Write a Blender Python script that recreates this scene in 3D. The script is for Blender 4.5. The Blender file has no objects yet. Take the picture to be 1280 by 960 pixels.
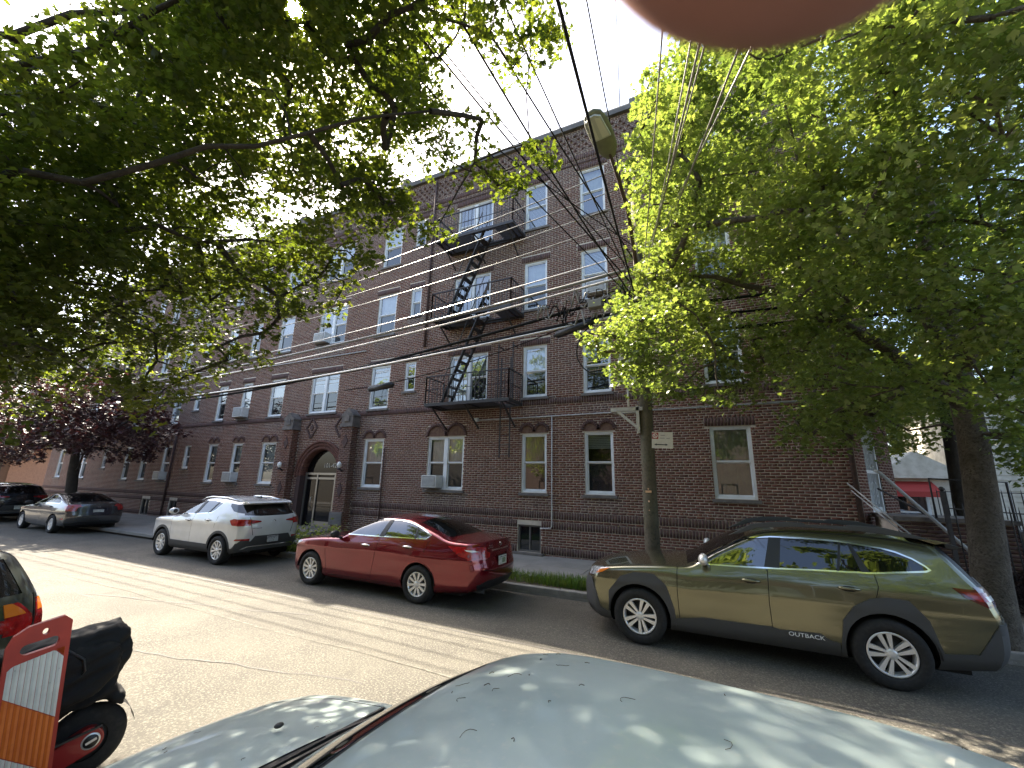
import bpy, bmesh, math, random
import numpy as np
from mathutils import Vector, Matrix, geometry
random.seed(7); RNG = np.random.default_rng(7)
SC = bpy.context.scene; COL = SC.collection
R = math.radians

# ------------------------------------------------------------------ camera
cam = bpy.data.cameras.new('camera'); cam_o = bpy.data.objects.new('camera', cam); COL.objects.link(cam_o)
cam.sensor_width = 36.0; cam.lens = 36.0*520/1280; cam.clip_start = 0.004; cam.clip_end = 3000
CX = Vector((0.89956823, 0.43622082, 0.02209959)); CY = Vector((0.08198101, -0.21832461, 0.97242659)); CF = Vector((-0.42901761, 0.87295232, 0.23215971))
CAM_H = 2.135
m = Matrix((CX, CY, -CF)).transposed().to_4x4(); m.translation = Vector((0, 0, CAM_H)); cam_o.matrix_world = m
cam.dof.use_dof = True; cam.dof.focus_distance = 9.0; cam.dof.aperture_fstop = 24.0
SC.camera = cam_o

# ------------------------------------------------------------------ sky, sun, exposure
SUN = Vector((-0.572, 0.309, 0.760)).normalized()
W = bpy.data.worlds.new('World'); SC.world = W; W.use_nodes = True
nt = W.node_tree; nt.nodes.clear()
out = nt.nodes.new('ShaderNodeOutputWorld'); bg = nt.nodes.new('ShaderNodeBackground')
sky = nt.nodes.new('ShaderNodeTexSky'); sky.sky_type = 'NISHITA'; sky.sun_disc = False
sky.sun_elevation = math.asin(SUN.z); sky.sun_rotation = math.atan2(SUN.x, SUN.y)
sky.air_density = 1.0; sky.dust_density = 3.0; sky.ozone_density = 1.0
# the sun's own disc and the bright haze close round it
geo = nt.nodes.new('ShaderNodeNewGeometry'); dt = nt.nodes.new('ShaderNodeVectorMath'); dt.operation = 'DOT_PRODUCT'; dt.inputs[1].default_value = -SUN
nt.links.new(geo.outputs['Incoming'], dt.inputs[0])
mr = nt.nodes.new('ShaderNodeMapRange'); mr.inputs[1].default_value = math.cos(R(2.2)); mr.inputs[2].default_value = math.cos(R(.3)); mr.inputs[3].default_value = 0; mr.inputs[4].default_value = 1
nt.links.new(dt.outputs['Value'], mr.inputs[0]); pw_ = nt.nodes.new('ShaderNodeMath'); pw_.operation = 'POWER'; pw_.inputs[1].default_value = 3; nt.links.new(mr.outputs[0], pw_.inputs[0])
ad = nt.nodes.new('ShaderNodeMix'); ad.data_type = 'RGBA'; ad.blend_type = 'ADD'; ad.inputs[7].default_value = (900, 800, 560, 1); nt.links.new(pw_.outputs[0], ad.inputs[0]); nt.links.new(sky.outputs[0], ad.inputs[6])
nt.links.new(ad.outputs[2], bg.inputs[0]); bg.inputs[1].default_value = 0.14
nt.links.new(bg.outputs[0], out.inputs[0])
sl = bpy.data.lights.new('sun', 'SUN'); sl.energy = 5.0; sl.angle = R(0.53); sl.color = (1.0, 0.90, 0.74)
so = bpy.data.objects.new('sun', sl); COL.objects.link(so)
so.rotation_euler = SUN.to_track_quat('Z', 'Y').to_euler()
vs = SC.view_settings; vs.view_transform = 'Standard'; vs.look = 'None'; vs.exposure = 2.05; vs.gamma = 1.0; vs.use_curve_mapping = False
SC.render.engine = 'CYCLES'
cy = SC.cycles; cy.max_bounces = 7; cy.diffuse_bounces = 2; cy.glossy_bounces = 3; cy.transmission_bounces = 4; cy.transparent_max_bounces = 8
cy.use_denoising = True; cy.caustics_reflective = False; cy.caustics_refractive = False
cy.sample_clamp_indirect = 6.0

# ------------------------------------------------------------------ materials
MATS = {}
def mat(name, col=(.5,.5,.5), rough=.6, metal=0.0, coat=0.0, spec=0.5, noise=None, bump=None, emit=None, ior=None, vary=None, rvar=None, coords='Object', trans=None, attr=None, dirt=None):
    """noise: (scale, colour2, lo, hi); bump: (scale, strength, distance); vary: object-random value spread; attr: face attribute name spread"""
    if name in MATS: return MATS[name]
    M = bpy.data.materials.new(name); M.use_nodes = True; n = M.node_tree.nodes; L = M.node_tree.links
    b = n['Principled BSDF']
    b.inputs['Base Color'].default_value = (*col, 1); b.inputs['Roughness'].default_value = rough; b.inputs['Metallic'].default_value = metal
    b.inputs['Specular IOR Level'].default_value = spec
    if coat: b.inputs['Coat Weight'].default_value = coat; b.inputs['Coat Roughness'].default_value = 0.03
    if ior: b.inputs['IOR'].default_value = ior
    tc = n.new('ShaderNodeTexCoord')
    src = None
    def noise_tex(scale, detail=6, rough=.6):
        t = n.new('ShaderNodeTexNoise'); t.inputs['Scale'].default_value = scale; t.inputs['Detail'].default_value = detail; t.inputs['Roughness'].default_value = rough
        L.new(tc.outputs[coords], t.inputs['Vector']); return t
    def mixc(fac, a, bcol, blend='MIX'):
        x = n.new('ShaderNodeMix'); x.data_type = 'RGBA'; x.blend_type = blend
        if isinstance(fac, (int, float)): x.inputs[0].default_value = fac
        else: L.new(fac, x.inputs[0])
        for s, k in ((a, 6), (bcol, 7)):
            if isinstance(s, tuple): x.inputs[k].default_value = (*s, 1)
            else: L.new(s, x.inputs[k])
        return x.outputs[2]
    def mrange(v, lo, hi, a=0., c=1.):
        r = n.new('ShaderNodeMapRange'); r.inputs[1].default_value = lo; r.inputs[2].default_value = hi; r.inputs[3].default_value = a; r.inputs[4].default_value = c
        L.new(v, r.inputs[0]); return r.outputs[0]
    cur = col
    if noise:
        for (sc_, c2, lo, hi) in (noise if isinstance(noise, list) else [noise]):
            cur = mixc(mrange(noise_tex(sc_).outputs[0], lo, hi), cur, c2)
    if vary or attr:
        if attr:
            a = n.new('ShaderNodeAttribute'); a.attribute_name = attr[0]; v = a.outputs['Fac']; c2s = attr[1]
        else:
            a = n.new('ShaderNodeObjectInfo'); v = a.outputs['Random']; c2s = vary
        cr = n.new('ShaderNodeValToRGB'); e = cr.color_ramp
        while len(e.elements) < len(c2s): e.elements.new(0.5)
        for i, c_ in enumerate(c2s): e.elements[i].position = i/max(1, len(c2s)-1); e.elements[i].color = (*c_, 1)
        L.new(v, cr.inputs[0])
        cur = mixc(.5 if noise else 1.0, cur, cr.outputs[0])
    if dirt:
        for (sc_, c2, lo, hi, amt) in (dirt if isinstance(dirt, list) else [dirt]):
            cur = mixc(mrange(noise_tex(sc_).outputs[0], lo, hi, 0, amt), cur, c2)
    if not isinstance(cur, tuple): L.new(cur, b.inputs['Base Color'])
    if rvar: L.new(mrange(noise_tex(rvar[0]).outputs[0], .35, .65, rvar[1], rvar[2]), b.inputs['Roughness'])
    if bump:
        bn = n.new('ShaderNodeBump'); bn.inputs['Strength'].default_value = bump[1]; bn.inputs['Distance'].default_value = bump[2]
        L.new(noise_tex(bump[0], 8).outputs[0], bn.inputs['Height']); L.new(bn.outputs[0], b.inputs['Normal'])
    if emit: b.inputs['Emission Color'].default_value = (*emit[0], 1); b.inputs['Emission Strength'].default_value = emit[1]
    if trans is not None:      # leaf: diffuse + translucent
        t = n.new('ShaderNodeBsdfTranslucent'); x = n.new('ShaderNodeMixShader'); x.inputs[0].default_value = trans[1]
        if isinstance(cur, tuple): t.inputs[0].default_value = (*trans[0], 1)
        else:
            L.new(mixc(1.0, cur, trans[0], 'MULTIPLY'), t.inputs[0])
        o = n['Material Output']; L.new(b.outputs[0], x.inputs[1]); L.new(t.outputs[0], x.inputs[2]); L.new(x.outputs[0], o.inputs[0])
    MATS[name] = M
    return M

def glass(name, tint=(1,1,1), refl=1.0, base=0.08, body=(0.01,0.012,0.014), opaque=0.0):
    """thin pane: reflects by Fresnel (double glazing), lets the rest through, 'opaque' mixes in a tinted body"""
    if name in MATS: return MATS[name]
    M = bpy.data.materials.new(name); M.use_nodes = True; n = M.node_tree.nodes; L = M.node_tree.links; n.clear()
    o = n.new('ShaderNodeOutputMaterial'); g = n.new('ShaderNodeBsdfGlossy'); g.inputs['Roughness'].default_value = 0.015
    t = n.new('ShaderNodeBsdfTransparent'); t.inputs[0].default_value = (*tint, 1)
    d = n.new('ShaderNodeBsdfDiffuse'); d.inputs[0].default_value = (*body, 1)
    mx = n.new('ShaderNodeMixShader'); mx.inputs[0].default_value = opaque; L.new(t.outputs[0], mx.inputs[1]); L.new(d.outputs[0], mx.inputs[2])
    f = n.new('ShaderNodeLayerWeight'); f.inputs[0].default_value = 0.25
    r = n.new('ShaderNodeMapRange'); r.inputs[3].default_value = base; r.inputs[4].default_value = refl; L.new(f.outputs['Fresnel'], r.inputs[0])
    m2 = n.new('ShaderNodeMixShader'); L.new(r.outputs[0], m2.inputs[0]); L.new(mx.outputs[0], m2.inputs[1]); L.new(g.outputs[0], m2.inputs[2])
    L.new(m2.outputs[0], o.inputs[0]); MATS[name] = M
    return M

# ------------------------------------------------------------------ object helpers
def link(name, data, parent=None):
    o = bpy.data.objects.new(name, data); COL.objects.link(o)
    if parent is not None: o.parent = parent
    return o
def tag(o, label=None, cat=None, group=None, kind=None):
    if label: o['label'] = label
    if cat: o['category'] = cat
    if group: o['group'] = group
    if kind: o['kind'] = kind
    return o
def thing(name, label, cat, loc=(0,0,0), rz=0.0, group=None):
    o = link(name, None); o.location = loc; o.rotation_euler = (0, 0, rz); o.empty_display_size = .2
    return tag(o, label, cat, group)
def kids(o): return list(o.children)
def copy_tree(o, parent=None):
    c = o.copy(); COL.objects.link(c)
    if parent is not None: c.parent = parent
    for ch in kids(o): copy_tree(ch, c)
    return c
def np_mesh(name, v, f, material=None, smooth=False):
    """v (n,3) array, f (k,m) array of equal-size faces"""
    v = np.asarray(v, np.float32); f = np.asarray(f, np.int32)
    me = bpy.data.meshes.new(name); k, w = f.shape
    me.vertices.add(len(v)); me.vertices.foreach_set('co', v.ravel())
    me.loops.add(k*w); me.loops.foreach_set('vertex_index', f.ravel())
    me.polygons.add(k); me.polygons.foreach_set('loop_start', np.arange(0, k*w, w, dtype=np.int32)); me.polygons.foreach_set('loop_total', np.full(k, w, np.int32))
    if smooth: me.polygons.foreach_set('use_smooth', np.ones(k, bool))
    me.update(calc_edges=True)
    if material: me.materials.append(material)
    return me
def frame_of(d):
    d = Vector(d).normalized(); u = Vector((0,0,1)) if abs(d.z) < .9 else Vector((1,0,0))
    a = d.cross(u).normalized(); b = d.cross(a).normalized()
    return d, a, b
class MB:
    def __init__(s): s.v = []; s.f = []; s.s = []
    def _add(s, vs, fs, smooth=False):
        k = len(s.v); s.v += [tuple(p) for p in vs]; s.f += [tuple(i+k for i in q) for q in fs]; s.s += [smooth]*len(fs); return s
    def box(s, x0, x1, y0, y1, z0, z1):
        return s._add([(x0,y0,z0),(x1,y0,z0),(x1,y1,z0),(x0,y1,z0),(x0,y0,z1),(x1,y0,z1),(x1,y1,z1),(x0,y1,z1)],
                      [(0,3,2,1),(4,5,6,7),(0,1,5,4),(1,2,6,5),(2,3,7,6),(3,0,4,7)])
    def bar(s, p, q, w, h=None, up=(0,0,1)):
        """rectangular bar between two points"""
        p, q = Vector(p), Vector(q); h = h or w; d = (q-p).normalized(); u = Vector(up)
        if abs(d.dot(u)) > .98: u = Vector((0,1,0))
        a = d.cross(u).normalized()*w/2; b = a.cross(d).normalized()*h/2
        vs = [p-a-b, p+a-b, p+a+b, p-a+b, q-a-b, q+a-b, q+a+b, q-a+b]
        return s._add(vs, [(0,3,2,1),(4,5,6,7),(0,1,5,4),(1,2,6,5),(2,3,7,6),(3,0,4,7)])
    def tube(s, pts, r, n=8, cap=True, smooth=True):
        pts = [Vector(p) for p in pts]; rs = r if isinstance(r, (list, tuple)) else [r]*len(pts)
        k = len(s.v); prev = None; rings = []
        for i, p in enumerate(pts):
            d = (pts[min(i+1, len(pts)-1)] - pts[max(i-1, 0)])
            d.normalize()
            if prev is None: _, a, b = frame_of(d)
            else:
                a = prev - d*prev.dot(d)
                a = a.normalized() if a.length > 1e-6 else frame_of(d)[1]
            b = d.cross(a); prev = a
            rings.append([p + (a*math.cos(t)+b*math.sin(t))*rs[i] for t in [2*math.pi*j/n for j in range(n)]])
        vs = [q for rg in rings for q in rg]; fs = []
        for i in range(len(pts)-1):
            for j in range(n):
                j2 = (j+1) % n; fs.append((i*n+j, i*n+j2, (i+1)*n+j2, (i+1)*n+j))
        s._add(vs, fs, smooth)
        if cap:
            s.f.append(tuple(k+j for j in reversed(range(n)))); s.s.append(False)
            s.f.append(tuple(k+(len(pts)-1)*n+j for j in range(n))); s.s.append(False)
        return s
    def lathe(s, prof, n=24, axis='z', origin=(0,0,0), smooth=True, close=False):
        """prof: list of (radius, height along axis)"""
        vs = []; o = Vector(origin)
        for r, h in prof:
            for j in range(n):
                t = 2*math.pi*j/n; c, d = r*math.cos(t), r*math.sin(t)
                vs.append(o + Vector({'z': (c,d,h), 'y': (c,h,d), 'x': (h,c,d)}[axis]))
        fs = []; m_ = len(prof); lim = m_ if close else m_-1
        for i in range(lim):
            i2 = (i+1) % m_
            for j in range(n):
                j2 = (j+1) % n; q = (i*n+j, i*n+j2, i2*n+j2, i2*n+j); fs.append(q if axis != 'y' else q[::-1])
        return s._add(vs, fs, smooth)
    def prism(s, poly, lo, hi, plane='xz'):
        """extrude a 2D polygon along the missing axis from lo to hi"""
        n = len(poly)
        def P(p, h): return {'xz': (p[0], h, p[1]), 'xy': (p[0], p[1], h), 'yz': (h, p[0], p[1])}[plane]
        vs = [P(p, lo) for p in poly] + [P(p, hi) for p in poly]
        fs = [tuple(range(n)), tuple(reversed(range(n, 2*n)))] + [(i, n+i, n+(i+1) % n, (i+1) % n) for i in range(n)]
        return s._add(vs, fs)
    def sphere(s, c, r, n=10, m_=6):
        rr = r if isinstance(r, (tuple, list)) else (r, r, r); vs = []
        for i in range(m_+1):
            t = math.pi*i/m_
            for j in range(n):
                p = 2*math.pi*j/n; vs.append((c[0]+rr[0]*math.sin(t)*math.cos(p), c[1]+rr[1]*math.sin(t)*math.sin(p), c[2]+rr[2]*math.cos(t)))
        fs = [(i*n+j, (i+1)*n+j, (i+1)*n+(j+1) % n, i*n+(j+1) % n) for i in range(m_) for j in range(n)]
        return s._add(vs, fs, True)
    def mesh(s, name, material=None, fixn=True):
        me = bpy.data.meshes.new(name); me.from_pydata(s.v, [], s.f)
        if fixn:
            bm = bmesh.new(); bm.from_mesh(me); bmesh.ops.recalc_face_normals(bm, faces=bm.faces); 
            bm.to_mesh(me); bm.free()
        if len(me.polygons) == len(s.s): me.polygons.foreach_set('use_smooth', s.s)
        if material: me.materials.append(material)
        me.update(); return me
    def build(s, name, material=None, parent=None, bevel=0, fixn=True):
        o = link(name, s.mesh(name, material, fixn), parent)
        if bevel:
            bm = bmesh.new(); bm.from_mesh(o.data)
            bmesh.ops.bevel(bm, geom=bm.edges[:], offset=bevel, segments=2, affect='EDGES', profile=.7, clamp_overlap=True); bm.to_mesh(o.data); bm.free()
        return o
def quad_sheet(name, poly, z, material, kind='structure', div=None):
    me = bpy.data.meshes.new(name); me.from_pydata([(x, y, z) for x, y in poly], [], [tuple(range(len(poly)))]); me.materials.append(material); me.update()
    return tag(link(name, me), kind=kind)
def text_mesh(txt, size, material, depth=.002, name='lettering'):
    c = bpy.data.curves.new(name, 'FONT'); c.body = txt; c.size = size; c.extrude = depth; c.align_x = 'CENTER'; c.align_y = 'CENTER'; c.resolution_u = 3
    t = bpy.data.objects.new(name, c); COL.objects.link(t)
    dg = bpy.context.evaluated_depsgraph_get(); me = bpy.data.meshes.new_from_object(t.evaluated_get(dg))
    bpy.data.objects.remove(t); bpy.data.curves.remove(c); me.name = name; me.materials.clear(); me.materials.append(material)
    return me
def text_obj(txt, size, material, parent, loc, rot=(math.pi/2,0,0), sx=1.0, name='lettering'):
    o = link(name, text_mesh(txt, size, material, name=name), parent); o.location = loc; o.rotation_euler = rot; o.scale = (sx, 1, 1); return o
# ------------------------------------------------------------------ ground, road, pavements
KY = 8.36           # far kerb face
road_m = mat('road_surface', (.066,.059,.046), .85, noise=[(1.1,(.10,.09,.07),.4,.62),(48,(.19,.175,.14),.5,.64),(75,(.03,.028,.024),.56,.68)], bump=(140,.55,.008), coords='Object', dirt=[(.35,(.06,.054,.044),.5,.68,.5),(1.7,(.045,.042,.036),.62,.72,.5)])
walk_m = mat('pavement_concrete', (.25,.235,.21), .9, noise=[(1.2,(.18,.17,.15),.4,.65),(60,(.3,.285,.255),.5,.75)], bump=(90,.3,.004))
kerb_m = mat('kerb_stone', (.30,.285,.26), .85, noise=[(3,(.2,.19,.17),.4,.65),(70,(.38,.36,.33),.55,.75)], bump=(60,.3,.004))
soil_m = mat('soil', (.07,.055,.035), .95, noise=(9,(.11,.09,.055),.4,.6), bump=(25,.6,.03))
tar_m = mat('tar', (.05,.045,.04), .7, noise=(40,(.09,.08,.07),.4,.6))
quad_sheet('ground', [(-600,-600),(600,-600),(600,600),(-600,600)], -0.02, soil_m)
# the road is a grid that sags a little towards the gutters
xs = np.concatenate([np.linspace(-160,-40,25), np.linspace(-38,20,59), np.linspace(25,160,28)]); ys = np.linspace(.3, KY, 18)
gx, gy = np.meshgrid(xs, ys, indexing='ij'); gz = .0 - .03*((gy-4.3)/4.)**2 + .018 + .006*np.sin(gx*.9+gy*1.7)*np.cos(gy*2.1)
gz -= gz[:, [-1]].mean()*0
v = np.stack([gx, gy, gz], -1).reshape(-1,3); nx, ny = gx.shape
f = [[i*ny+j, (i+1)*ny+j, (i+1)*ny+j+1, i*ny+j+1] for i in range(nx-1) for j in range(ny-1)]
tag(link('road', np_mesh('road', v, f, road_m, True)), kind='structure')
def slabs(name, x0, x1, y0, y1, z, step, material, gap=.012):
    """a pavement: base sheet plus one child mesh per flagstone"""
    base = MB().box(x0, x1, y0, y1, -.1, z-.02).build(name, soil_m); tag(base, kind='structure')
    n = int((x1-x0)/step); sw = (x1-x0)/n; rows = max(1, round((y1-y0)/step)); sh = (y1-y0)/rows
    near = [i for i in range(n) if x0+sw*(i+.5) > -26 and x0+sw*(i+.5) < 9]
    far = MB()
    proto = MB().box(-sw/2+gap/2, sw/2-gap/2, -sh/2+gap/2, sh/2-gap/2, -.04, 0).mesh('flagstone', material)
    for i in range(n):
        for r in range(rows):
            cx, cyy = x0+sw*(i+.5), y0+sh*(r+.5); dz = random.uniform(-.006,.006)
            if i in near:
                o = link('flagstone', proto, base); o.location = (cx, cyy, z+dz); o.rotation_euler = (random.uniform(-.003,.003), random.uniform(-.003,.003), 0)
            else: far.box(cx-sw/2+gap/2, cx+sw/2-gap/2, cyy-sh/2+gap/2, cyy+sh/2-gap/2, z-.04, z+dz)
    if far.v: tag(far.build('flagstone_row', material, base), kind='stuff')
    return base
def kerb(name, y0, y1, x0, x1, z=.13):
    base = tag(MB().box(x0, x1, y0+.004, y1-.004, -.12, z-.012).build(name, kerb_m), kind='structure')
    n = int((x1-x0)/1.5); w = (x1-x0)/n; far = MB()
    proto = MB().box(-w/2+.006, w/2-.006, 0, y1-y0, -.1, 0).build('kerbstone', kerb_m, base, bevel=.02)
    pm = proto.data; first = True
    for i in range(n):
        cx = x0+w*(i+.5)
        if -30 < cx < 8:
            o = proto if first else link('kerbstone', pm, base); first = False
            o.location = (cx, y0, z+random.uniform(-.006,.006)); o.rotation_euler = (0, random.uniform(-.004,.004), 0)
    return base
kerb('kerb', KY, KY+.16, -60, 30)
kerb('near_kerb', -.02, .14, -60, 30)
slabs('pavement', -60, 30, 9.15, 11.80, .15, 1.5, walk_m)
slabs('near_pavement', -60, 30, -3.2, -.9, .15, 1.5, walk_m)
tag(MB().box(-60, 30, KY+.155, 9.145, -.1, .125).build('verge', soil_m), kind='structure')
tag(MB().box(-60, 30, -.895, -.025, -.1, .125).build('near_verge', soil_m), kind='structure')
# driveway apron that crosses the verge far left, and a concrete tree-pit edge
tag(MB().prism([(-23,KY-.2),(-17.5,KY-.2),(-17.2,9.148),(-23.3,9.148)], .06, .146, 'xy').build('driveway_apron', walk_m), kind='structure')
# tar seams and the long joint in the road
def ribbon(name, pts, w, material, z=.028):
    mb = MB(); pts = [Vector((p[0], p[1], 0)) for p in pts]; L_ = []; R_ = []
    for i, p in enumerate(pts):
        d = (pts[min(i+1,len(pts)-1)]-pts[max(i-1,0)]).normalized(); n = Vector((-d.y, d.x, 0)); ww = w*(.6+.8*random.random())
        zz = .004 + (.0-.03*((p.y-4.3)/4.)**2 + .018 + .006*math.sin(p.x*.9+p.y*1.7)*math.cos(p.y*2.1))
        L_.append(p+n*ww+Vector((0,0,zz))); R_.append(p-n*ww+Vector((0,0,zz)))
    k = len(pts); mb._add(L_+R_, [(i, i+1, k+i+1, k+i) for i in range(k-1)])
    return tag(mb.build(name, material), kind='structure')
def wob(x0, y0, x1, y1, n=40, a=.05):
    a *= .5
    ph = random.random()*9
    return [(x0+(x1-x0)*i/n, y0+(y1-y0)*i/n + a*math.sin(i*.9+ph)+a*.6*math.sin(i*2.3+ph*2)) for i in range(n+1)]
light_m = mat('worn_paint', (.17,.155,.125), .85, noise=(12,(.09,.082,.066),.4,.6))
ribbon('road_seam', wob(-45, 4.55, 5, 4.45, 120, .03), .012, light_m)
ribbon('road_seam', wob(-45, 5.75, 5, 5.75, 120, .012), .02, tar_m)
ribbon('road_seam', wob(-14, 3.1, -6, 5.2, 30), .012, tar_m)
ribbon('road_seam', wob(-30, 3.9, -10, 4.0, 60), .012, tar_m)
ribbon('road_seam', wob(-9, 2.6, -3.6, 3.9, 30), .01, tar_m)
ribbon('road_seam', wob(-16, 6.1, -8, 5.6, 30), .014, tar_m)
# grass on the verge: blades, one object
grass_m = mat('grass_blade', (.09,.17,.03), .6, noise=(3,(.16,.18,.05),.4,.65), trans=((1.4,1.6,.6), .4))
def grass(name, boxes, dens, h, label):
    P_ = []
    for (x0,x1,y0,y1,z) in boxes:
        k = int((x1-x0)*(y1-y0)*dens); P_.append(np.stack([RNG.uniform(x0,x1,k), RNG.uniform(y0,y1,k), np.full(k,z)],-1))
    p = np.concatenate(P_); k = len(p); keep = (np.sin(p[:,0]*2.1+np.cos(p[:,1]*5))+RNG.normal(0,.6,k)) > -.55; p = p[keep]; k = len(p)
    a = RNG.uniform(0,6.28,k); hh = h*RNG.uniform(.4,1.3,k); lean = RNG.uniform(.1,.7,k)*hh; w = .006
    d = np.stack([np.cos(a),np.sin(a),0*a],-1); nrm = np.stack([-np.sin(a),np.cos(a),0*a],-1)
    mid = p + d*(lean*.35)[:,None]; mid[:,2] += hh*.6; tip = p + d*lean[:,None]; tip[:,2] += hh
    v = np.stack([p-nrm*w, p+nrm*w, mid+nrm*w*.8, mid-nrm*w*.8, tip+nrm*.001, tip-nrm*.001], 1).reshape(-1,3)
    i = np.arange(k)[:,None]*6; f = np.concatenate([i+np.array([[0,1,2,3]]), i+np.array([[3,2,4,5]])])
    return tag(link(name, np_mesh(name, v, f, grass_m)), label, 'grass', kind='stuff')
grass('grass', [(-7.2,1.5,KY+.2,9.12,.125),(-17,-7.2,KY+.2,9.12,.125),(-33,-23.2,KY+.2,9.12,.125)], 2600, .17, 'rough green grass growing on the verge behind the kerb')
# ------------------------------------------------------------------ brick apartment building
D = 11.84; XL, XR = -40.0, 2.78
BR = [(.10,.037,.024),(.155,.056,.034),(.19,.074,.047),(.072,.036,.028),(.165,.055,.033),(.115,.06,.043),(.21,.095,.06)]
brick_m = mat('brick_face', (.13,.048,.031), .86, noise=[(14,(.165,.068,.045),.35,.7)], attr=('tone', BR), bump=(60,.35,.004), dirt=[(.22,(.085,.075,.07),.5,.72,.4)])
def haze_stained(M):  # mixes bricks to grey: painted haze high up, dirt streaks under sills
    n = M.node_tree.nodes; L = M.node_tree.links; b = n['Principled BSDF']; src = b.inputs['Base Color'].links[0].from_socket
    a = n.new('ShaderNodeAttribute'); a.attribute_name = 'haze_stain'; x = n.new('ShaderNodeMix'); x.data_type = 'RGBA'; x.inputs[7].default_value = (.125,.108,.10,1)
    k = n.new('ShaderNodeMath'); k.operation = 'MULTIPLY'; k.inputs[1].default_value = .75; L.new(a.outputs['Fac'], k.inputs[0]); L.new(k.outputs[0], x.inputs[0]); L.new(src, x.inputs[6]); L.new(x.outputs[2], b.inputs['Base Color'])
haze_stained(brick_m)
brick1_m = mat('brick_face_single', (.13,.048,.031), .86, noise=[(14,(.165,.068,.045),.35,.7)], vary=BR, bump=(60,.35,.004))
mortar_m = mat('mortar', (.62,.52,.41), .95, noise=(3,(.49,.41,.325),.4,.62), bump=(80,.5,.004))
darkbrick_m = mat('dark_brick', (.075,.042,.034), .86, noise=[(9,(.12,.06,.046),.35,.7)], attr=('tone', [(.06,.038,.034),(.12,.058,.044),(.085,.045,.04)]), bump=(60,.35,.004))
tan_m = mat('tan_infill', (.19,.11,.07), .9, noise=(10,(.13,.07,.046),.4,.6))
cap_m = mat('cast_stone', (.19,.16,.135), .9, noise=[(4,(.10,.09,.08),.4,.65)], bump=(30,.4,.01))
coping_m = mat('coping', (.16,.15,.14), .8, noise=(2,(.1,.095,.09),.4,.6))
white_m = mat('white_window_frame', (.78,.79,.78), .45, noise=(3,(.66,.66,.64),.45,.7))
sillm = mat('dark_sill', (.12,.105,.095), .85, noise=(6,(.18,.16,.14),.4,.65))
pane_m = glass('window_glass', (.8,.86,.86), 1.0, .27)
screen_m = glass('screened_glass', (.5,.54,.54), .7, .12, (.03,.034,.034), .5)
curtain_m = mat('curtain', (.62,.62,.60), .9, noise=(3,(.5,.5,.5),.4,.6))
blind_m = mat('blind', (.66,.65,.62), .8)
warm_m = mat('warm_curtain', (.5,.32,.26), .9)
room_m = mat('room', (.055,.055,.055), .95)
iron_m = mat('black_iron', (.028,.026,.026), .55, noise=(20,(.05,.042,.038),.45,.65))
rust_m = mat('rusty_iron', (.06,.035,.025), .7, noise=(12,(.12,.06,.035),.5,.7))
alu_m = mat('aluminium', (.34,.31,.27), .35, metal=.7)
ac_m = mat('ac_white', (.7,.69,.66), .5, noise=(5,(.58,.57,.53),.4,.65))
acd_m = mat('ac_grille', (.16,.16,.16), .6)

B = thing('apartment_building', 'long four storey red brown brick apartment building with fire escapes and white windows', 'building', (0, D, 0))
def bp(o): o.parent = B; return o

F = {1:(1.88,3.64), 2:(4.80,6.50), 3:(7.79,9.52), 4:(10.81,12.58)}
cols_single = [(-5.43,-4.61),(-3.43,-2.60),(-12.0,-11.06),(-18.05,-17.13)]
WIN = []   # x0,x1,z0,z1,style
def addw(x0, x1, z0, z1, **k): WIN.append(dict(x0=x0,x1=x1,z0=z0,z1=z1,**k))
for fl,(z0,z1) in F.items():
    addw(-5.43,-4.61,z0,z1,fl=fl); addw(-3.43,-2.60,z0,z1,fl=fl); addw(-.12,.80,z0,z1+.03,fl=fl)
    if fl == 1: addw(-9.02,-7.55,z0,z1,dbl=1,fl=1); addw(-12.0,-11.06,z0,z1,fl=1)
    else:
        addw(-8.28,-6.76,z0-.0,z1,dbl=1,fl=fl); addw(-12.0,-11.06,z0,z1,fl=fl); addw(-15.37,-13.76,z0,z1,dbl=1,fl=fl)
        addw(-10.32,-9.83,z0+.58,z1,small=1,fl=fl)
    addw(-18.05,-17.13,z0,z1,fl=fl); addw(-20.15,-19.45,z0,z1,fl=fl); addw(-22.06,-21.37,z0,z1,fl=fl)
    addw(-24.1,-23.6,z0+.62,z1,small=1,fl=fl); addw(-26.05,-25.3,z0,z1,fl=fl); addw(-28.2,-27.5,z0,z1,fl=fl); addw(-30.0,-29.3,z0,z1,fl=fl)
    addw(-32.6,-32.1,z0+.6,z1,small=1,fl=fl); addw(-35.8,-34.5,z0,z1,dbl=1,fl=fl); addw(-38.6,-37.8,z0,z1,fl=fl)
BAS = [(-5.52,-4.78,.20,.95),(-27.2,-26.4,.15,.95),(-24.6,-23.9,.15,.95),(-20.6,-19.9,.15,.9)]
ENT = (-15.30,-13.20,.30,2.25)   # door opening; arch above it
ECX = -14.25; ER = 1.05
OPEN = [(w['x0'],w['x1'],w['z0'],w['z1']) for w in WIN] + BAS + [ENT]
HT = 14.45
def top_at(x): return 14.64 if x > -1.65 else HT
# stepped openings for the entrance arch
for i in range(14):
    za, zb = 2.25+ER*i/14, 2.25+ER*(i+1)/14; hw = math.sqrt(max(0, ER**2-(za-2.25+.0)**2))
    OPEN.append((ECX-hw, ECX+hw, za, zb))
TAN = []
for w in WIN:                     # twin blind arches over the ground-floor windows
    if w['fl'] == 1 and w['x0'] < -1 and not w.get('small'): TAN.append((w['x0']-.06, w['x1']+.06, w['z1']+.02, w['z1']+(.36 if w.get('dbl') else .24)))

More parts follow.
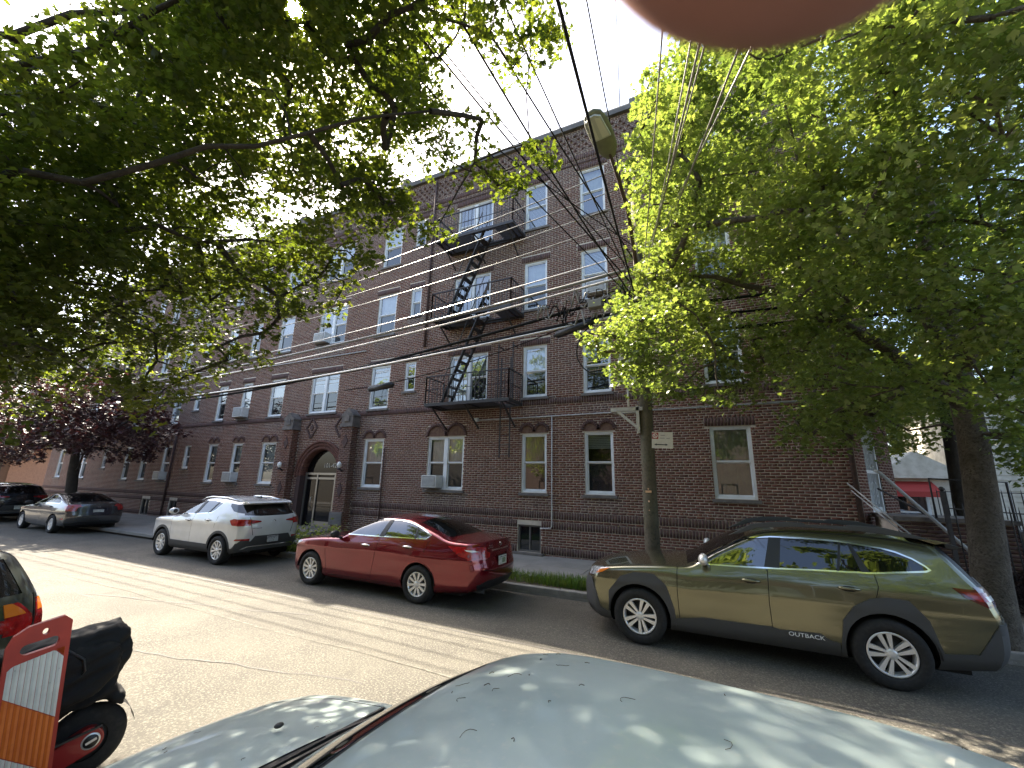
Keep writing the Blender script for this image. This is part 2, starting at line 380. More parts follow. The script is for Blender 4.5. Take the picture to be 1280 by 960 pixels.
# mortar-coloured backing wall with true openings
def wall_cells(x0, x1, z0, z1, opens, y):
    X = sorted({x0, x1, *[o[0] for o in opens], *[o[1] for o in opens]}); Z = sorted({z0, z1, *[o[2] for o in opens], *[o[3] for o in opens]})
    X = [a for a in X if x0-1e-6 <= a <= x1+1e-6]; Z = [a for a in Z if z0-1e-6 <= a <= z1+1e-6]
    vs = [(a, y, c) for c in Z for a in X]; n = len(X); fs = []
    for j in range(len(Z)-1):
        zc = (Z[j]+Z[j+1])/2
        row = [o for o in opens if o[2] < zc < o[3]]
        for i in range(n-1):
            xc = (X[i]+X[i+1])/2
            if any(o[0] < xc < o[1] for o in row): continue
            fs.append((j*n+i, j*n+i+1, (j+1)*n+i+1, (j+1)*n+i))
    return vs, fs
mb = MB(); vs, fs = wall_cells(XL, XR, -.3, HT+.2, OPEN, .006); mb._add(vs, fs)
for (x0,x1,z0,z1) in OPEN[:-14]:
    if (x0,x1,z0,z1) == ENT: continue
    mb._add([(x0,.006,z0),(x0,.2,z0),(x0,.2,z1),(x0,.006,z1)], [(0,1,2,3)]); mb._add([(x1,.006,z0),(x1,.2,z0),(x1,.2,z1),(x1,.006,z1)], [(3,2,1,0)])
    mb._add([(x0,.006,z1),(x1,.006,z1),(x1,.2,z1),(x0,.2,z1)], [(0,1,2,3)]); mb._add([(x0,.006,z0),(x1,.006,z0),(x1,.2,z0),(x0,.2,z0)], [(3,2,1,0)])
wall = mb.build('wall', mortar_m, B, fixn=False)
# the rest of the shell: dark rooms behind the windows, roof, side wall seen obliquely at the corner
SW = Vector((.5,.866,0)); SL = 2.45
mb = MB(); mb._add([(XL,.62,-.3),(XR-.3,.62,-.3),(XR-.3,.62,HT),(XL,.62,HT)], [(0,1,2,3)])
for z in (.05, 3.9, 6.85, 9.9, 13.0): mb._add([(XL,.2,z),(XR-.3,.2,z),(XR-.3,.62,z),(XL,.62,z)], [(0,1,2,3)])
mb.build('room', room_m, B, fixn=False)
ce = Vector((XR,.014,0))+SW*SL
mb = MB(); mb._add([(XL,.014,HT-.5),(XR,.014,HT-.5),(ce.x,ce.y,HT-.5),(ce.x,14,HT-.5),(XL,14,HT-.5)], [(0,1,2,3,4)])
mb._add([(ce.x,ce.y,-.3),(ce.x,14,-.3),(ce.x,14,HT+.2),(ce.x,ce.y,HT+.2)], [(0,1,2,3)])
mb._add([(XL,.014,-.3),(XL,14,-.3),(XL,14,HT+.2),(XL,.014,HT+.2)], [(0,1,2,3)]); mb._add([(XL,14,-.3),(ce.x,14,-.3),(ce.x,14,HT+.2),(XL,14,HT+.2)], [(0,1,2,3)])
mb.build('roof', mortar_m, B, fixn=False)

# ---- bricks: every course laid as separate blocks that stand proud of the mortar
BV = []; BF = []; BT = []
CUBE_F = np.array([[0,1,5,4],[1,2,6,5],[3,0,4,7],[4,5,6,7],[0,3,2,1]])
def brick_boxes(L_, y_front=0.0, y_back=.016):
    """L_: (k,5) x0,x1,z0,z1,extra-proud"""
    a = np.asarray(L_, float); k = len(a); x0,x1,z0,z1,pr = a.T; yf = y_front-pr+RNG.uniform(-.0025,.0025,k); yb = np.full(k, y_back)
    V = np.stack([np.stack([x0,yf,z0],-1),np.stack([x1,yf,z0],-1),np.stack([x1,yb,z0],-1),np.stack([x0,yb,z0],-1),
                  np.stack([x0,yf,z1],-1),np.stack([x1,yf,z1],-1),np.stack([x1,yb,z1],-1),np.stack([x0,yb,z1],-1)],1).reshape(-1,3)
    Fc = (np.arange(k)*8)[:,None,None]+CUBE_F[None]
    return V, Fc.reshape(-1,4), np.repeat(RNG.random(k), 5)
ROWS = []   # z0, z1, module, joint ; soldier rows use the narrow module
sold = [(.20,.41),(.92,1.12),(1.15,1.35),(4.52,4.72),(13.05,13.25)]
z = -.02
while z < 14.3:
    s = next((q for q in sold if q[0]-.05 < z < q[0]+.03), None)
    if s: ROWS.append((z, z+.2, .0765, True)); z += .212
    else: ROWS.append((z, z+.053, .213, False)); z += .0685
lay = []; dark = []; singles = []
TANX = [(t[0],t[1],t[2],t[3]) for t in TAN]
OCC = OPEN + TANX
LINT = [(w['x0']-.12, w['x1']+.12, w['z1'], w['z1']+.235) for w in WIN if w['fl'] > 1 or w['x0'] > -1]
OCC2 = OCC + LINT
for ri,(z0,z1,mod,so_) in enumerate(ROWS):
    zc0, zc1 = z0+.004, z1-.004
    cuts = sorted([(o[0],o[1]) for o in OCC2 if o[2] < zc1-.006 and o[3] > zc0+.006]); spans = []; x = XL
    for a,b in cuts:
        if a > x+.02: spans.append((x,a))
        x = max(x,b)
    if x < XR: spans.append((x,XR))
    off = (ri % 2)*mod*.5
    header = (not so_) and ri % 6 == 3; mm = .1075 if header else mod
    for (a,b) in spans:
        k0 = math.floor((a-XL-off)/mm); k1 = math.ceil((b-XL-off)/mm)
        for k in range(k0, k1):
            p0 = max(a, XL+off+k*mm)+.0075; p1 = min(b, XL+off+(k+1)*mm)-.0075
            if p1-p0 < .02: continue
            if so_: dark.append((p0,p1,z0,z1,.004 if z0<4 else .012))
            elif mm == .213 and p1-p0 > .196 and p0 > -1.15 and 1.42 < z0 < 3.35 and len(singles) < 300: singles.append(((p0+p1)/2, z0))
            else: lay.append((p0,p1,z0,z1,0))
for (x0,x1,z0,z1) in LINT:            # soldier courses over the windows
    n = round((x1-x0)/.076); w = (x1-x0)/n
    for k in range(n): dark.append((x0+k*w+.005, x0+(k+1)*w-.005, z0+.012, z1-.008, .006))
V, Fc, T = brick_boxes(lay)
def tone(me, T): a = me.attributes.new('tone', 'FLOAT', 'FACE'); a.data.foreach_set('value', np.asarray(T, np.float32))
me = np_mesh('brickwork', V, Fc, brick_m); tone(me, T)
zc = np.repeat(np.asarray(lay)[:,2], 5); xc = np.repeat(np.asarray(lay)[:,0], 5); wet = np.zeros(len(zc))
for w in WIN:
    q_ = (xc > w['x0']-.15) & (xc < w['x1']+.1) & (zc < w['z0']-.06) & (zc > w['z0']-1.1); wet[q_] = np.maximum(wet[q_], (1-(w['z0']-zc[q_])/1.1)*RNG.uniform(.3,.9))
tt = np.repeat(T[::5], 5).copy()
for k in range(26):                       # old repairs: patches of slightly different brick
    px_, pz_, pw_, ph_ = RNG.uniform(XL,XR), RNG.uniform(.5,13), RNG.uniform(.5,1.8), RNG.uniform(.3,1.2); q_ = (abs(xc-px_) < pw_/2) & (abs(zc-pz_) < ph_/2); tt[q_] = np.clip(tt[q_]*.35+RNG.choice([.05,.3,.68]), 0, 1)
me.attributes['tone'].data.foreach_set('value', tt.astype(np.float32))
at = me.attributes.new('haze_stain', 'FLOAT', 'FACE'); at.data.foreach_set('value', np.maximum(wet, np.clip((zc-8.5+1.2*np.sin(xc*.7))/4.5,0,1)*RNG.uniform(.45,1,len(zc))).astype(np.float32)); tag(link('brickwork', me, B), kind='stuff')  # haze painted into the upper brick colour, plus dirt streaks below the sills
V, Fc, T = brick_boxes(dark); me = np_mesh('soldier_course', V, Fc, darkbrick_m); tone(me, T); tag(link('soldier_course', me, B), kind='stuff')
bme = np_mesh('brick', *brick_boxes([(-.099,.099,0,.053,0)])[:2], brick1_m)
for (cx, z0) in singles: o = link('brick', bme, B); o.location = (cx, random.uniform(-.0025,.0025), z0)

# ---- parapet: corbel dots, coping, the raised corner
cor = []; z = 13.42
for r in range(5):
    k = 0; x = XL + (.12 if r % 2 else 0)
    while x < XR-.1: cor.append((x, x+.075, z, z+.058, .03+.008*r)); x += .26
    z += .145
V, Fc, T = brick_boxes(cor); me = np_mesh('corbel', V, Fc, darkbrick_m); tone(me, T); tag(link('corbel', me, B), kind='stuff')
mb = MB(); mb.box(XL,-1.67,-.12,.3,14.30,14.48); mb.build('coping', coping_m, B); mb = MB(); mb.box(-1.668,XR+.05,-.13,.3,14.30,14.68); mb.build('coping', coping_m, B)
for x in (-11.3,-17.7): mb = MB(); mb.box(x,x+.4,-.16,.3,13.6,14.75); mb.build('parapet_pier', cap_m, B)
# dark drip course above the top floor windows and the step band
mb = MB(); mb.box(XL,XR,-.022,.01,12.86,12.92); mb.build('drip_course', darkbrick_m, B)
# ---- twin arches over ground-floor windows
tanV = MB(); arch = []
av, af, at_ = [], [], []
for (x0,x1,z0,z1) in TAN:
    tanV = MB(); tanV.box(x0,x1,.002,.016,z0,z1)
    nx_ = max(3, round((x1-x0)/.105)); nz_ = max(2, round((z1-z0)/.09))
    for i in range(nx_):
        for j in range(nz_):
            if (i+j) % 2 == 0 or True:
                a = x0+(x1-x0)*i/nx_; b = z0+(z1-z0)*j/nz_
                tanV.box(a+.012, a+(x1-x0)/nx_-.012, -.004, .01, b+.01, b+(z1-z0)/nz_-.01)
    tanV.build('arch_infill', tan_m, B)
    wv = (x1-x0)/2
    for c in (x0+wv/2, x1-wv/2):
        ro = wv/2+.045; ri = ro-.105; nv = max(9, int(math.pi*ro/.075)); zb_ = z0 + max(0, (z1-z0)-ri)
        for k in range(nv):
            t0, t1 = math.pi*(k+.08)/nv, math.pi*(k+.92)/nv; ks = len(av)*1
            q = [(c+r_*math.cos(t), zb_+r_*math.sin(t)) for r_,t in ((ri,t0),(ro,t0),(ro,t1),(ri,t1))]
            av += [(p[0], -.03, p[1]) for p in q]+[(p[0], .016, p[1]) for p in q]
            af += [tuple(ks+i for i in fc) for fc in [(0,1,2,3),(4,7,6,5),(0,4,5,1),(1,5,6,2),(2,6,7,3),(3,7,4,0)]]; at_ += [random.random()]*6
me = np_mesh('arch_voussoirs', av, af, darkbrick_m); tone(me, at_); tag(link('arch_voussoirs', me, B), kind='stuff')

# ---- windows
WC = {}
def cached(key, fn):
    if key not in WC: WC[key] = fn()
    return WC[key]
def window(w, idx):
    x0,x1,z0,z1 = w['x0'],w['x1'],w['z0'],w['z1']; wd, h = x1-x0, z1-z0; fr = .055; key = (round(wd,2), round(h,2))
    dbl = w.get('dbl')
    def fmesh():
        mb = MB(); y0,y1 = .045,.15
        mb.box(0,fr,y0,y1,0,h); mb.box(wd-fr,wd,y0,y1,0,h); mb.box(fr,wd-fr,y0+.002,y1,h-fr,h); mb.box(fr,wd-fr,y0-.012,y1,0,fr)
        if dbl: mb.box(wd/2-.07,wd/2+.07,y0-.004,y1,fr,h-fr)
        return mb.mesh('window', white_m)
    o = link('window', cached(('f',)+key, fmesh), B); o.location = (x0, 0, z0)
    spans = [(fr, wd/2-.07), (wd/2+.07, wd-fr)] if dbl else [(fr, wd-fr)]
    half = h*.5+.02
    for si,(a,b) in enumerate(spans):
        def up():
            mb = MB(); y0,y1=.07,.105; s=.032
            mb.box(a,a+s,y0,y1,half-.02,h-fr); mb.box(b-s,b,y0,y1,half-.02,h-fr); mb.box(a+s,b-s,y0,y1,half-.02,half+.018); mb.box(a+s,b-s,y0,y1,h-fr-s,h-fr)
            y0,y1=.106,.14
            mb.box(a,a+s,y0,y1,fr,half-.02); mb.box(b-s,b,y0,y1,fr,half-.02); mb.box(a+s,b-s,y0,y1,fr,fr+.045); mb.box(a+s,b-s,y0,y1,half-.05,half-.021)
            return mb.mesh('sash', white_m)
        link('sash', cached(('s',si)+key, up), o)
        def pn(zA,zB,y,m_):
            def g():
                mb = MB(); mb._add([(a+.02,y,zA),(b-.02,y,zA),(b-.02,y,zB),(a+.02,y,zB)], [(0,1,2,3)]); return mb.mesh('pane', m_, False)
            return g
        r1 = random.Random(idx*3+si)
        scr = w.get('screen', r1.random() < .6) and w['fl'] > 0
        link('pane', cached(('pu',si)+key, pn(half, h-fr-.02, .09, pane_m)), o)
        link('pane', cached(('pl',si,scr)+key, pn(fr+.03, half-.03, .122, screen_m if scr else pane_m)), o)
        st = w.get('cur', r1.choice(['curtain','curtain','blind','blind','none','half','half','half']))
        if st in ('curtain','half'):
            def cu():
                mb = MB(); n = 26; zb_ = fr if st == 'curtain' else half*1.05; ph = random.random()*6
                vs = []; 
                for i in range(n+1):
                    x = a+(b-a)*i/n; y = .20+.018*math.sin(i*1.3+ph)+.01*math.sin(i*2.9)
                    vs += [(x,y,zb_),(x,y,h)]
                mb._add(vs, [(2*i,2*i+2,2*i+3,2*i+1) for i in range(n)], True); return mb.mesh('curtain', curtain_m, False)
            c_ = link('curtain', cached((st,si)+key, cu), o)
            if r1.random() < .12 : c_.data = c_.data.copy(); c_.data.materials[0] = warm_m
        elif st == 'blind':
            lo = r1.choice([.45,.6,.75,.1])
            def bl():
                mb = MB(); n = int(h*(1-lo)/.05)
                for i in range(n):
                    zz = h-fr-.03-i*.05; mb._add([(a,.19,zz),(b,.19,zz),(b,.165,zz-.044),(a,.165,zz-.044)], [(0,1,2,3)])
                return mb.mesh('blind', blind_m, False)
            link('blind', cached(('b',si,lo)+key, bl), o)
    def sl_():
        mb = MB(); mb.box(-.07,wd+.07,-.055,.044,-.09,-.012); return mb.mesh('sill', sillm)
    link('sill', cached(('sill',)+key, sl_), o)
    return o
for i,w in enumerate(WIN): window(w, i)
for (x0,x1,z0,z1) in BAS:
    wd,h = x1-x0,z1-z0; mb = MB(); mb.box(0,.05,.05,.15,0,h); mb.box(wd-.05,wd,.05,.15,0,h); mb.box(.05,wd-.05,.05,.15,h-.05,h); mb.box(.05,wd-.05,.05,.15,0,.05); mb.box(wd/2-.02,wd/2+.02,.055,.145,.05,h-.05)
    o = mb.build('basement_window', sillm, B); o.location = (x0,0,z0)
    mb = MB(); mb._add([(.05,.1,.05),(wd-.05,.1,.05),(wd-.05,.1,h-.05),(.05,.1,h-.05)], [(0,1,2,3)]); mb.build('pane', screen_m, o, fixn=False)
    mb = MB(); mb.box(-.12,wd+.12,-.22,.04,-.1,-.005); mb.build('sill', cap_m, o)

# ---- entrance: pilasters, archivolt, recess, glazed doors, number in the fanlight
def stack_bricks(name, x0, x1, z0, z1, yf, yb, cls=brick_m):
    L_ = []; r = 0; z = z0
    while z < z1-.03:
        off = (r % 2)*.1065; k = -1
        while x0-off+.213*k < x1:
            a = max(x0, x0-off+.213*k)+.005; b = min(x1, x0-off+.213*(k+1))-.005
            if b-a > .02: L_.append((a,b,z,z+.0565,0))
            k += 1
        z += .0685; r += 1
    V, Fc, T = brick_boxes(L_, yf, yb); me = np_mesh(name, V, Fc, cls); tone(me, T); return tag(link(name, me, B), kind='stuff')
for (x0,x1) in ((-16.28,-15.72),(-12.92,-12.36)):
    mb = MB(); mb.box(x0+.012,x1-.012,-.34,.012,-.05,4.12); p = mb.build('pilaster', mortar_m, B)
    stack_bricks('pilaster_bricks', x0, x1, 0, 4.1, -.352, -.335)
    L_ = []
    V = []; Fq = []
    z = 0; r = 0
    while z < 4.08:                      # bricks on the pilaster's side faces
        for xs_, sg in ((x0,-1),(x1,1)):
            for (ya,yb_) in (((-.345,-.18),(-.17,.01)) if r % 2 else ((-.345,-.25),(-.24,-.04))):
                k = len(V); xa, xb = (xs_-.0, xs_+.014) if sg < 0 else (xs_-.014, xs_)
                V += [(xa,ya,z),(xb,ya,z),(xb,yb_,z),(xa,yb_,z),(xa,ya,z+.0565),(xb,ya,z+.0565),(xb,yb_,z+.0565),(xa,yb_,z+.0565)]; Fq += [tuple(k+i for i in q) for q in MB().box(0,1,0,1,0,1).f]
        z += .0685; r += 1
    me = np_mesh('pilaster_side_bricks', V, Fq, brick_m); tone(me, RNG.random(len(Fq))); tag(link('pilaster_side_bricks', me, B), kind='stuff')
    cx = (x0+x1)/2; mb = MB(); mb.box(x0-.04,x1+.04,-.40,.0,4.1,4.22); mb.box(x0-.01,x1+.01,-.37,.0,4.22,4.5)
    mb.prism([(x0-.03,4.5),(x1+.03,4.5),(x1+.03,4.56),(cx,4.82),(x0-.03,4.56)], -.39, 0.0); mb.prism([(cx-.13,4.3),(cx+.13,4.3),(cx+.13,4.52),(cx,4.6),(cx-.13,4.52)], -.41, -.37)
    mb.build('pilaster_cap', cap_m, B)
    for zz in (1.75, 3.55):                                      # diamond ornament in brick
        mb = MB(); mb.prism([(cx-.13,zz),(cx,zz-.26),(cx+.13,zz),(cx,zz+.26)], -.375, -.35); mb.build('diamond_ornament', darkbrick_m, B)
for cx in (-15.0,-13.35):
    mb = MB()
    for (a,b) in (((-.3,0),(0,.42)),((0,.42),(.3,0)),((.3,0),(0,-.42)),((0,-.42),(-.3,0))):
        mb.bar((cx+a[0],-.012,4.18+a[1]),(cx+b[0],-.012,4.18+b[1]),.07,.05,up=(0,1,0))
    mb.prism([(cx-.1,4.18),(cx,4.04),(cx+.1,4.18),(cx,4.32)], -.03, .01); mb.build('diamond_ornament', darkbrick_m, B)
av, af, at_ = [], [], []
for (ri, ro, yf, nv, hh) in ((1.05,1.17,-.03,46,0),(1.185,1.30,-.055,52,0),(1.315,1.39,-.085,56,0)):
    for k in range(nv):
        t0, t1 = math.pi*(k+.06)/nv, math.pi*(k+.94)/nv; ks = len(av)
        q = [(ECX+r_*math.cos(t), 2.25+r_*math.sin(t)) for r_,t in ((ri,t0),(ro,t0),(ro,t1),(ri,t1))]
        av += [(p[0], yf, p[1]) for p in q]+[(p[0], .4 if ri < 1.1 else .016, p[1]) for p in q]; af += [tuple(ks+i for i in fc) for fc in [(0,1,2,3),(4,7,6,5),(0,4,5,1),(1,5,6,2),(2,6,7,3),(3,7,4,0)]]; at_ += [random.random()]*6
me = np_mesh('entrance_arch', av, af, brick_m); tone(me, at_); tag(link('entrance_arch', me, B), kind='stuff')
mb = MB()
for sx, xx in ((-1,-15.30),(1,-13.20)):
    mb.box(*( (xx-.22,xx) if sx < 0 else (xx,xx+.22) ), -.02, .42, .2, 2.25)
mb._add([(-15.3,.42,.3),(-13.2,.42,.3),(-13.2,.42,3.35),(-15.3,.42,3.35)], [(0,1,2,3)])
mb.build('entrance_recess', darkbrick_m, B)
mb = MB(); mb.box(-15.6,-12.95,-1.1,.42,-.1,.32); mb.box(-15.6,-12.95,-1.4,-1.103,-.1,.24); mb.build('entrance_step', cap_m, B)
door = link('entrance_door', None, B)
mb = MB(); y0,y1 = .22,.30
for x in (-15.29,-14.62,-13.62,-13.26): mb.box(x,x+.07,y0,y1,.33,2.3)
mb.box(-15.29,-13.2,y0-.01,y1,2.3,2.38); mb.box(-15.22,-14.62,y0+.01,y1,2.12,2.2); mb.box(-14.55,-13.62,y0+.01,y1,2.12,2.2); mb.box(-14.55,-13.62,y0+.01,y1,.33,.52)
mb.build('door_frame', alu_m, door)
mb = MB(); mb._add([(-15.28,.26,.33),(-13.22,.26,.33),(-13.22,.26,2.3),(-15.28,.26,2.3)], [(0,1,2,3)]); mb.build('door_pane', glass('door_glass', (.5,.5,.5), .35, .05, (.01,.01,.01), .7), door, fixn=False)
mb = MB(); n = 18; mb._add([(ECX+1.02*math.cos(math.pi*i/n), .27, 2.38+.9*math.sin(math.pi*i/n)) for i in range(n+1)], [tuple(range(n+1))]); mb.build('fanlight', glass('door_glass'), door, fixn=False)
mb = MB(); mb.tube([(-14.72,.2,1.0),(-14.72,.13,1.05),(-14.72,.13,1.4),(-14.72,.2,1.45)], .014, 8); mb.build('door_handle', alu_m, door)
gold_m = mat('gilt_lettering', (.42,.40,.36), .4, metal=.3)
text_obj('101-42', .26, gold_m, door, (-13.98,.258,2.66), name='house_number')
for x in (-16.02+.02,-12.64):                                     # globe lamps on the pilasters
    l = link('wall_lamp', None, B); mb = MB(); mb.bar((x,-.35,2.45),(x,-.47,2.5),.05); mb.lathe([(.0,2.49),(.06,2.49),(.07,2.53),(.0,2.56)], 12, origin=(x,-.5,0)); mb.build('lamp_bracket', iron_m, l)
    mb = MB(); mb.sphere((x,-.5,2.66), (.085,.085,.12), 12, 8); mb.build('lamp_globe', mat('lamp_glass', (.8,.78,.72), .25), l)
# louvred vent beside the door
mb = MB(); mb.box(-12.98,-12.36,-.40,-.36,.52,.98); vent = mb.build('louvre_vent', cap_m, B)
mb = MB()
for i in range(8): mb.box(-12.94,-12.40,-.415,-.402,.56+i*.05,.58+i*.05)
mb.build('louvre', acd_m, vent)

# ---- conduits, downpipes, string lines
pipe_m = mat('pale_pipe', (.52,.5,.47), .5, noise=(4,(.4,.36,.33),.4,.65))
mb = MB(); mb.tube([(-7.0,-.05,4.14),(-5.5,-.05,4.14),(2.0,-.05,4.2)], .022, 8); mb.tube([(-4.42,-.05,4.14),(-4.42,-.05,.98),(-4.46,-.05,.9),(-4.78,-.05,.88)], .02, 8); mb.build('conduit', pipe_m, B)
mb = MB(); mb.box(-7.12,-7.0,-.13,-.01,4.1,4.2); mb.build('junction_box', white_m, B)
for pts, r_ in (([(-10.95,-.05,3.3),(-10.9,-.05,.2)],.022), ([(-9.45,-.06,14.2),(-9.45,-.06,7.0)],.045), ([(-25.0,-.06,4.6),(-25.0,-.06,.2)],.05)): mb = MB(); mb.tube(pts, r_, 8); mb.build('downpipe', darkbrick_m, B)
mb = MB(); mb.tube([(2.7,-.08,8),(2.7,-.08,.2)], .055, 8); mb.build('downpipe', rust_m, B)
mb = MB(); mb.tube([(-24.5,-.03,7.15),(-12.4,-.03,7.2)], .025, 6); mb.build('conduit', pipe_m, B)

# ---- fire escape: three balconies, stairs, drop ladder
FE = link('fire_escape', None, B)
def railing(mb, pts, z, h=.9, step=.14):
    for i in range(len(pts)-1):
        a, b = Vector((*pts[i], z)), Vector((*pts[i+1], z)); L_ = (b-a).length; n = max(1, int(L_/step))
        mb.bar(a+Vector((0,0,h)), b+Vector((0,0,h)), .035); mb.bar(a+Vector((0,0,h*.5)), b+Vector((0,0,h*.5)), .018)
        for k in range(n+1):
            p = a.lerp(b, k/n); mb.bar(p, p+Vector((0,0,h)), .014 if 0 < k < n else .035)
PZ = [4.62, 7.62, 10.62]; PX = (-8.52,-5.42)
for i, z in enumerate(PZ):
    mb = MB(); y0,y1 = -1.02,-.02
    mb.box(PX[0],PX[1],y0,y0+.05,z-.1,z); mb.box(PX[0],PX[1],y1-.04,y1,z-.1,z); mb.box(PX[0],PX[0]+.05,y0+.05,y1-.04,z-.1,z); mb.box(PX[1]-.05,PX[1],y0+.05,y1-.04,z-.1,z)
    n = 17
    for k in range(n):
        y = y0+.07+(y1-y0-.14)*k/(n-1)
        if i and .15 < k/n < .85: mb.box(PX[0]+.05, -7.15, y, y+.03, z-.03, z-.005); mb.box(-6.2, PX[1]-.05, y, y+.03, z-.03, z-.005)
        elif not i and k > 4: mb.box(PX[0]+.05, -6.15, y, y+.03, z-.03, z-.005)
        else: mb.box(PX[0]+.05, PX[1]-.05, y, y+.03, z-.03, z-.005)
    for x in (PX[0]+.25, -7.0, PX[1]-.25): mb.bar((x,y0+.05,z-.1),(x,y1,z-.75),.04); mb.bar((x,y0+.03,z-.06),(x,y1,z-.06),.04)
    mb.build('balcony', iron_m, FE)
    mb = MB(); railing(mb, [(PX[0]+.02,-.03),(PX[0]+.02,-1.0),(PX[1]-.02,-1.0),(PX[1]-.02,-.03)], z)
    if i < 2:
        for k in range(3):                                         # scroll ornament
            pass
    mb.build('railing', iron_m, FE)
for i in (0,1):
    mb = MB(); a = Vector((-7.95,-.62,PZ[i])); b = Vector((-6.6,-.62,PZ[i+1]))
    for dy in (-.24,.24): mb.bar(a+Vector((0,dy,0)), b+Vector((0,dy,0)), .03, .12, up=(0,1,0)); 
    for k in range(1,11): p = a.lerp(b, k/11); mb.box(p.x-.09,p.x+.09,p.y-.23,p.y+.23,p.z-.012,p.z+.012)
    for dy in (-.24,.24):
        off = Vector((-.55,dy,.3)); mb.tube([a+Vector((0,dy,.05))+Vector((-.02,0,.7)), a+Vector((0,dy,0))+Vector((.25,0,1.25)), b+Vector((-.35,dy,.15)), b+Vector((-.1,dy,.75))], .014, 6)
    mb.build('stair', iron_m, FE)
mb = MB()
for x in (-6.06,-5.72): mb.bar((x,-.3,2.9),(x,-.3,6.1),.04,.02)
for k in range(11): mb.bar((-6.06,-.3,3.0+k*.29),(-5.72,-.3,3.0+k*.29),.02)
mb.build('drop_ladder', iron_m, FE)
mb = MB()
for x in (-6.15,-5.63): mb = MB(); mb.bar((x,-.36,4.6),(x,-.36,6.6),.03); mb.bar((x,-.36,6.5),(x,0,6.5),.03); mb.build('ladder_guide', iron_m, FE)
def scroll(cx, cz, y):
    mb = MB()
    for sx in (-1,1):
        p = [(cx+sx*.03+sx*.12*math.sin(t)*(.3+t/6), y, cz-.3+t*.1) for t in np.linspace(0,6.3,22)]; mb.tube(p, .012, 5)
        p = [(cx+sx*(.02+.1*(1-t/7)*abs(math.sin(t))), y, cz-.25+.11*t) for t in np.linspace(0,5,18)]; mb.tube(p, .01, 5)
    return mb
scroll(-6.62+.1, 5.1, -1.02).build('scroll_ornament', iron_m, FE)
# second fire escape further along, mostly behind leaves
mb = MB()
for z in (4.62,7.62,10.62):
    mb.box(-33.3,-30.6,-1.0,-.02,z-.08,z); railing(mb, [(-33.3,-.03),(-33.3,-1.0),(-30.6,-1.0),(-30.6,-.03)], z, .9, .2)
for z in (4.62,7.62): mb.bar((-32.8,-.5,z),(-31.5,-.5,z+3),.5,.05,up=(0,1,0))
mb.build('fire_escape', iron_m, B)
# ---- aerials on the roof
def aerial(x, h, lab, br=False):
    mb = MB(); mb.tube([(x,D+.35,14.3),(x+.03,D+.35,14.3+h)], .018, 6)
    if br: mb.tube([(x,D+.35,14.2+h),(x+.55,D+.35,14.42)], .012, 6)
    return tag(mb.build('roof_mast', iron_m), lab, 'mast')
aerial(-4.62, 1.85, 'short thin guyed mast on the parapet of the brick building', True); aerial(-2.05, 5.6, 'tall thin mast rising past the raised corner of the parapet')

# ---- oblique corner wall with the side door and its stoop
cw = link('corner_wall', None, B); cw.location = (XR, .014, 0); cw.rotation_euler = (0,0,math.atan2(SW.y, SW.x))
mb = MB(); vs, fs = wall_cells(0, SL, -.3, HT+.2, [(.58,1.48,1.68,3.75)], 0.012); mb._add(vs, fs); mb._add([(.4,.3,1.5),(1.7,.3,1.5),(1.7,.3,3.9),(.4,.3,3.9)], [(0,1,2,3)])
mb.build('wall', mortar_m, cw, fixn=False)
L_ = []; r = 0; z = 0.0
while z < 14.3:
    k = 0; off = (r % 2)*.1065
    while -off+.213*k < SL:
        a = max(0,-off+.213*k)+.005; b = min(SL,-off+.213*(k+1))-.005
        if z+.05 > 1.68 and z < 3.75 and b > .58 and a < 1.48:
            if a < .56: L_.append((a,.575,z,z+.0565,0))
            elif b > 1.5: L_.append((1.485,b,z,z+.0565,0))
        elif b-a > .02: L_.append((a,b,z,z+.0565,0))
        k += 1
    z += .0685; r += 1
V, Fc, T = brick_boxes(L_); me = np_mesh('brickwork', V, Fc, brick_m); tone(me, T); tag(link('brickwork', me, cw), kind='stuff')
mb = MB(); mb.box(-.05,SL,-.13,.3,14.30,14.68); mb.build('coping', coping_m, cw)
mb = MB(); mb.box(.58,.66,.03,.12,1.68,3.75); mb.box(1.40,1.48,.03,.12,1.68,3.75); mb.box(.66,1.40,.03,.12,3.67,3.75); mb.box(.66,1.40,.05,.1,1.68,1.78); mb.box(.66,1.40,.05,.1,2.55,2.62)
for x in (.75,.86,.97,1.09,1.2,1.31): mb.bar((x,.07,1.78),(x,.07,3.67),.016)
for zc_ in (1.95,2.25,2.8,3.1,3.4):
    for sx in (.83,1.03,1.23): mb.tube([(sx+.06*math.cos(t), .06, zc_+.09*math.sin(t)) for t in np.linspace(0,6.28,13)], .009, 5, cap=False)
mb.build('security_door', white_m, cw)
mb = MB(); mb._add([(.6,.14,1.68),(1.46,.14,1.68),(1.46,.14,3.75),(.6,.14,3.75)], [(0,1,2,3)]); mb.build('door_panel', mat('door_backing', (.42,.44,.46), .4), cw, fixn=False)

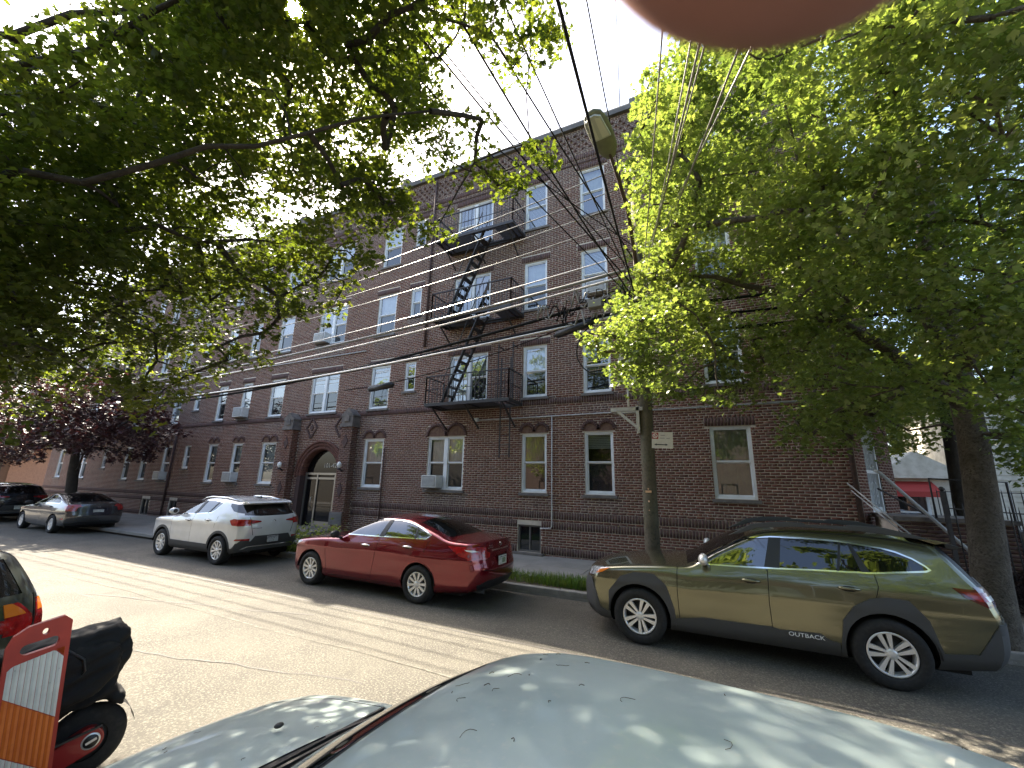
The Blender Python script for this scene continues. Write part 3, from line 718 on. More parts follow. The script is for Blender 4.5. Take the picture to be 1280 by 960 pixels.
# ---- window air conditioners, each a thing
def ac(x, z, w, h, label, drip=False):
    t = thing('air_conditioner', label, 'air conditioner', (x, D, z), 0, 'air conditioners in the windows')
    mb = MB(); mb.box(0,w,-.30,.1,0,h); mb.build('casing', ac_m, t, bevel=.012)
    mb = MB(); mb.box(.04,w-.04,-.306,-.29,.04,h-.04); g = mb.build('grille', acd_m, t)
    mb = MB()
    n = max(3, int(h/.045))
    for i in range(n): mb.box(.05,w-.05,-.318,-.304,.05+(h-.1)*i/n,.05+(h-.1)*(i+.45)/n)
    mb.build('fin', ac_m, g)
    mb = MB(); mb.box(-.02,w+.02,-.2,-.02,-.05,-.003); mb.build('bracket', cap_m, t)
    return t
ac(-8.98, 1.94, .60, .40, 'white air conditioner in the ground floor double window behind the red saloon')
ac(-20.12, 1.93, .62, .42, 'white air conditioner in the ground floor window second left of the arched entrance')
ac(-20.16, 4.85, .68, .44, 'large white air conditioner in the second floor window left of the left pilaster')
ac(-15.3, 7.85, .66, .42, 'white air conditioner under the leaves in the third floor double window above the entrance')
ac(-25.98, 1.93, .56, .4, 'small white air conditioner in a far ground floor window beside the plum tree')
ac(-3.2, 7.86, .6, .38, 'grey white air conditioner in the third floor window behind the cable tangle')
# ------------------------------------------------------------------ cars
glass_car = glass('car_glass', (.30,.34,.35), 1.0, .17, (.008,.01,.012), .5)
glass_dark = glass('privacy_glass', (.10,.11,.11), 1.0, .075, (.006,.007,.007), .8)
chrome_m = mat('chrome', (.82,.82,.80), .12, metal=1.0)
tyre_m = mat('tyre', (.012,.012,.012), .85, noise=(30,(.022,.021,.02),.45,.65), bump=(120,.2,.002))
alloy_m = mat('alloy', (.74,.735,.72), .3, metal=.45)
alloydark_m = mat('alloy_pocket', (.03,.03,.03), .5)
clad_m = mat('grey_cladding', (.05,.052,.054), .62, bump=(400,.15,.001))
black_m = mat('black_plastic', (.016,.016,.017), .45)
under_m = mat('underbody', (.008,.008,.008), .9)
redl_m = mat('red_lens', (.42,.012,.012), .12, coat=1.0, noise=(14,(.22,.006,.008),.4,.6))
darkl_m = mat('smoked_red_lens', (.10,.008,.01), .1, coat=1.0)
whl_m = mat('clear_lens', (.75,.74,.72), .12, coat=1.0)
ambl_m = mat('amber_lens', (.75,.20,.02), .15, coat=1.0)
headl_m = mat('headlight', (.45,.47,.5), .08, coat=1.0, noise=(18,(.12,.13,.14),.4,.6))
plate_m = mat('number_plate', (.66,.65,.58), .5, noise=(26,(.35,.36,.3),.56,.6))
seam_m = mat('panel_gap', (.01,.01,.01), .7)
def paint(name, col, metal=.35, rough=.32, c2=None): return mat(name, col, rough, metal=metal, coat=1.0, noise=(1.5, c2 or tuple(c*.88 for c in col), .4, .6))

def interp(tab, x):
    xs_ = [t[0] for t in tab]; ys_ = [t[1] for t in tab]
    return np.interp(x, xs_, ys_)
def smooth_tab(tab, n=160, it=2):
    """Catmull-Rom style smoothing of a table"""
    xs_ = np.array([t[0] for t in tab], float); ys_ = np.array([t[1] for t in tab], float); X = np.linspace(xs_[0], xs_[-1], n)
    d = np.gradient(ys_, xs_); k = np.clip(np.searchsorted(xs_, X)-1, 0, len(xs_)-2)
    # monotone limiter
    sl = np.diff(ys_)/np.diff(xs_)
    for i in range(len(sl)):
        if i > 0 and sl[i-1]*sl[i] <= 0: d[i] = 0
        m_ = 3*abs(sl[i]); d[i] = np.clip(d[i], -m_, m_); d[i+1] = np.clip(d[i+1], -m_, m_)
    h = xs_[k+1]-xs_[k]; t = (X-xs_[k])/h
    Y = (2*t**3-3*t**2+1)*ys_[k]+(t**3-2*t**2+t)*h*d[k]+(-2*t**3+3*t**2)*ys_[k+1]+(t**3-t**2)*h*d[k+1]
    return list(zip(X, Y))
def pin(px, py, poly):
    c = False; n = len(poly); j = n-1
    for i in range(n):
        if (poly[i][1] > py) != (poly[j][1] > py) and px < (poly[j][0]-poly[i][0])*(py-poly[i][1])/(poly[j][1]-poly[i][1])+poly[i][0]: c = not c
        j = i
    return c
def inset(poly, d):
    """move a simple polygon's outline inwards by d"""
    n = len(poly); A = sum(poly[i][0]*poly[(i+1)%n][1]-poly[(i+1)%n][0]*poly[i][1] for i in range(n)); s = 1 if A > 0 else -1; out_ = []
    for i in range(n):
        p0, p1, p2 = Vector(poly[i-1]), Vector(poly[i]), Vector(poly[(i+1) % n]); e1 = (p1-p0).normalized(); e2 = (p2-p1).normalized()
        n1 = Vector((-e1.y, e1.x))*s; n2 = Vector((-e2.y, e2.x))*s; b = (n1+n2); l = b.length
        b = b/l if l > 1e-6 else n1; k = d/max(.35, b.dot(n1)); out_.append(tuple(p1+b*k))
    return out_
def strip(pts, w):
    L_ = []; R_ = []
    for i, p in enumerate(pts):
        a = Vector(pts[max(i-1,0)]); b = Vector(pts[min(i+1,len(pts)-1)]); d = (b-a).normalized(); n = Vector((-d.y, d.x))*w/2; L_.append(tuple(Vector(p)+n)); R_.append(tuple(Vector(p)-n))
    return L_+R_[::-1]
def circ(cx, cz, r, n=28, a0=0, a1=2*math.pi): return [(cx+r*math.cos(a0+(a1-a0)*i/n), cz+r*math.sin(a0+(a1-a0)*i/n)) for i in range(n)]

def car_body(c):
    """closed shell from profile tables -> bmesh"""
    top = smooth_tab(c['top']); xf = smooth_tab(c['xf']); xr = smooth_tab(c['xr']); wz = smooth_tab(c['wz']); px_ = smooth_tab(c['plan']); zb_t = c['zb']; cr_t = c['crown']; gp = smooth_tab(c['gplan']) if 'gplan' in c else None
    na, nb, nc = c.get('res', (84,22,26))
    s = np.linspace(0,1,na+1); s = .5*s+.5*(1-np.cos(np.pi*s))/2
    b = np.linspace(-1,1,nb+1); b = np.sin(b*np.pi/2)*.35+b*.65; b /= abs(b).max()
    cc = np.linspace(0,1,nc+1); cc = 1-(1-cc)**1.5*.6-(1-cc)*.4
    zft = c['xf'][-1][0]; zrt = c['xr'][-1][0]; zb0, zb1 = interp(zb_t, c['top'][0][0]), interp(zb_t, c['top'][-1][0]); r0 = c.get('round', .07)
    def P(s_, b_, c_):
        xF = interp(xf, zb0+(zft-zb0)*c_); xR = interp(xr, zb1+(zrt-zb1)*c_)
        x = xF*(1-s_)+xR*s_
        bow = lambda k1,k2: k1*b_**2+k2*abs(b_)**7
        dF = x-xF; dR = xR-x
        x = x + bow(*c['bowf'])*max(0,1-dF/.7)**2 - bow(*c['bowr'])*max(0,1-dR/.6)**2
        zt = interp(top, x); zb = interp(zb_t, x); z = zb+(zt-zb)*c_
        w = interp(wz, z)*interp(px_, x)
        if gp is not None:
            g = interp(gp, x); k = min(1,max(0,(z-c['belt'])/.15)); w *= 1-k+k*g
        d = (zt-zb)*(1-c_); r = r0
        if d < r: w -= r*(1-math.sqrt(max(0,1-(1-d/r)**2)))*.9
        db = (zt-zb)*c_
        if db < .08: w -= .05*(1-db/.08)**2
        z -= interp(cr_t, x)*b_**2*c_**2
        return (x, b_*w, z)
    bm = bmesh.new(); V = {}
    def gv(i,j,k):
        q = (i,j,k)
        if q not in V: V[q] = bm.verts.new(P(s[i], b[j], cc[k]))
        return V[q]
    for i in range(na):
        for j in range(nb):
            bm.faces.new([gv(i,j,nc),gv(i+1,j,nc),gv(i+1,j+1,nc),gv(i,j+1,nc)]); bm.faces.new([gv(i,j,0),gv(i,j+1,0),gv(i+1,j+1,0),gv(i+1,j,0)])
        for k in range(nc):
            bm.faces.new([gv(i,0,k),gv(i+1,0,k),gv(i+1,0,k+1),gv(i,0,k+1)]); bm.faces.new([gv(i,nb,k),gv(i,nb,k+1),gv(i+1,nb,k+1),gv(i+1,nb,k)])
    for j in range(nb):
        for k in range(nc):
            bm.faces.new([gv(0,j,k),gv(0,j,k+1),gv(0,j+1,k+1),gv(0,j+1,k)]); bm.faces.new([gv(na,j,k),gv(na,j+1,k),gv(na,j+1,k+1),gv(na,j,k+1)])
    bmesh.ops.recalc_face_normals(bm, faces=bm.faces); bm.normal_update()
    return bm
VIEW = {'S': ((0,2), lambda n: abs(n.y) > .25), 'R': ((1,2), lambda n: n.x > .25), 'F': ((1,2), lambda n: n.x < -.25), 'T': ((0,1), lambda n: n.z > .2)}
def knife(bm, lay, feats):
    for fi, ft in enumerate(feats):
        (ia, ib), ok = VIEW[ft['view']]; poly = ft['poly']
        if ft.get('nf'): nf0 = ft['nf']; ok2 = (lambda o, g: (lambda n: o(n) and g(n)))(ok, nf0)
        else: ok2 = ok
        x0,x1 = min(p[0] for p in poly), max(p[0] for p in poly); y0,y1 = min(p[1] for p in poly), max(p[1] for p in poly)
        def bb(f): 
            a = [v.co[ia] for v in f.verts]; d = [v.co[ib] for v in f.verts]; return min(a), max(a), min(d), max(d)
        lim = ft.get('lim')
        cand = set()
        for f in bm.faces:
            q = f.calc_center_median()
            if lim and not lim(q): continue
            if not ok2(f.normal): continue
            a0,a1,d0,d1 = bb(f)
            if a1 < x0 or a0 > x1 or d1 < y0 or d0 > y1: continue
            cand.add(f)
        n = len(poly)
        for i in range(n):
            p, q = poly[i], poly[(i+1) % n]; ex, ey = q[0]-p[0], q[1]-p[1]; l = math.hypot(ex, ey)
            if l < 1e-6: continue
            no = [0,0,0]; no[ia] = -ey/l; no[ib] = ex/l; co = [0,0,0]; co[ia] = p[0]; co[ib] = p[1]
            sx0,sx1 = min(p[0],q[0])-1e-4, max(p[0],q[0])+1e-4; sy0,sy1 = min(p[1],q[1])-1e-4, max(p[1],q[1])+1e-4
            fs = []
            for f in cand:
                a0,a1,d0,d1 = bb(f)
                if a1 < sx0 or a0 > sx1 or d1 < sy0 or d0 > sy1: continue
                dd = [(v.co[ia]-p[0])*no[ia]+(v.co[ib]-p[1])*no[ib] for v in f.verts]
                if min(dd) < -1e-5 and max(dd) > 1e-5: fs.append(f)
            if not fs: continue
            es = {e for f in fs for e in f.edges}; vs_ = {v for f in fs for v in f.verts}
            r = bmesh.ops.bisect_plane(bm, geom=fs+list(es)+list(vs_), dist=1e-6, plane_co=co, plane_no=no)
            cand = {f for f in cand if f.is_valid} | {g for g in r['geom'] if isinstance(g, bmesh.types.BMFace)}
        for f in cand:
            if not f.is_valid: continue
            q = f.calc_center_median()
            if pin(q[ia], q[ib], poly): f[lay] = fi+1
def split_parts(bm, lay, c, feats, root):
    """body plus one object per feature (and side); proud or recessed as the feature says"""
    bm.normal_update()
    groups = {}
    for f in bm.faces:
        t = f[lay]
        if t and feats[t-1]['name'] is None: continue
        side = 0
        if t and feats[t-1]['view'] == 'S': side = -1 if f.calc_center_median().y < 0 else 1
        key = (t if not t else ('n', feats[t-1]['name'], feats[t-1].get('id', t)), side if not (t and feats[t-1].get('joined')) else 0)
        groups.setdefault(key, (t, []))[1].append(f)
    objs = {}
    for key, (t, fs) in groups.items():
        ft = feats[t-1] if t else None
        name = ft['name'] if ft else 'body'; m_ = ft['mat'] if ft else c['paint']; dp = ft.get('depth', 0) if ft else 0
        vi = {}; vs_ = []; ns = []; fl = []
        for f in fs:
            row = []
            for v in f.verts:
                if v not in vi: vi[v] = len(vs_); vs_.append(v.co.copy()); ns.append(v.normal.copy())
                row.append(vi[v])
            fl.append(row)
        if dp:
            ed = {}
            for r in fl:
                for a, b2 in zip(r, r[1:]+r[:1]): ed[(a,b2)] = ed.get((a,b2), 0)+1
            bnd = [(a,b2) for (a,b2) in ed if (b2,a) not in ed]; k0 = len(vs_); mp = {}
            for a, b2 in bnd:
                for q in (a, b2):
                    if q not in mp: mp[q] = len(vs_); vs_.append(vs_[q].copy()); ns.append(ns[q])
            for i in range(k0): vs_[i] = vs_[i]-ns[i]*dp
            nskirt = len(fl)
            for a, b2 in bnd: fl.append([b2, a, mp[a], mp[b2]])
        me = bpy.data.meshes.new(name); me.from_pydata(vs_, [], fl); me.materials.append(m_)
        me.polygons.foreach_set('use_smooth', [True]*len(fl))
        if not dp: me.normals_split_custom_set_from_vertices([tuple(n) for n in ns])
        else: me.set_sharp_from_angle(angle=R(50))
        me.update(); o = link(name, me, root)
        if ft and ft.get('label'): o['label'] = ft['label']
        objs.setdefault(name, []).append(o)
    return objs
def wheel_mesh(r, w, rimr, pairs, style):
    """outer face towards -y; returns tyre, rim meshes"""
    mb = MB(); t = w
    prof = [(rimr-.012, .05),(rimr+.012, .0),(rimr+.03,-.012),(r-.045,-.014),(r-.018,.0),(r-.004,.025),(r,.06),(r,t-.06),(r-.004,t-.025),(r-.03,t),(rimr,t)]
    mb.lathe(prof, 48, 'y'); 
    for k in range(4):                                               # tread grooves as rings
        pass
    tyre = mb.mesh('tyre', tyre_m)
    mb = MB(); mb.lathe([(rimr-.002,.012),(rimr-.012,.004),(rimr-.022,.008),(rimr-.03,.03),(rimr-.04,.14)], 48, 'y')
    for k in range(pairs):
        a = 2*math.pi*k/pairs+.3
        for sgn in (-1,1):
            a0 = a+sgn*style['in']; a1 = a+sgn*style['out']
            r0_, r1_ = .045, rimr-.018
            p0 = Vector((math.cos(a0)*r0_, 0, math.sin(a0)*r0_)); p1 = Vector((math.cos(a1)*r1_, 0, math.sin(a1)*r1_)); d = (p1-p0).normalized(); nn = Vector((-d.z,0,d.x))
            w0, w1 = style['w0']/2, style['w1']/2; y0, y1 = .022, .008
            vs_ = [p0+nn*w0+Vector((0,y0,0)), p0-nn*w0+Vector((0,y0,0)), p1-nn*w1+Vector((0,y1,0)), p1+nn*w1+Vector((0,y1,0))]
            vs_ += [v+Vector((0,.05,0))*1.0 - nn*0 for v in vs_]
            mb._add(vs_, [(0,1,2,3),(0,4,5,1),(1,5,6,2),(2,6,7,3),(3,7,4,0)])
    mb.lathe([(0,.012),(.03,.012),(.05,.02),(.062,.03),(.065,.06)], 20, 'y')
    for k in range(5):
        a = 2*math.pi*k/5; mb.lathe([(0,.016),(.009,.017),(.009,.03)], 8, 'y', origin=(.044*math.cos(a),0,.044*math.sin(a)))
    rim = mb.mesh('rim', alloy_m)
    mb = MB(); mb.lathe([(0,.10),(rimr-.035,.10),(rimr-.03,.13)], 32, 'y'); mb.lathe([(0,.075),(rimr*.62,.075),(rimr*.62,.1)], 28, 'y'); brake = mb.mesh('brake_disc', alloydark_m)
    return tyre, rim, brake
def build_car(name, label, cat, c, loc, rz=0.0, group='cars parked along the street'):
    root = thing(name, label, cat, loc, rz, group)
    bm = car_body(c); lay = bm.faces.layers.int.new('part')
    feats = list(c['feats'])
    ra = c['arch']; wb = c['wb']; tr = c['tyre']
    for xw in (0, wb): feats.append(dict(view='S', name=None, mat=None, poly=circ(xw, tr+.01, ra, 32), nf=lambda n: abs(n.y) > .25))
    knife(bm, lay, feats)
    objs = split_parts(bm, lay, c, feats, root); bm.free()
    hw = c['hw']
    # wheel housings and underbody
    mb = MB()
    for xw in (0, wb):
        for sy in (-1,1):
            n = 20; arc = [(xw+(ra+.012)*math.cos(t), tr+.01+(ra+.012)*math.sin(t)) for t in [math.pi*i/n for i in range(n+1)]]
            y0, y1 = sy*(hw-.012), sy*(hw-.36)
            k = [(p[0], y0, p[1]) for p in arc]+[(p[0], y1, p[1]) for p in arc]; mb._add(k, [(i,i+1,n+2+i,n+1+i) for i in range(n)])
            mb._add([(p[0], y1, p[1]) for p in arc], [tuple(range(n+1))])
    x0, x1 = c['top'][0][0]+.35, c['xr'][0][1]-.35
    mb.box(x0,x1,-hw+.22,hw-.22,tr*.62,tr*.62+.1); mb.box(-.05,.05,-hw+.2,hw-.2,tr-.04,tr+.04); mb.box(wb-.05,wb+.05,-hw+.2,hw-.2,tr-.04,tr+.04)
    mb.build('underbody', under_m, root, fixn=False)
    # wheels
    ty, ri, br = wheel_mesh(tr, c.get('tw', .225), c['rim'], c['pairs'], c['spoke'])
    for xw in (0, wb):
        for sy in (-1, 1):
            w = link('wheel', None, root); w.location = (xw, sy*(hw-c.get('wi', .015)), tr); w.rotation_euler = (0, RNG.uniform(0,1.2), 0 if sy < 0 else math.pi)
            link('tyre', ty, w); link('rim', ri, w); link('brake_disc', br, w)
    # mirrors
    mx, mz, mc = c['mirror']
    for sy in (-1,1):
        mr = link('wing_mirror', None, root); y = sy*(hw-.03); mb = MB(); s = c.get('msize', 1.0)
        q = []
        mb.sphere((mx+.02*s, y+sy*.12, mz+.02), (.062*s,.115*s,.075*s), 14, 8)
        sh = mb.build('mirror_shell', mc, mr)
        mb = MB(); mb.bar((mx+.03,y-sy*.06,mz-.06),(mx+.02,y+sy*.1,mz-.035),.06,.035); mb.build('mirror_arm', black_m, mr)
        mb = MB(); mb.lathe([(0,.066*s),(.05*s,.062*s)], 14, 'x', origin=(mx+.02*s-.004,y+sy*.12,mz+.02)); mb.build('mirror_glass', black_m, mr)
    # handles
    dn = {o.name.split('.')[0]: o for v in objs.values() for o in v}
    for (hx, hz) in c['handles']:
        for sy in (-1,1):
            w = float(interp(smooth_tab(c['wz']), hz)*interp(smooth_tab(c['plan']), hx)); y = sy*(w+.012)
            par = root
            for o in objs.get('door', []):
                bbx = [v.co.x for v in o.data.vertices]; byy = o.data.vertices[0].co.y
                if min(bbx) < hx < max(bbx) and byy*sy > 0: par = o
            mb = MB(); mb.tube([(hx-.105,y-sy*.02,hz),(hx-.085,y+sy*.012,hz+.004),(hx,y+sy*.02,hz+.006),(hx+.085,y+sy*.012,hz+.002),(hx+.105,y-sy*.02,hz-.004)], [.012,.017,.019,.017,.012], 8)
            mb.build('door_handle', c.get('hmat', c['paint']), par)
            mb = MB(); mb.sphere((hx,y-sy*.012,hz-.004), (.085,.012,.032), 12, 6); mb.build('handle_recess', seam_m, par)
    return root, objs
def feat(view, name, m_, poly, depth=0, **k): return dict(view=view, name=name, mat=m_, poly=poly, depth=depth, **k)
def win_side(id_, poly, gm, trim=True, w=.018, label=None):
    r = []
    if trim: r.append(feat('S', 'window_trim', chrome_m, poly, -.004, id=('t',id_)))
    r.append(feat('S', 'side_window', gm, inset(poly, w) if trim else poly, .006, id=('g',id_)))
    return r
MIR = lambda poly: [(-a, b) for a, b in poly]
def plate(root, x, y, z, txt=None, w=.305, h=.152, tilt=0.0, m_=None):
    p = link('number_plate', None, root); p.location = (x, y, z); p.rotation_euler = (0, tilt, 0)
    mb = MB(); mb.box(0,.012,-w/2,w/2,-h/2,h/2); mb.build('plate', m_ or plate_m, p, bevel=.004)
    mb = MB(); mb.box(.0122,.0135,-w/2+.02,w/2-.02,h*.32,h*.38); mb.box(-.004,.0,-w/2-.012,w/2+.012,-h/2-.012,h/2+.012); mb.build('plate_frame', black_m, p)
    if txt: text_obj(txt, .085, mat('plate_letters', (.05,.06,.14), .5), p, (.0135,0,-.01), (math.pi/2,0,math.pi/2))
    return p

# ---- olive green estate wagon, nearest across the street
pg = paint('olive_paint', (.19,.185,.115), .8, .22)
wtop = [(.56,1.105),(.9,1.32),(1.12,1.425),(1.34,1.487),(1.72,1.525),(2.1,1.53),(2.45,1.522),(2.85,1.478),(2.98,1.445),(3.12,1.385),(3.22,1.315),(3.26,1.27),(3.21,1.245),(2.71,1.185),(2.2,1.165),(1.67,1.14),(1.26,1.122)]
OUT = dict(paint=pg, hw=.925, belt=1.13, wb=2.745, tyre=.362, rim=.232, arch=.415, pairs=5, spoke=dict(**{'in':.40,'out':.21}, w0=.024, w1=.05),
  top=[(-.88,.83),(-.81,.895),(-.6,.985),(-.3,1.045),(.1,1.095),(.5,1.135),(.66,1.17),(1.0,1.375),(1.3,1.525),(1.55,1.605),(1.8,1.648),(2.2,1.665),(2.7,1.655),(3.1,1.62),(3.5,1.545)],
  xf=[(.24,-.86),(.45,-.93),(.62,-.93),(.75,-.90),(.84,-.84)], xr=[(.3,3.80),(.5,3.87),(.78,3.88),(.95,3.84),(1.1,3.79),(1.25,3.70),(1.4,3.61),(1.545,3.49)],
  wz=[(.2,.85),(.4,.895),(.58,.915),(.74,.918),(.83,.931),(.90,.922),(1.0,.912),(1.13,.872),(1.3,.80),(1.5,.71),(1.6,.655),(1.68,.62)],
  plan=[(-.9,.86),(-.5,.955),(0,.995),(.6,1),(2.4,1),(3.0,.985),(3.4,.955),(3.85,.90)], zb=[(-.9,.30),(-.4,.24),(3.0,.25),(3.85,.36)], crown=[(-.9,.05),(.4,.06),(.7,.10),(1.2,.10),(1.6,.05),(3.0,.05),(3.5,.06)],
  bowf=(.14,.16), bowr=(.06,.13), mirror=(.86,1.185,alloy_m), handles=[(1.42,.985),(2.44,1.01)])
ring = lambda cx, cz, r, a0, a1, n=16: [(cx+r*math.cos(math.radians(a0+(a1-a0)*i/n)), cz+r*math.sin(math.radians(a0+(a1-a0)*i/n))) for i in range(n+1)]
OUT['feats'] = [
 feat('S','door',pg,[(.535,1.12),(.52,.75),(.53,.36),(1.615,.40),(1.605,.75),(1.645,1.15),(1.73,1.535),(1.34,1.495),(.9,1.33)],0,id='fd'),
 feat('S','door',pg,[(1.63,1.15),(1.598,.75),(1.608,.40),(2.28,.40),(2.36,.70),(2.5,.86),(2.68,.935),(2.72,1.06),(2.71,1.19),(2.55,1.52),(1.73,1.54)],0,id='rd')]
OUT['feats'] += win_side('all', wtop, glass_dark)
OUT['feats'] += [
 feat('S','side_window',glass_car,inset([(.56,1.105),(.9,1.32),(1.12,1.425),(1.34,1.487),(1.71,1.525),(1.62,1.139),(1.26,1.122)],.02),.007,id='front'),
 feat('S','window_pillar',black_m,[(1.59,1.155),(1.76,1.158),(1.825,1.512),(1.69,1.508)],-.002,id='bp'),
 feat('S','window_pillar',black_m,[(2.36,1.185),(2.385,1.185),(2.465,1.502),(2.44,1.504)],-.002,id='cp'),
 feat('S','window_pillar',black_m,[(2.60,1.196),(2.68,1.2),(2.56,1.495),(2.53,1.499)],-.003,id='dp'),
 feat('S','panel_gap',seam_m,strip([(.535,1.10),(.52,.75),(.53,.38)],.009),.006,id='g1'), feat('S','panel_gap',seam_m,strip([(1.62,1.13),(1.60,.75),(1.61,.40)],.009),.006,id='g2'),
 feat('S','panel_gap',seam_m,strip([(2.715,1.18),(2.725,1.06),(2.68,.93)],.008),.006,id='g3'),
 feat('S','panel_gap',seam_m,strip([(.53,1.12),(.44,1.155),(.60,1.22)],.006),.004,id='g4'),
 feat('S','arch_cladding',clad_m,[(-.44,.26),(-.425,.65),(-.25,.86),(-.05,.935),(.22,.94),(.38,.81),(.47,.52),(.485,.24)],-.012,id='c1'),
 feat('S','arch_cladding',clad_m,[(2.27,.24),(2.335,.66),(2.46,.83),(2.62,.925),(2.78,.955),(2.97,.945),(3.12,.76),(3.20,.44),(3.20,.24)],-.012,id='c2'),
 feat('S','sill_cladding',clad_m,[(.485,.22),(.48,.40),(.82,.465),(1.2,.465),(1.6,.475),(1.68,.455),(2.1,.475),(2.2,.41),(2.28,.40),(2.28,.22)],-.01,id='sc'),
 feat('S','bumper_cladding',clad_m,[(-1,.2),(-1,.78),(-.70,.785),(-.62,.60),(-.56,.40),(-.44,.36),(-.43,.2)],-.008,id='fb'),
 feat('F','grille',black_m,[(-.78,.2),(-.78,.38),(-.56,.42),(-.5,.72),(.5,.72),(.56,.42),(.78,.38),(.78,.2)],-.004),
 feat('S','headlight',headl_m,[(-.87,.80),(-.84,.895),(-.62,.945),(-.40,.955),(-.52,.885),(-.68,.82)],-.003,id='hl'),
 feat('S','indicator',ambl_m,[(-.56,.915),(-.40,.952),(-.52,.885),(-.62,.855)],-.005,id='in'),
 feat('S','bumper_cladding',clad_m,[(3.20,.44),(3.49,.475),(3.70,.79),(3.95,.76),(3.95,.2),(3.2,.2)],-.012,id='rb'),
 feat('R','bumper_cladding',clad_m,[(-.95,.2),(-.95,.72),(-.6,.62),(.6,.62),(.95,.72),(.95,.2)],-.012,id='rb2'),
 feat('S','hatch_trim',black_m,strip([(3.44,1.53),(3.55,1.36),(3.70,1.13)],.12),-.002,id='ht'),
 feat('S','tail_light',darkl_m,[(3.385,1.115),(3.55,1.11),(3.64,1.115),(3.9,1.15),(3.9,.955),(3.64,.945),(3.47,1.03)],-.006,id='tl'),
 feat('R','tail_light',darkl_m,[(-.95,1.14),(-.48,1.12),(-.46,1.04),(-.6,.98),(-.95,.955)],-.006,id='tr1'), feat('R','tail_light',darkl_m,[(.95,1.14),(.48,1.12),(.46,1.04),(.6,.98),(.95,.955)],-.006,id='tr2'),
 feat('S','tail_light_strip',redl_m,[(3.45,1.082),(3.6,1.085),(3.68,1.08),(3.68,1.0),(3.58,1.0),(3.50,1.045)],-.009,id='ts'),
 feat('R','tail_light_strip',whl_m,[(-.80,1.045),(-.66,1.045),(-.66,1.0),(-.80,1.0)],-.009,id='ts2'),
 feat('R','rear_window',glass_dark,[(-.64,1.22),(-.55,1.48),(.55,1.48),(.64,1.22),(.3,1.19),(-.3,1.19)],.005),
 feat('S','panel_gap',seam_m,strip([(3.46,1.50),(3.57,1.33),(3.66,1.15)],.012),.006,id='hg'),
 feat('T','windscreen',glass_car,[(.66,-.72),(.60,0),(.66,.72),(1.42,.57),(1.40,0),(1.42,-.57)],.004,nf=lambda n: n.z > .3 and n.x < -.08)]
car, ob = build_car('green_estate_car', 'olive green estate car with black roof rails and grey wheel arch cladding', 'car', OUT, (-1.16, 7.485, 0))
mb = MB()
for sy in (-1,1):
    y = sy*.585
    mb.prism([(1.22,1.50),(1.32,1.555),(1.5,1.66),(1.75,1.705),(2.1,1.715),(2.12,1.69),(2.55,1.69),(2.6,1.712),(2.95,1.70),(3.2,1.64),(3.4,1.57),(3.3,1.555),(2.7,1.60),(2.0,1.615),(1.6,1.58)], y-.045, y+.045)
mb_o = None
for sy in (-1,1):
    q = MB(); y = sy*.585
    q.prism([(1.22,1.50),(1.32,1.555),(1.5,1.66),(1.75,1.705),(2.1,1.715),(2.14,1.69),(2.55,1.69),(2.6,1.712),(2.95,1.70),(3.2,1.64),(3.36,1.59),(3.25,1.59),(2.7,1.645),(2.0,1.655),(1.6,1.62),(1.35,1.53)], y-.035, y+.035)
    q.build('roof_rail', clad_m, car, bevel=.012)
q = MB(); q.prism([(3.50,1.552),(3.62,1.53),(3.63,1.50),(3.58,1.485),(3.50,1.50)], -.53, .53); q.build('spoiler', black_m, car, bevel=.012)
q = MB(); q.prism([(3.2,1.605),(3.45,1.578),(3.55,1.556),(3.42,1.535)], -.52, .52); q.build('spoiler_top', pg, car, bevel=.008)
text_obj('OUTBACK', .062, mat('white_letters', (.75,.75,.74), .4), car, (1.95,-.928,.432), (math.pi/2-.1,0,0), 1.25)
plate(car, 3.80, 0, .86)

# ---- red saloon
pr = paint('red_paint', (.20,.008,.016), .55, .18)
awin = [(.66,1.045),(.9,1.175),(1.12,1.27),(1.41,1.35),(1.8,1.385),(2.15,1.385),(2.45,1.345),(2.7,1.27),(2.86,1.205),(2.96,1.165),(2.86,1.085),(2.3,1.075),(1.5,1.055)]
def sedan(pt, awin, **k): pass
ALT = dict(paint=pr, hw=.915, belt=1.06, wb=2.775, tyre=.326, rim=.212, arch=.365, pairs=5, spoke=dict(**{'in':.30,'out':.30}, w0=.034, w1=.046), hmat=chrome_m,
  top=[(-.86,.74),(-.8,.80),(-.6,.88),(-.2,.955),(.2,1.0),(.55,1.03),(.72,1.07),(1.1,1.28),(1.4,1.40),(1.7,1.455),(2.0,1.47),(2.3,1.46),(2.6,1.41),(3.0,1.285),(3.35,1.155),(3.6,1.115),(3.85,1.105),(3.98,1.10)],
  xf=[(.22,-.84),(.4,-.93),(.6,-.93),(.74,-.85)], xr=[(.28,3.97),(.45,4.06),(.62,4.075),(.8,4.03),(.95,4.0),(1.10,3.965)],
  wz=[(.18,.85),(.35,.895),(.55,.905),(.74,.908),(.80,.92),(.86,.912),(.95,.895),(1.05,.86),(1.2,.79),(1.35,.70),(1.47,.61)],
  plan=[(-.95,.80),(-.55,.93),(0,.99),(.6,1),(2.5,1),(3.0,.985),(3.5,.94),(4.1,.84)], zb=[(-.95,.24),(-.4,.19),(3.1,.2),(4.1,.32)], crown=[(-.95,.05),(.5,.05),(.8,.09),(1.3,.09),(1.7,.05),(2.3,.05),(2.7,.09),(3.2,.07),(3.6,.03),(4.0,.03)],
  bowf=(.20,.20), bowr=(.09,.15), mirror=(.72,1.035,black_m), handles=[(1.50,.90),(2.52,.945)])
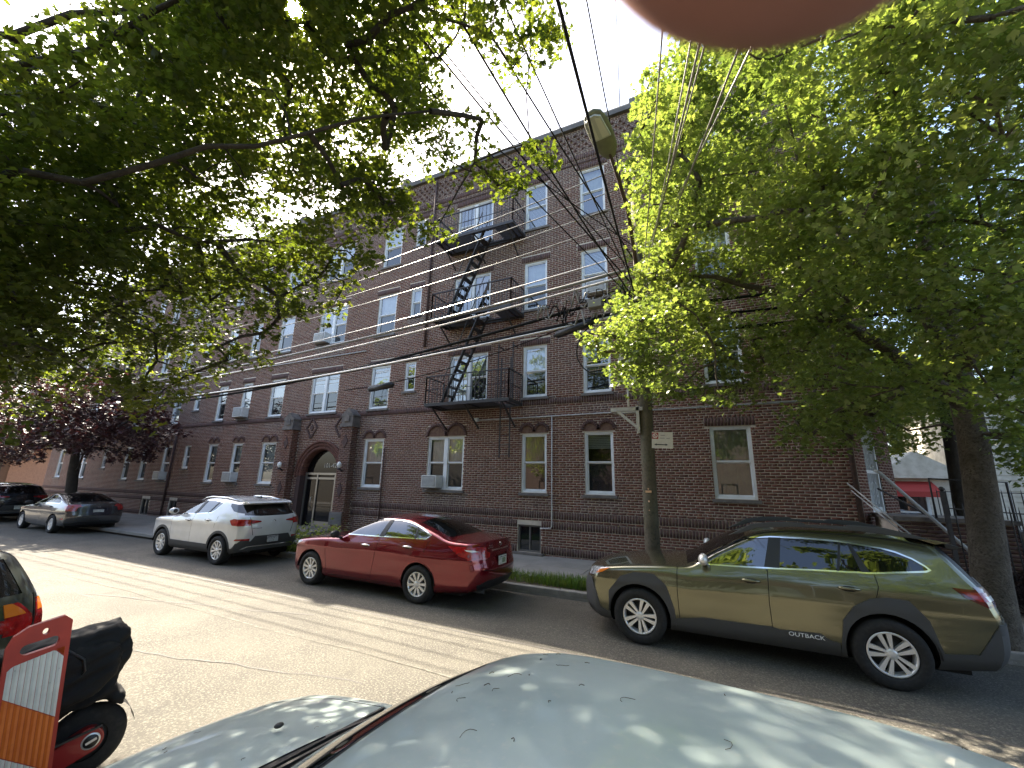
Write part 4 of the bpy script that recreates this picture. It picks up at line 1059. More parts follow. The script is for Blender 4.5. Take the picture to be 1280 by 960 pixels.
ALT['feats'] = [
 feat('S','door',pr,[(.42,1.02),(.40,.70),(.50,.26),(1.66,.27),(1.72,.6),(1.80,1.06),(1.88,1.40),(1.41,1.37),(.9,1.19)],0,id='fd'),
 feat('S','door',pr,[(1.79,1.06),(1.71,.6),(1.65,.27),(2.28,.28),(2.40,.55),(2.60,.74),(2.88,.86),(2.95,1.07),(2.97,1.17),(2.6,1.32),(1.89,1.40)],0,id='rd')]
ALT['feats'] += win_side('all', awin, glass_car)
ALT['feats'] += [
 feat('S','window_pillar',black_m,[(1.76,1.07),(1.88,1.072),(1.945,1.378),(1.85,1.376)],-.002,id='bp'),
 feat('S','window_pillar',black_m,[(2.60,1.085),(2.64,1.085),(2.60,1.285),(2.57,1.295)],-.002,id='cp'),
 feat('S','panel_gap',seam_m,strip([(.42,1.02),(.40,.70),(.50,.26)],.008),.006,id='g1'), feat('S','panel_gap',seam_m,strip([(1.80,1.06),(1.715,.6),(1.655,.27)],.008),.006,id='g2'),
 feat('S','panel_gap',seam_m,strip([(2.95,1.08),(2.88,.87)],.008),.006,id='g3'), feat('S','panel_gap',seam_m,strip([(.5,.27),(1.65,.275),(2.3,.285)],.01),.006,id='g5'),
 feat('S','tail_light',redl_m,[(3.36,1.015),(3.7,1.02),(3.9,1.01),(4.15,.98),(4.15,.80),(3.86,.815),(3.62,.87)],-.006,id='tl'),
 feat('R','tail_light',redl_m,[(-.95,1.0),(-.55,.965),(-.38,.90),(-.42,.83),(-.95,.80)],-.006,id='t2'), feat('R','tail_light',redl_m,[(.95,1.0),(.55,.965),(.38,.90),(.42,.83),(.95,.80)],-.006,id='t3'),
 feat('S','reversing_light',whl_m,[(3.70,.975),(3.84,.965),(3.90,.94),(3.82,.935),(3.74,.955)],-.009,id='rv'),
 feat('R','bumper_inset',black_m,[(-.62,.27),(-.70,.40),(-.5,.46),(.5,.46),(.70,.40),(.62,.27)],.004),
 feat('R','panel_gap',seam_m,strip([(-.6,.64),(-.3,.60),(.3,.60),(.6,.64)],.012),.006,id='bg'),
 feat('R','boot_garnish',chrome_m,[(-.32,.925),(-.32,.95),(.32,.95),(.32,.925)],-.008),
 feat('R','plate_recess',pr,[(-.22,.64),(-.24,.86),(.24,.86),(.22,.64)],.02),
 feat('S','headlight',headl_m,[(-.90,.66),(-.86,.75),(-.6,.83),(-.32,.845),(-.5,.755),(-.7,.68)],-.003,id='hl'),
 feat('T','windscreen',glass_car,[(.74,-.70),(.66,0),(.74,.70),(1.45,.58),(1.42,0),(1.45,-.58)],.004,nf=lambda n: n.z > .3 and n.x < -.06),
 feat('T','rear_window',glass_dark,[(2.55,-.55),(2.57,0),(2.55,.55),(3.28,.60),(3.36,0),(3.28,-.60)],.004,nf=lambda n: n.x > .06)]
car, ob = build_car('red_saloon_car', 'glossy red four door saloon car with bright window trim and silver wheels', 'car', ALT, (-7.83, 7.46, 0))
pl_ = plate(car, 4.045, 0, .745)
q = MB(); q.box(.0125,.0138,-.03,.10,-.05,.035); q.build('plate_panel', mat('plate_green', (.22,.28,.16), .5), pl_)
text_obj('O', .10, chrome_m, car, (4.0,0,1.015), (math.pi/2,0,math.pi/2), .9, 'emblem'); q = MB(); q.box(.0,.008,-.055,.055,-.006,.006); e_ = q.build('emblem_bar', chrome_m, car); e_.location = (3.998,0,1.015)
q = MB(); q.box(4.0,4.006,-.47,-.3,.985,1.0); q.box(4.0,4.006,-.44,-.33,1.02,1.035); q.build('boot_badge', chrome_m, car)
q = MB(); q.tube([(3.6,-.45,.235),(3.93,-.45,.25)], .035, 12); q.build('exhaust', alloydark_m, car)

# ---- white compact SUV
pw = paint('white_paint', (.66,.67,.66), .1, .22)
ewin = [(.50,1.12),(.85,1.33),(1.15,1.45),(1.5,1.51),(1.9,1.515),(2.30,1.48),(2.33,1.46),(2.15,1.26),(2.04,1.205),(1.5,1.16),(1.0,1.135)]
ENC = dict(paint=pw, hw=.905, belt=1.16, wb=2.595, tyre=.345, rim=.228, arch=.395, pairs=5, spoke=dict(**{'in':.16,'out':.30}, w0=.034, w1=.044), hmat=pw,
  top=[(-.82,.86),(-.76,.93),(-.5,1.03),(-.1,1.085),(.3,1.12),(.5,1.15),(.62,1.19),(1.0,1.44),(1.25,1.56),(1.55,1.62),(1.9,1.635),(2.4,1.615),(2.8,1.565),(3.02,1.53)],
  xf=[(.28,-.80),(.5,-.87),(.7,-.87),(.86,-.80)], xr=[(.35,3.37),(.55,3.42),(.8,3.43),(1.05,3.40),(1.15,3.37),(1.3,3.24),(1.42,3.12),(1.53,3.0)],
  wz=[(.22,.84),(.4,.88),(.62,.898),(.86,.90),(.98,.91),(1.06,.898),(1.18,.86),(1.35,.785),(1.5,.715),(1.62,.64)],
  plan=[(-.9,.85),(-.5,.95),(0,.995),(.6,1),(2.2,1),(2.8,.98),(3.1,.95),(3.45,.89)], zb=[(-.9,.30),(-.4,.25),(2.9,.26),(3.45,.38)], crown=[(-.9,.05),(.3,.06),(.6,.10),(1.2,.10),(1.5,.05),(3.05,.06)],
  bowf=(.16,.18), bowr=(.07,.12), mirror=(.60,1.185,pw), handles=[(1.22,1.0),(2.08,1.04)], msize=1.1)
ENC['feats'] = [
 feat('S','door',pw,[(.42,1.1),(.40,.75),(.46,.40),(1.36,.40),(1.36,.8),(1.42,1.15),(1.52,1.52),(1.15,1.47),(.85,1.35)],0,id='fd'),
 feat('S','door',pw,[(1.41,1.15),(1.35,.8),(1.35,.40),(2.08,.40),(2.2,.68),(2.36,.86),(2.42,1.08),(2.3,1.26),(2.33,1.49),(1.9,1.53),(1.53,1.52)],0,id='rd')]
ENC['feats'] += win_side('all', ewin, glass_car)
ENC['feats'] += [
 feat('S','window_pillar',black_m,[(1.30,1.155),(1.44,1.162),(1.58,1.505),(1.47,1.5)],-.002,id='bp'),
 feat('S','window_pillar',black_m,[(1.90,1.195),(1.93,1.2),(2.12,1.47),(2.08,1.485)],-.002,id='cp'),
 feat('S','panel_gap',seam_m,strip([(.42,1.1),(.40,.75),(.46,.42)],.008),.006,id='g1'), feat('S','panel_gap',seam_m,strip([(1.40,1.15),(1.355,.8),(1.355,.42)],.008),.006,id='g2'), feat('S','panel_gap',seam_m,strip([(2.42,1.15),(2.42,1.05),(2.36,.87)],.008),.006,id='g3'),
 feat('S','arch_cladding',clad_m,[(-.45,.24)]+ring(0,.355,.455,180,0)+[(.45,.24)],-.01,id='c1'), feat('S','arch_cladding',clad_m,[(2.14,.24)]+ring(2.595,.355,.455,180,0)+[(3.05,.24)],-.01,id='c2'),
 feat('S','sill_cladding',clad_m,[(.45,.22),(.45,.46),(2.14,.46),(2.14,.22)],-.009,id='sc'),
 feat('S','bumper_cladding',clad_m,[(3.04,.40),(3.12,.42),(3.32,.62),(3.6,.62),(3.6,.2),(3.04,.2)],-.008,id='rb'),
 feat('R','bumper_cladding',clad_m,[(-.95,.2),(-.95,.52),(-.55,.58),(-.46,.70),(.46,.70),(.55,.58),(.95,.52),(.95,.2)],-.008,id='rb2'),
 feat('R','bumper_trim',chrome_m,[(-.72,.40),(-.60,.47),(.60,.47),(.72,.40),(.66,.40),(.56,.445),(-.56,.445),(-.66,.40)],-.02),
 feat('S','bumper_reflector',redl_m,[(3.18,.60),(3.22,.645),(3.5,.645),(3.5,.60)],-.01,id='rf'),
 feat('R','bumper_reflector',redl_m,[(-.95,.60),(-.95,.645),(-.58,.645),(-.60,.60)],-.01,id='rf2'), feat('R','bumper_reflector',redl_m,[(.95,.60),(.95,.645),(.58,.645),(.60,.60)],-.01,id='rf3'),
 feat('S','tail_light',redl_m,[(2.93,1.07),(3.05,1.11),(3.3,1.10),(3.6,1.08),(3.6,.965),(3.25,.945),(3.05,.955)],-.008,id='tl'),
 feat('R','tail_light',redl_m,[(-.95,1.10),(-.62,1.09),(-.36,1.06),(-.34,1.03),(-.6,.99),(-.95,.945)],-.008,id='t2'), feat('R','tail_light',redl_m,[(.95,1.10),(.62,1.09),(.36,1.06),(.34,1.03),(.6,.99),(.95,.945)],-.008,id='t3'),
 feat('S','rear_quarter_glass',glass_dark,[(2.62,1.46),(2.66,1.40),(2.88,1.285),(3.3,1.22),(3.3,1.43)],.004,id='qg'),
 feat('R','rear_window',glass_dark,[(-.69,1.20),(-.60,1.445),(.60,1.445),(.69,1.20),(.35,1.175),(-.35,1.175)],.006),
 feat('R','panel_gap',seam_m,strip([(-.60,1.15),(-.58,.95),(-.52,.72)],.012),.006,id='h1'), feat('R','panel_gap',seam_m,strip([(.60,1.15),(.58,.95),(.52,.72)],.012),.006,id='h2'),
 feat('S','headlight',headl_m,[(-.86,.86),(-.8,.94),(-.5,1.0),(-.36,1.0),(-.55,.93),(-.72,.86)],-.003,id='hl'),
 feat('F','grille',black_m,[(-.6,.40),(-.55,.74),(.55,.74),(.6,.40)],.01),
 feat('T','windscreen',glass_car,[(.63,-.70),(.56,0),(.63,.70),(1.28,.58),(1.26,0),(1.28,-.58)],.004,nf=lambda n: n.z > .3 and n.x < -.06)]
car, ob = build_car('white_suv', 'white compact SUV with dark rear glass and silver wheels', 'car', ENC, (-14.06, 7.64, 0))
q = MB(); q.prism([(2.86,1.565),(3.12,1.525),(3.2,1.485),(3.14,1.462),(3.0,1.50)], -.62, .62); q.build('spoiler', pw, car, bevel=.014)
for sy in (-1,1):
    q = MB(); q.tube([(1.1,sy*.60,1.50),(1.3,sy*.605,1.57),(1.6,sy*.61,1.605),(2.2,sy*.605,1.60),(2.75,sy*.595,1.53)], .018, 8); q.build('roof_rail', chrome_m, car)
q = MB(); q.prism([(2.55,1.60),(2.72,1.645),(2.75,1.59)], -.02, .02); q.build('roof_aerial', black_m, car)
plate(car, 3.435, 0, .60, None, tilt=-.1, m_=mat('grey_plate', (.42,.42,.41), .5, noise=(26,(.2,.2,.2),.56,.6)))
q = MB(); q.lathe([(.048,-.006),(.06,.004),(.052,.008),(.045,0)], 22, 'x', origin=(3.405,0,1.01), close=True); q.bar((3.408,-.03,.975),(3.408,.03,1.045),.016,.008,up=(1,0,0)); q.build('emblem', chrome_m, car)
q = MB()
for k in range(9): q.box(3.412,3.418,-.56+k*.035,-.54+k*.035,.875+.0,.895)
q.build('tailgate_badge', chrome_m, car)
q = MB(); q.tube([(2.95,-.5,.33),(3.30,-.5,.34)], .04, 12); q.build('exhaust', alloydark_m, car)

# ---- grey saloon further along
pgy = paint('grey_paint', (.10,.10,.098), .7, .22)
cwin = [(.62,1.0),(.95,1.19),(1.25,1.30),(1.6,1.345),(2.0,1.34),(2.35,1.29),(2.65,1.20),(2.86,1.105),(2.80,1.04),(2.2,1.03),(1.4,1.015)]
CIV = dict(paint=pgy, hw=.90, belt=1.02, wb=2.70, tyre=.32, rim=.205, arch=.36, pairs=5, spoke=dict(**{'in':.22,'out':.24}, w0=.04, w1=.06), hmat=pgy,
  top=[(-.84,.70),(-.76,.77),(-.5,.86),(-.1,.925),(.3,.97),(.5,1.0),(.66,1.04),(1.1,1.27),(1.4,1.375),(1.7,1.42),(2.0,1.425),(2.3,1.405),(2.7,1.33),(3.1,1.20),(3.4,1.095),(3.6,1.065),(3.72,1.06)],
  xf=[(.22,-.84),(.4,-.92),(.56,-.92),(.70,-.84)], xr=[(.28,3.66),(.45,3.76),(.62,3.79),(.8,3.75),(.95,3.72),(1.06,3.69)],
  wz=[(.18,.84),(.35,.88),(.55,.89),(.72,.893),(.78,.905),(.85,.897),(.93,.88),(1.02,.845),(1.2,.76),(1.35,.67),(1.43,.61)],
  plan=[(-.95,.80),(-.55,.93),(0,.99),(.6,1),(2.4,1),(2.9,.985),(3.3,.95),(3.8,.86)], zb=[(-.95,.24),(-.4,.19),(2.9,.2),(3.8,.34)], crown=[(-.95,.05),(.5,.05),(.8,.09),(1.3,.09),(1.7,.05),(2.3,.05),(2.7,.09),(3.1,.07),(3.5,.03),(3.8,.03)],
  bowf=(.2,.2), bowr=(.10,.15), mirror=(.68,1.0,black_m), handles=[(1.40,.90),(2.35,.93)], res=(70,20,22))
CIV['feats'] = [
 feat('S','door',pgy,[(.42,.98),(.40,.68),(.50,.28),(1.58,.28),(1.62,.6),(1.66,1.02),(1.76,1.36),(1.25,1.315),(.9,1.18)],0,id='fd'), feat('S','door',pgy,[(1.65,1.02),(1.61,.6),(1.57,.28),(2.25,.28),(2.35,.55),(2.52,.72),(2.78,.84),(2.86,1.04),(2.88,1.11),(2.6,1.24),(1.77,1.36)],0,id='rd')]
CIV['feats'] += win_side('all', cwin, glass_dark)
CIV['feats'] += [feat('S','window_pillar',black_m,[(1.62,1.03),(1.73,1.03),(1.82,1.335),(1.73,1.335)],-.002,id='bp'),
 feat('S','panel_gap',seam_m,strip([(.42,.98),(.40,.68),(.50,.28)],.009),.006,id='g1'), feat('S','panel_gap',seam_m,strip([(1.655,1.02),(1.615,.6),(1.575,.28)],.009),.006,id='g2'), feat('S','panel_gap',seam_m,strip([(2.87,1.04),(2.79,.85)],.009),.006,id='g3'),
 feat('S','tail_light',redl_m,[(3.30,.985),(3.5,1.02),(3.95,1.04),(3.95,.80),(3.6,.80),(3.38,.86)],-.008,id='tl'),
 feat('R','tail_light',redl_m,[(-.95,1.02),(-.52,1.0),(-.45,.96),(-.62,.93),(-.68,.80),(-.95,.80)],-.008,id='t2'), feat('R','tail_light',redl_m,[(.95,1.02),(.52,1.0),(.45,.96),(.62,.93),(.68,.80),(.95,.80)],-.008,id='t3'),
 feat('R','boot_panel',mat('dark_boot', (.03,.034,.045), .2, coat=1.0, metal=.3),[(-.56,.93),(-.6,.80),(-.45,.64),(.45,.64),(.6,.80),(.56,.93)],.004),
 feat('R','bumper_inset',black_m,[(-.72,.28),(-.80,.36),(-.5,.42),(.5,.42),(.80,.36),(.72,.28)],.004),
 feat('S','bumper_reflector',redl_m,[(3.27,.50),(3.27,.545),(3.44,.56),(3.44,.50)],-.004,id='rf'),
 feat('T','windscreen',glass_car,[(.70,-.70),(.62,0),(.70,.70),(1.42,.57),(1.40,0),(1.42,-.57)],.004,nf=lambda n: n.z > .3 and n.x < -.06),
 feat('T','rear_window',glass_dark,[(2.4,-.53),(2.42,0),(2.4,.53),(3.22,.60),(3.32,0),(3.22,-.60)],.004,nf=lambda n: n.x > .06)]
car, ob = build_car('grey_saloon_car', 'dark grey metallic saloon car parked by the purple leaved tree', 'car', CIV, (-24.71, 7.87, 0))
plate(car, 3.745, 0, .765)
text_obj('H', .09, chrome_m, car, (3.745,0,.93), (math.pi/2,0,math.pi/2), 1.2, 'emblem')

# ---- dark SUV at the far left, a black saloon behind the tree at right, another behind the railings
def variant(base, paint_m, **k):
    d = dict(base); d['paint'] = paint_m; d['feats'] = [dict(f, mat=(paint_m if f['mat'] is base['paint'] else f['mat'])) for f in base['feats']]; d.update(k); return d
pb = paint('black_paint', (.012,.014,.02), .3, .25); 
car, ob = build_car('dark_suv', 'dark blue black SUV parked ahead of the grey saloon at the far left', 'car', variant(ENC, pb, res=(60,18,20), hmat=pb, mirror=(.60,1.185,pb)), (-31.6, 7.75, 0))
plate(car, 3.435, 0, .60, None, tilt=-.1); car.scale = (1.06,1.04,1.03)
pk = paint('black_paint_plain', (.008,.008,.009), .2, .2)
build_car('black_saloon_car', 'black saloon car behind the big tree trunk at the right edge', 'car', variant(CIV, pk, res=(60,18,20), hmat=pk), (5.2, 10.6, 0), R(8))
build_car('black_saloon_car', 'black saloon car seen through the iron railings', 'car', variant(ALT, pk, res=(50,16,18), hmat=pk), (5.0, 19.5, 0), R(0))
# ------------------------------------------------------------------ near silver blue car (we look over its roof)
pn = mat('dusty_blue_silver_paint', (.40,.48,.465), .34, metal=.22, coat=.7, noise=[(2.2,(.46,.53,.505),.4,.62),(38,(.5,.54,.5),.56,.74)], dirt=[(240,(.16,.15,.13),.70,.78,.7),(7,(.46,.46,.42),.58,.75,.35)], rvar=(3.5,.28,.5), bump=(420,.05,.0006))
NEAR = dict(paint=pn, hw=.86, belt=1.0, wb=2.6, tyre=.305, rim=.19, arch=.345, pairs=6, spoke=dict(**{'in':.2,'out':.2}, w0=.04, w1=.05), hmat=pn, round=.05,
  top=[(-.80,.70),(-.72,.77),(-.5,.845),(-.2,.905),(.1,.945),(.3,.975),(.40,1.01),(.6,1.15),(.8,1.285),(.95,1.375),(1.08,1.43),(1.25,1.465),(1.6,1.495),(2.1,1.50),(2.6,1.47),(3.0,1.37),(3.3,1.24),(3.45,1.19)],
  xf=[(.2,-.80),(.4,-.87),(.58,-.86),(.70,-.80)], xr=[(.25,3.42),(.5,3.5),(.8,3.5),(1.0,3.46),(1.19,3.42)],
  wz=[(.2,.79),(.4,.835),(.6,.86),(.8,.86),(.95,.84),(1.1,.80),(1.3,.74),(1.42,.70),(1.5,.675)],
  plan=[(-.9,.84),(-.5,.95),(0,.99),(.5,1),(2.4,1),(3.0,.98),(3.5,.9)], zb=[(-.9,.26),(3.5,.3)], crown=[(-.9,.05),(.2,.05),(.42,.10),(.95,.07),(1.3,.045),(2.6,.045),(3.4,.05)],
  bowf=(.17,.17), bowr=(.07,.13), mirror=(.62,.99,pn), handles=[(1.35,.90),(2.3,.92)], res=(110,40,30))
nwin = [(.58,1.02),(.78,1.2),(1.0,1.335),(1.25,1.40),(1.9,1.425),(2.5,1.40),(2.85,1.30),(2.9,1.05),(1.5,1.03)]
NEAR['feats'] = win_side('all', nwin, glass_car)
NEAR['feats'] += [
 feat('T','cowl',black_m,[(.245,-.72),(.19,0),(.245,.72),(.42,.74),(.335,0),(.42,-.74)],.006,nf=lambda n: n.z > .3),
 feat('T','windscreen_seal',black_m,[(.43,-.735),(.345,0),(.43,.735),(.98,.655),(1.045,.60),(1.075,.40),(1.085,0),(1.075,-.40),(1.045,-.60),(.98,-.655)],.003,nf=lambda n: n.z > .3,lim=lambda q: q.x < 1.3),
 feat('T','windscreen',glass_car,[(.445,-.715),(.36,0),(.445,.715),(.97,.632),(1.02,.585),(1.05,.39),(1.058,0),(1.05,-.39),(1.02,-.585),(.97,-.632)],.001,nf=lambda n: n.z > .3,lim=lambda q: q.x < 1.3),
 feat('T','panel_gap',seam_m,strip([(.22,-.75),(-.2,-.74),(-.62,-.62)],.008),.006,id='h1'), feat('T','panel_gap',seam_m,strip([(.22,.75),(-.2,.74),(-.62,.62)],.008),.006,id='h2'),
 feat('T','roof_edge_strip',alloy_m,strip([(1.06,.635),(1.4,.648),(2.0,.652),(2.6,.64)],.012),.003,id='m1',nf=lambda n: n.z > .4), feat('T','roof_edge_strip',black_m,strip([(1.06,-.635),(1.4,-.648),(2.0,-.652),(2.6,-.64)],.012),.003,id='m2',nf=lambda n: n.z > .4),  # street-side strip is pale metal to imitate the highlight along the roof edge
 feat('S','headlight',headl_m,[(-.85,.58),(-.8,.69),(-.5,.78),(-.4,.74),(-.6,.62)],-.002,id='hl')]
near, nob = build_car('silver_blue_car', 'dusty silver blue saloon car in the foreground with sun dapples on its roof', 'car', NEAR, (-2.03, 1.36, 0), R(-4))
q = MB(); 
for (a,b) in (((.30,-.30),(.46,.36)),((.30,.30),(.50,.86*.72))):
    q.bar((a[0],a[1],.985),(b[0],b[1],1.05),.014,.02)
q.bar((.27,-.62,.975),(.31,-.28,1.0),.02,.015); q.bar((.31,-.28,1.005),(.33,.62,.985),.012,.02)
q.build('wiper', black_m, near)
q = MB()
for sy in (-1,1): q.sphere((-.05,sy*.3,.945),(.02,.025,.01),8,4)
tag(q.build('washer_jet', black_m, near), kind='stuff')
# dry catkin strings and twigs fallen on the car
bpy.context.view_layer.update()
twig_m = mat('dry_catkin', (.10,.075,.04), .9)
shell = [o for o in near.children if o.name.split('.')[0] == 'body'][0]
def drop_on_car(lx, ly):
    ok, loc, nor, _ = shell.ray_cast(Vector((lx, ly, 3)), Vector((0,0,-1))); return loc if ok else None
tw = 0
for i in range(90):
    lx = random.choice([random.uniform(1.15,2.6), random.uniform(1.15,2.1), random.uniform(-.6,.15)]); ly = random.uniform(-.2,.62); 
    a = random.uniform(0,6.28); L_ = random.choice([.012,.02,.02,.03,.05]); pts = []; cur = random.uniform(-2.2,2.2)
    for k in range(6):
        p = drop_on_car(lx+L_*k/5*math.cos(a+cur*k/5), ly+L_*k/5*math.sin(a+cur*k/5))
        if p is None: break
        pts.append(near.matrix_world @ p + Vector((0,0,.0025+(.002 if k in (2,3) else 0))))
    if len(pts) == 6 and tw < 30:
        mbt = MB(); mbt.tube(pts, .0008 if L_ > .02 else .0012, 4); o = mbt.build('fallen_twig', twig_m); tw += 1
        tag(o, 'tiny curled dry twig lying on the dusty silver blue car', 'twig', 'dry twigs fallen on the silver blue car')

# ------------------------------------------------------------------ dark green old estate at the left edge (its rear corner)
pdg = paint('dark_green_paint', (.035,.045,.035), .4, .3)
WAG = dict(paint=pdg, hw=.86, belt=.98, wb=2.63, tyre=.315, rim=.2, arch=.35, pairs=5, spoke=dict(**{'in':.3,'out':.25}, w0=.04, w1=.06),
  top=[(-.85,.70),(-.7,.78),(-.3,.87),(.3,.95),(.5,1.0),(.9,1.28),(1.2,1.42),(1.6,1.48),(2.2,1.49),(2.9,1.47),(3.15,1.43)],
  xf=[(.25,-.85),(.45,-.92),(.7,-.85)], xr=[(.3,3.50),(.5,3.58),(.75,3.57),(.95,3.54),(1.06,3.49),(1.25,3.34),(1.43,3.15)],
  wz=[(.2,.8),(.4,.84),(.6,.86),(.9,.85),(1.02,.82),(1.2,.755),(1.35,.69),(1.48,.63)], plan=[(-.95,.84),(-.5,.95),(0,.99),(.5,1),(2.8,1),(3.2,.985),(3.6,.93)], zb=[(-.9,.28),(2.9,.26),(3.6,.34)],
  crown=[(-.9,.05),(.5,.08),(1.2,.05),(3.2,.05)], bowf=(.15,.15), bowr=(.07,.15), mirror=(.62,1.0,black_m), handles=[(1.3,.88),(2.2,.9)], res=(70,26,28))
gwin = [(.65,1.0),(1.0,1.27),(1.3,1.37),(2.2,1.41),(2.9,1.38),(3.02,1.3),(3.1,1.06),(2.0,1.02)]
WAG['feats'] = win_side('all', gwin, glass_dark, trim=False)+[
 feat('S','tail_light',redl_m,[(3.42,1.04),(3.9,1.04),(3.9,.80),(3.42,.80)],-.006,id='a'), feat('R','tail_light',redl_m,[(.76,1.04),(.76,.80),(.95,.80),(.95,1.04)],-.006,id='b',nf=lambda n: n.x > .3), feat('R','tail_light',redl_m,[(-.76,1.04),(-.76,.80),(-.95,.80),(-.95,1.04)],-.006,id='c',nf=lambda n: n.x > .3),
 feat('S','indicator',ambl_m,[(3.44,1.04),(3.9,1.04),(3.9,.945),(3.44,.945)],-.008,id='a2'), feat('R','indicator',ambl_m,[(.77,1.04),(.77,.945),(.95,.945),(.95,1.04)],-.008,id='b2'), feat('R','indicator',ambl_m,[(-.77,1.04),(-.77,.945),(-.95,.945),(-.95,1.04)],-.008,id='c2'),
 feat('R','tailgate_lamp',redl_m,[(-.73,.93),(-.73,.83),(.73,.83),(.73,.93)],-.006),
 feat('R','rear_window',glass_dark,[(-.66,1.10),(-.56,1.37),(.56,1.37),(.66,1.10)],.005),
 feat('R','panel_gap',seam_m,strip([(.745,1.08),(.745,.5)],.014),.006,id='g'), feat('R','panel_gap',seam_m,strip([(-.745,1.08),(-.745,.5)],.014),.006,id='g2'),
 feat('R','bumper',clad_m,[(-.95,.2),(-.95,.55),(.95,.55),(.95,.2)],-.03), feat('R','bumper_strip',black_m,[(-.95,.47),(-.95,.51),(.95,.51),(.95,.47)],-.036)]
wag, ob = build_car('old_estate_car', 'old dark green estate car with amber and red tail lights at the left edge', 'car', WAG, (-8.95, 1.06, 0))

# ------------------------------------------------------------------ barricade panel
def holed(outer, holes, t, name, material, parent):
    """flat plate in local xz with real through-holes, thickness t along y"""
    vs_ = list(outer); edges = [(i,(i+1) % len(outer)) for i in range(len(outer))]
    for h in holes:
        k = len(vs_); vs_ += h; edges += [(k+i, k+(i+1) % len(h)) for i in range(len(h))]
    co, ed, fs, *_ = geometry.delaunay_2d_cdt([Vector(v) for v in vs_], edges, [], 0, 1e-6)
    tri = []
    for f in fs:
        c = sum((co[i] for i in f), Vector((0,0)))/len(f)
        if pin(c.x, c.y, outer) and not any(pin(c.x, c.y, h) for h in holes): tri.append(list(f))
    n = len(co); V = [(c.x,-t/2,c.y) for c in co]+[(c.x,t/2,c.y) for c in co]; Fq = [tuple(f) for f in tri]+[tuple(i+n for i in reversed(f)) for f in tri]
    cnt = {}
    for f in tri:
        for a, b in zip(f, f[1:]+f[:1]): cnt[(a,b)] = 1
    Fq += [(b,a,a+n,b+n) for (a,b) in cnt if (b,a) not in cnt]
    me = bpy.data.meshes.new(name); me.from_pydata(V, [], Fq); me.materials.append(material); me.update()
    return link(name, me, parent)
redp = mat('red_orange_plastic', (.55,.06,.035), .5, noise=(4,(.45,.05,.032),.4,.6), bump=(60,.1,.002))
whs = mat('white_sheeting', (.8,.77,.71), .4, noise=[(9,(.68,.65,.6),.4,.65)], dirt=[(26,(.2,.18,.15),.66,.75,.6)])
ors = mat('orange_sheeting', (.8,.19,.03), .4, noise=(9,(.68,.14,.022),.4,.65), dirt=[(26,(.2,.08,.03),.68,.76,.5)])
bar = thing('barricade_panel', 'red plastic traffic barricade panel with orange and white slanted stripes', 'barricade', (-4.0, 1.45, .03), R(86))
bar.rotation_euler = (0, R(-4.5), R(82)); bar.scale = (.85, 1, 1.11)
w = .165
outer = [(-w,0),(w,0),(w,1.03),(w-.045,1.065),(-w+.10,1.045),(-w+.03,1.01),(-w,.95)]
handle = [(-.06+.035*math.cos(t),.925+.028*math.sin(t)) for t in np.linspace(math.pi/2,1.5*math.pi,8)]+[(.075+.03*math.cos(t),.935+.028*math.sin(t)) for t in np.linspace(-math.pi/2,math.pi/2,8)]
hole = [(.025+.018*math.cos(t),1.0+.018*math.sin(t)) for t in np.linspace(0,2*math.pi,14)[:-1]]
holed(outer, [handle, hole], .035, 'panel_body', redp, bar)
def ribbed(poly, m_, name):
    """stripe of reflective sheeting: vertical ribs clipped to a polygon, proud of the panel"""
    mbq = MB(); x0,x1 = min(p[0] for p in poly), max(p[0] for p in poly); n = 9
    for i in range(n):
        a, b = x0+(x1-x0)*i/n, x0+(x1-x0)*(i+1)/n-.002
        def zr(x):
            zs = []
            for k in range(len(poly)):
                p, q_ = poly[k], poly[(k+1) % len(poly)]
                if abs(p[0]-q_[0]) < 1e-9:
                    continue
                if min(p[0],q_[0])-1e-9 <= x <= max(p[0],q_[0])+1e-9: zs.append(p[1]+(q_[1]-p[1])*(x-p[0])/(q_[0]-p[0]))
            return min(zs), max(zs)
        a2, b2 = min(max(a,x0+1e-4),x1-1e-4), min(b,x1-1e-4); l0,h0 = zr(a2); l1,h1 = zr(b2); m0 = (a2+b2)/2; lm,hm = zr(m0)
        yq = -.0195; k = len(mbq.v)
        mbq._add([(a2,yq,l0),(m0,yq-.004,lm),(b2,yq,l1),(b2,yq,h1),(m0,yq-.004,hm),(a2,yq,h0)], [(0,1,4,5),(1,2,3,4)])
    return mbq.build(name, m_, bar, fixn=False)
e = w-.022
ribbed([(-e,.70),(e,.515),(e,.835),(e-.055,.885),(-e+.02,.855),(-e,.835)], whs, 'white_stripe')
ribbed([(-e,.695),(-e,.43),(e,.245),(e,.51)], ors, 'orange_stripe'); ribbed([(-e,.425),(-e,.16),(e,-.0+.02),(e,.24)], whs, 'white_stripe'); ribbed([(-e,.155),(-e,.03),(.02,.03)], ors, 'orange_stripe')
ribbed([(e-.05,.888),(e,.842),(e,.892)], ors, 'orange_stripe')
q = MB(); q.prism([(-.22,-.28),(.22,-.28),(.22,.28),(-.22,.28)], -.03, .05, 'xy'); q.build('rubber_base', black_m, bar, bevel=.015)

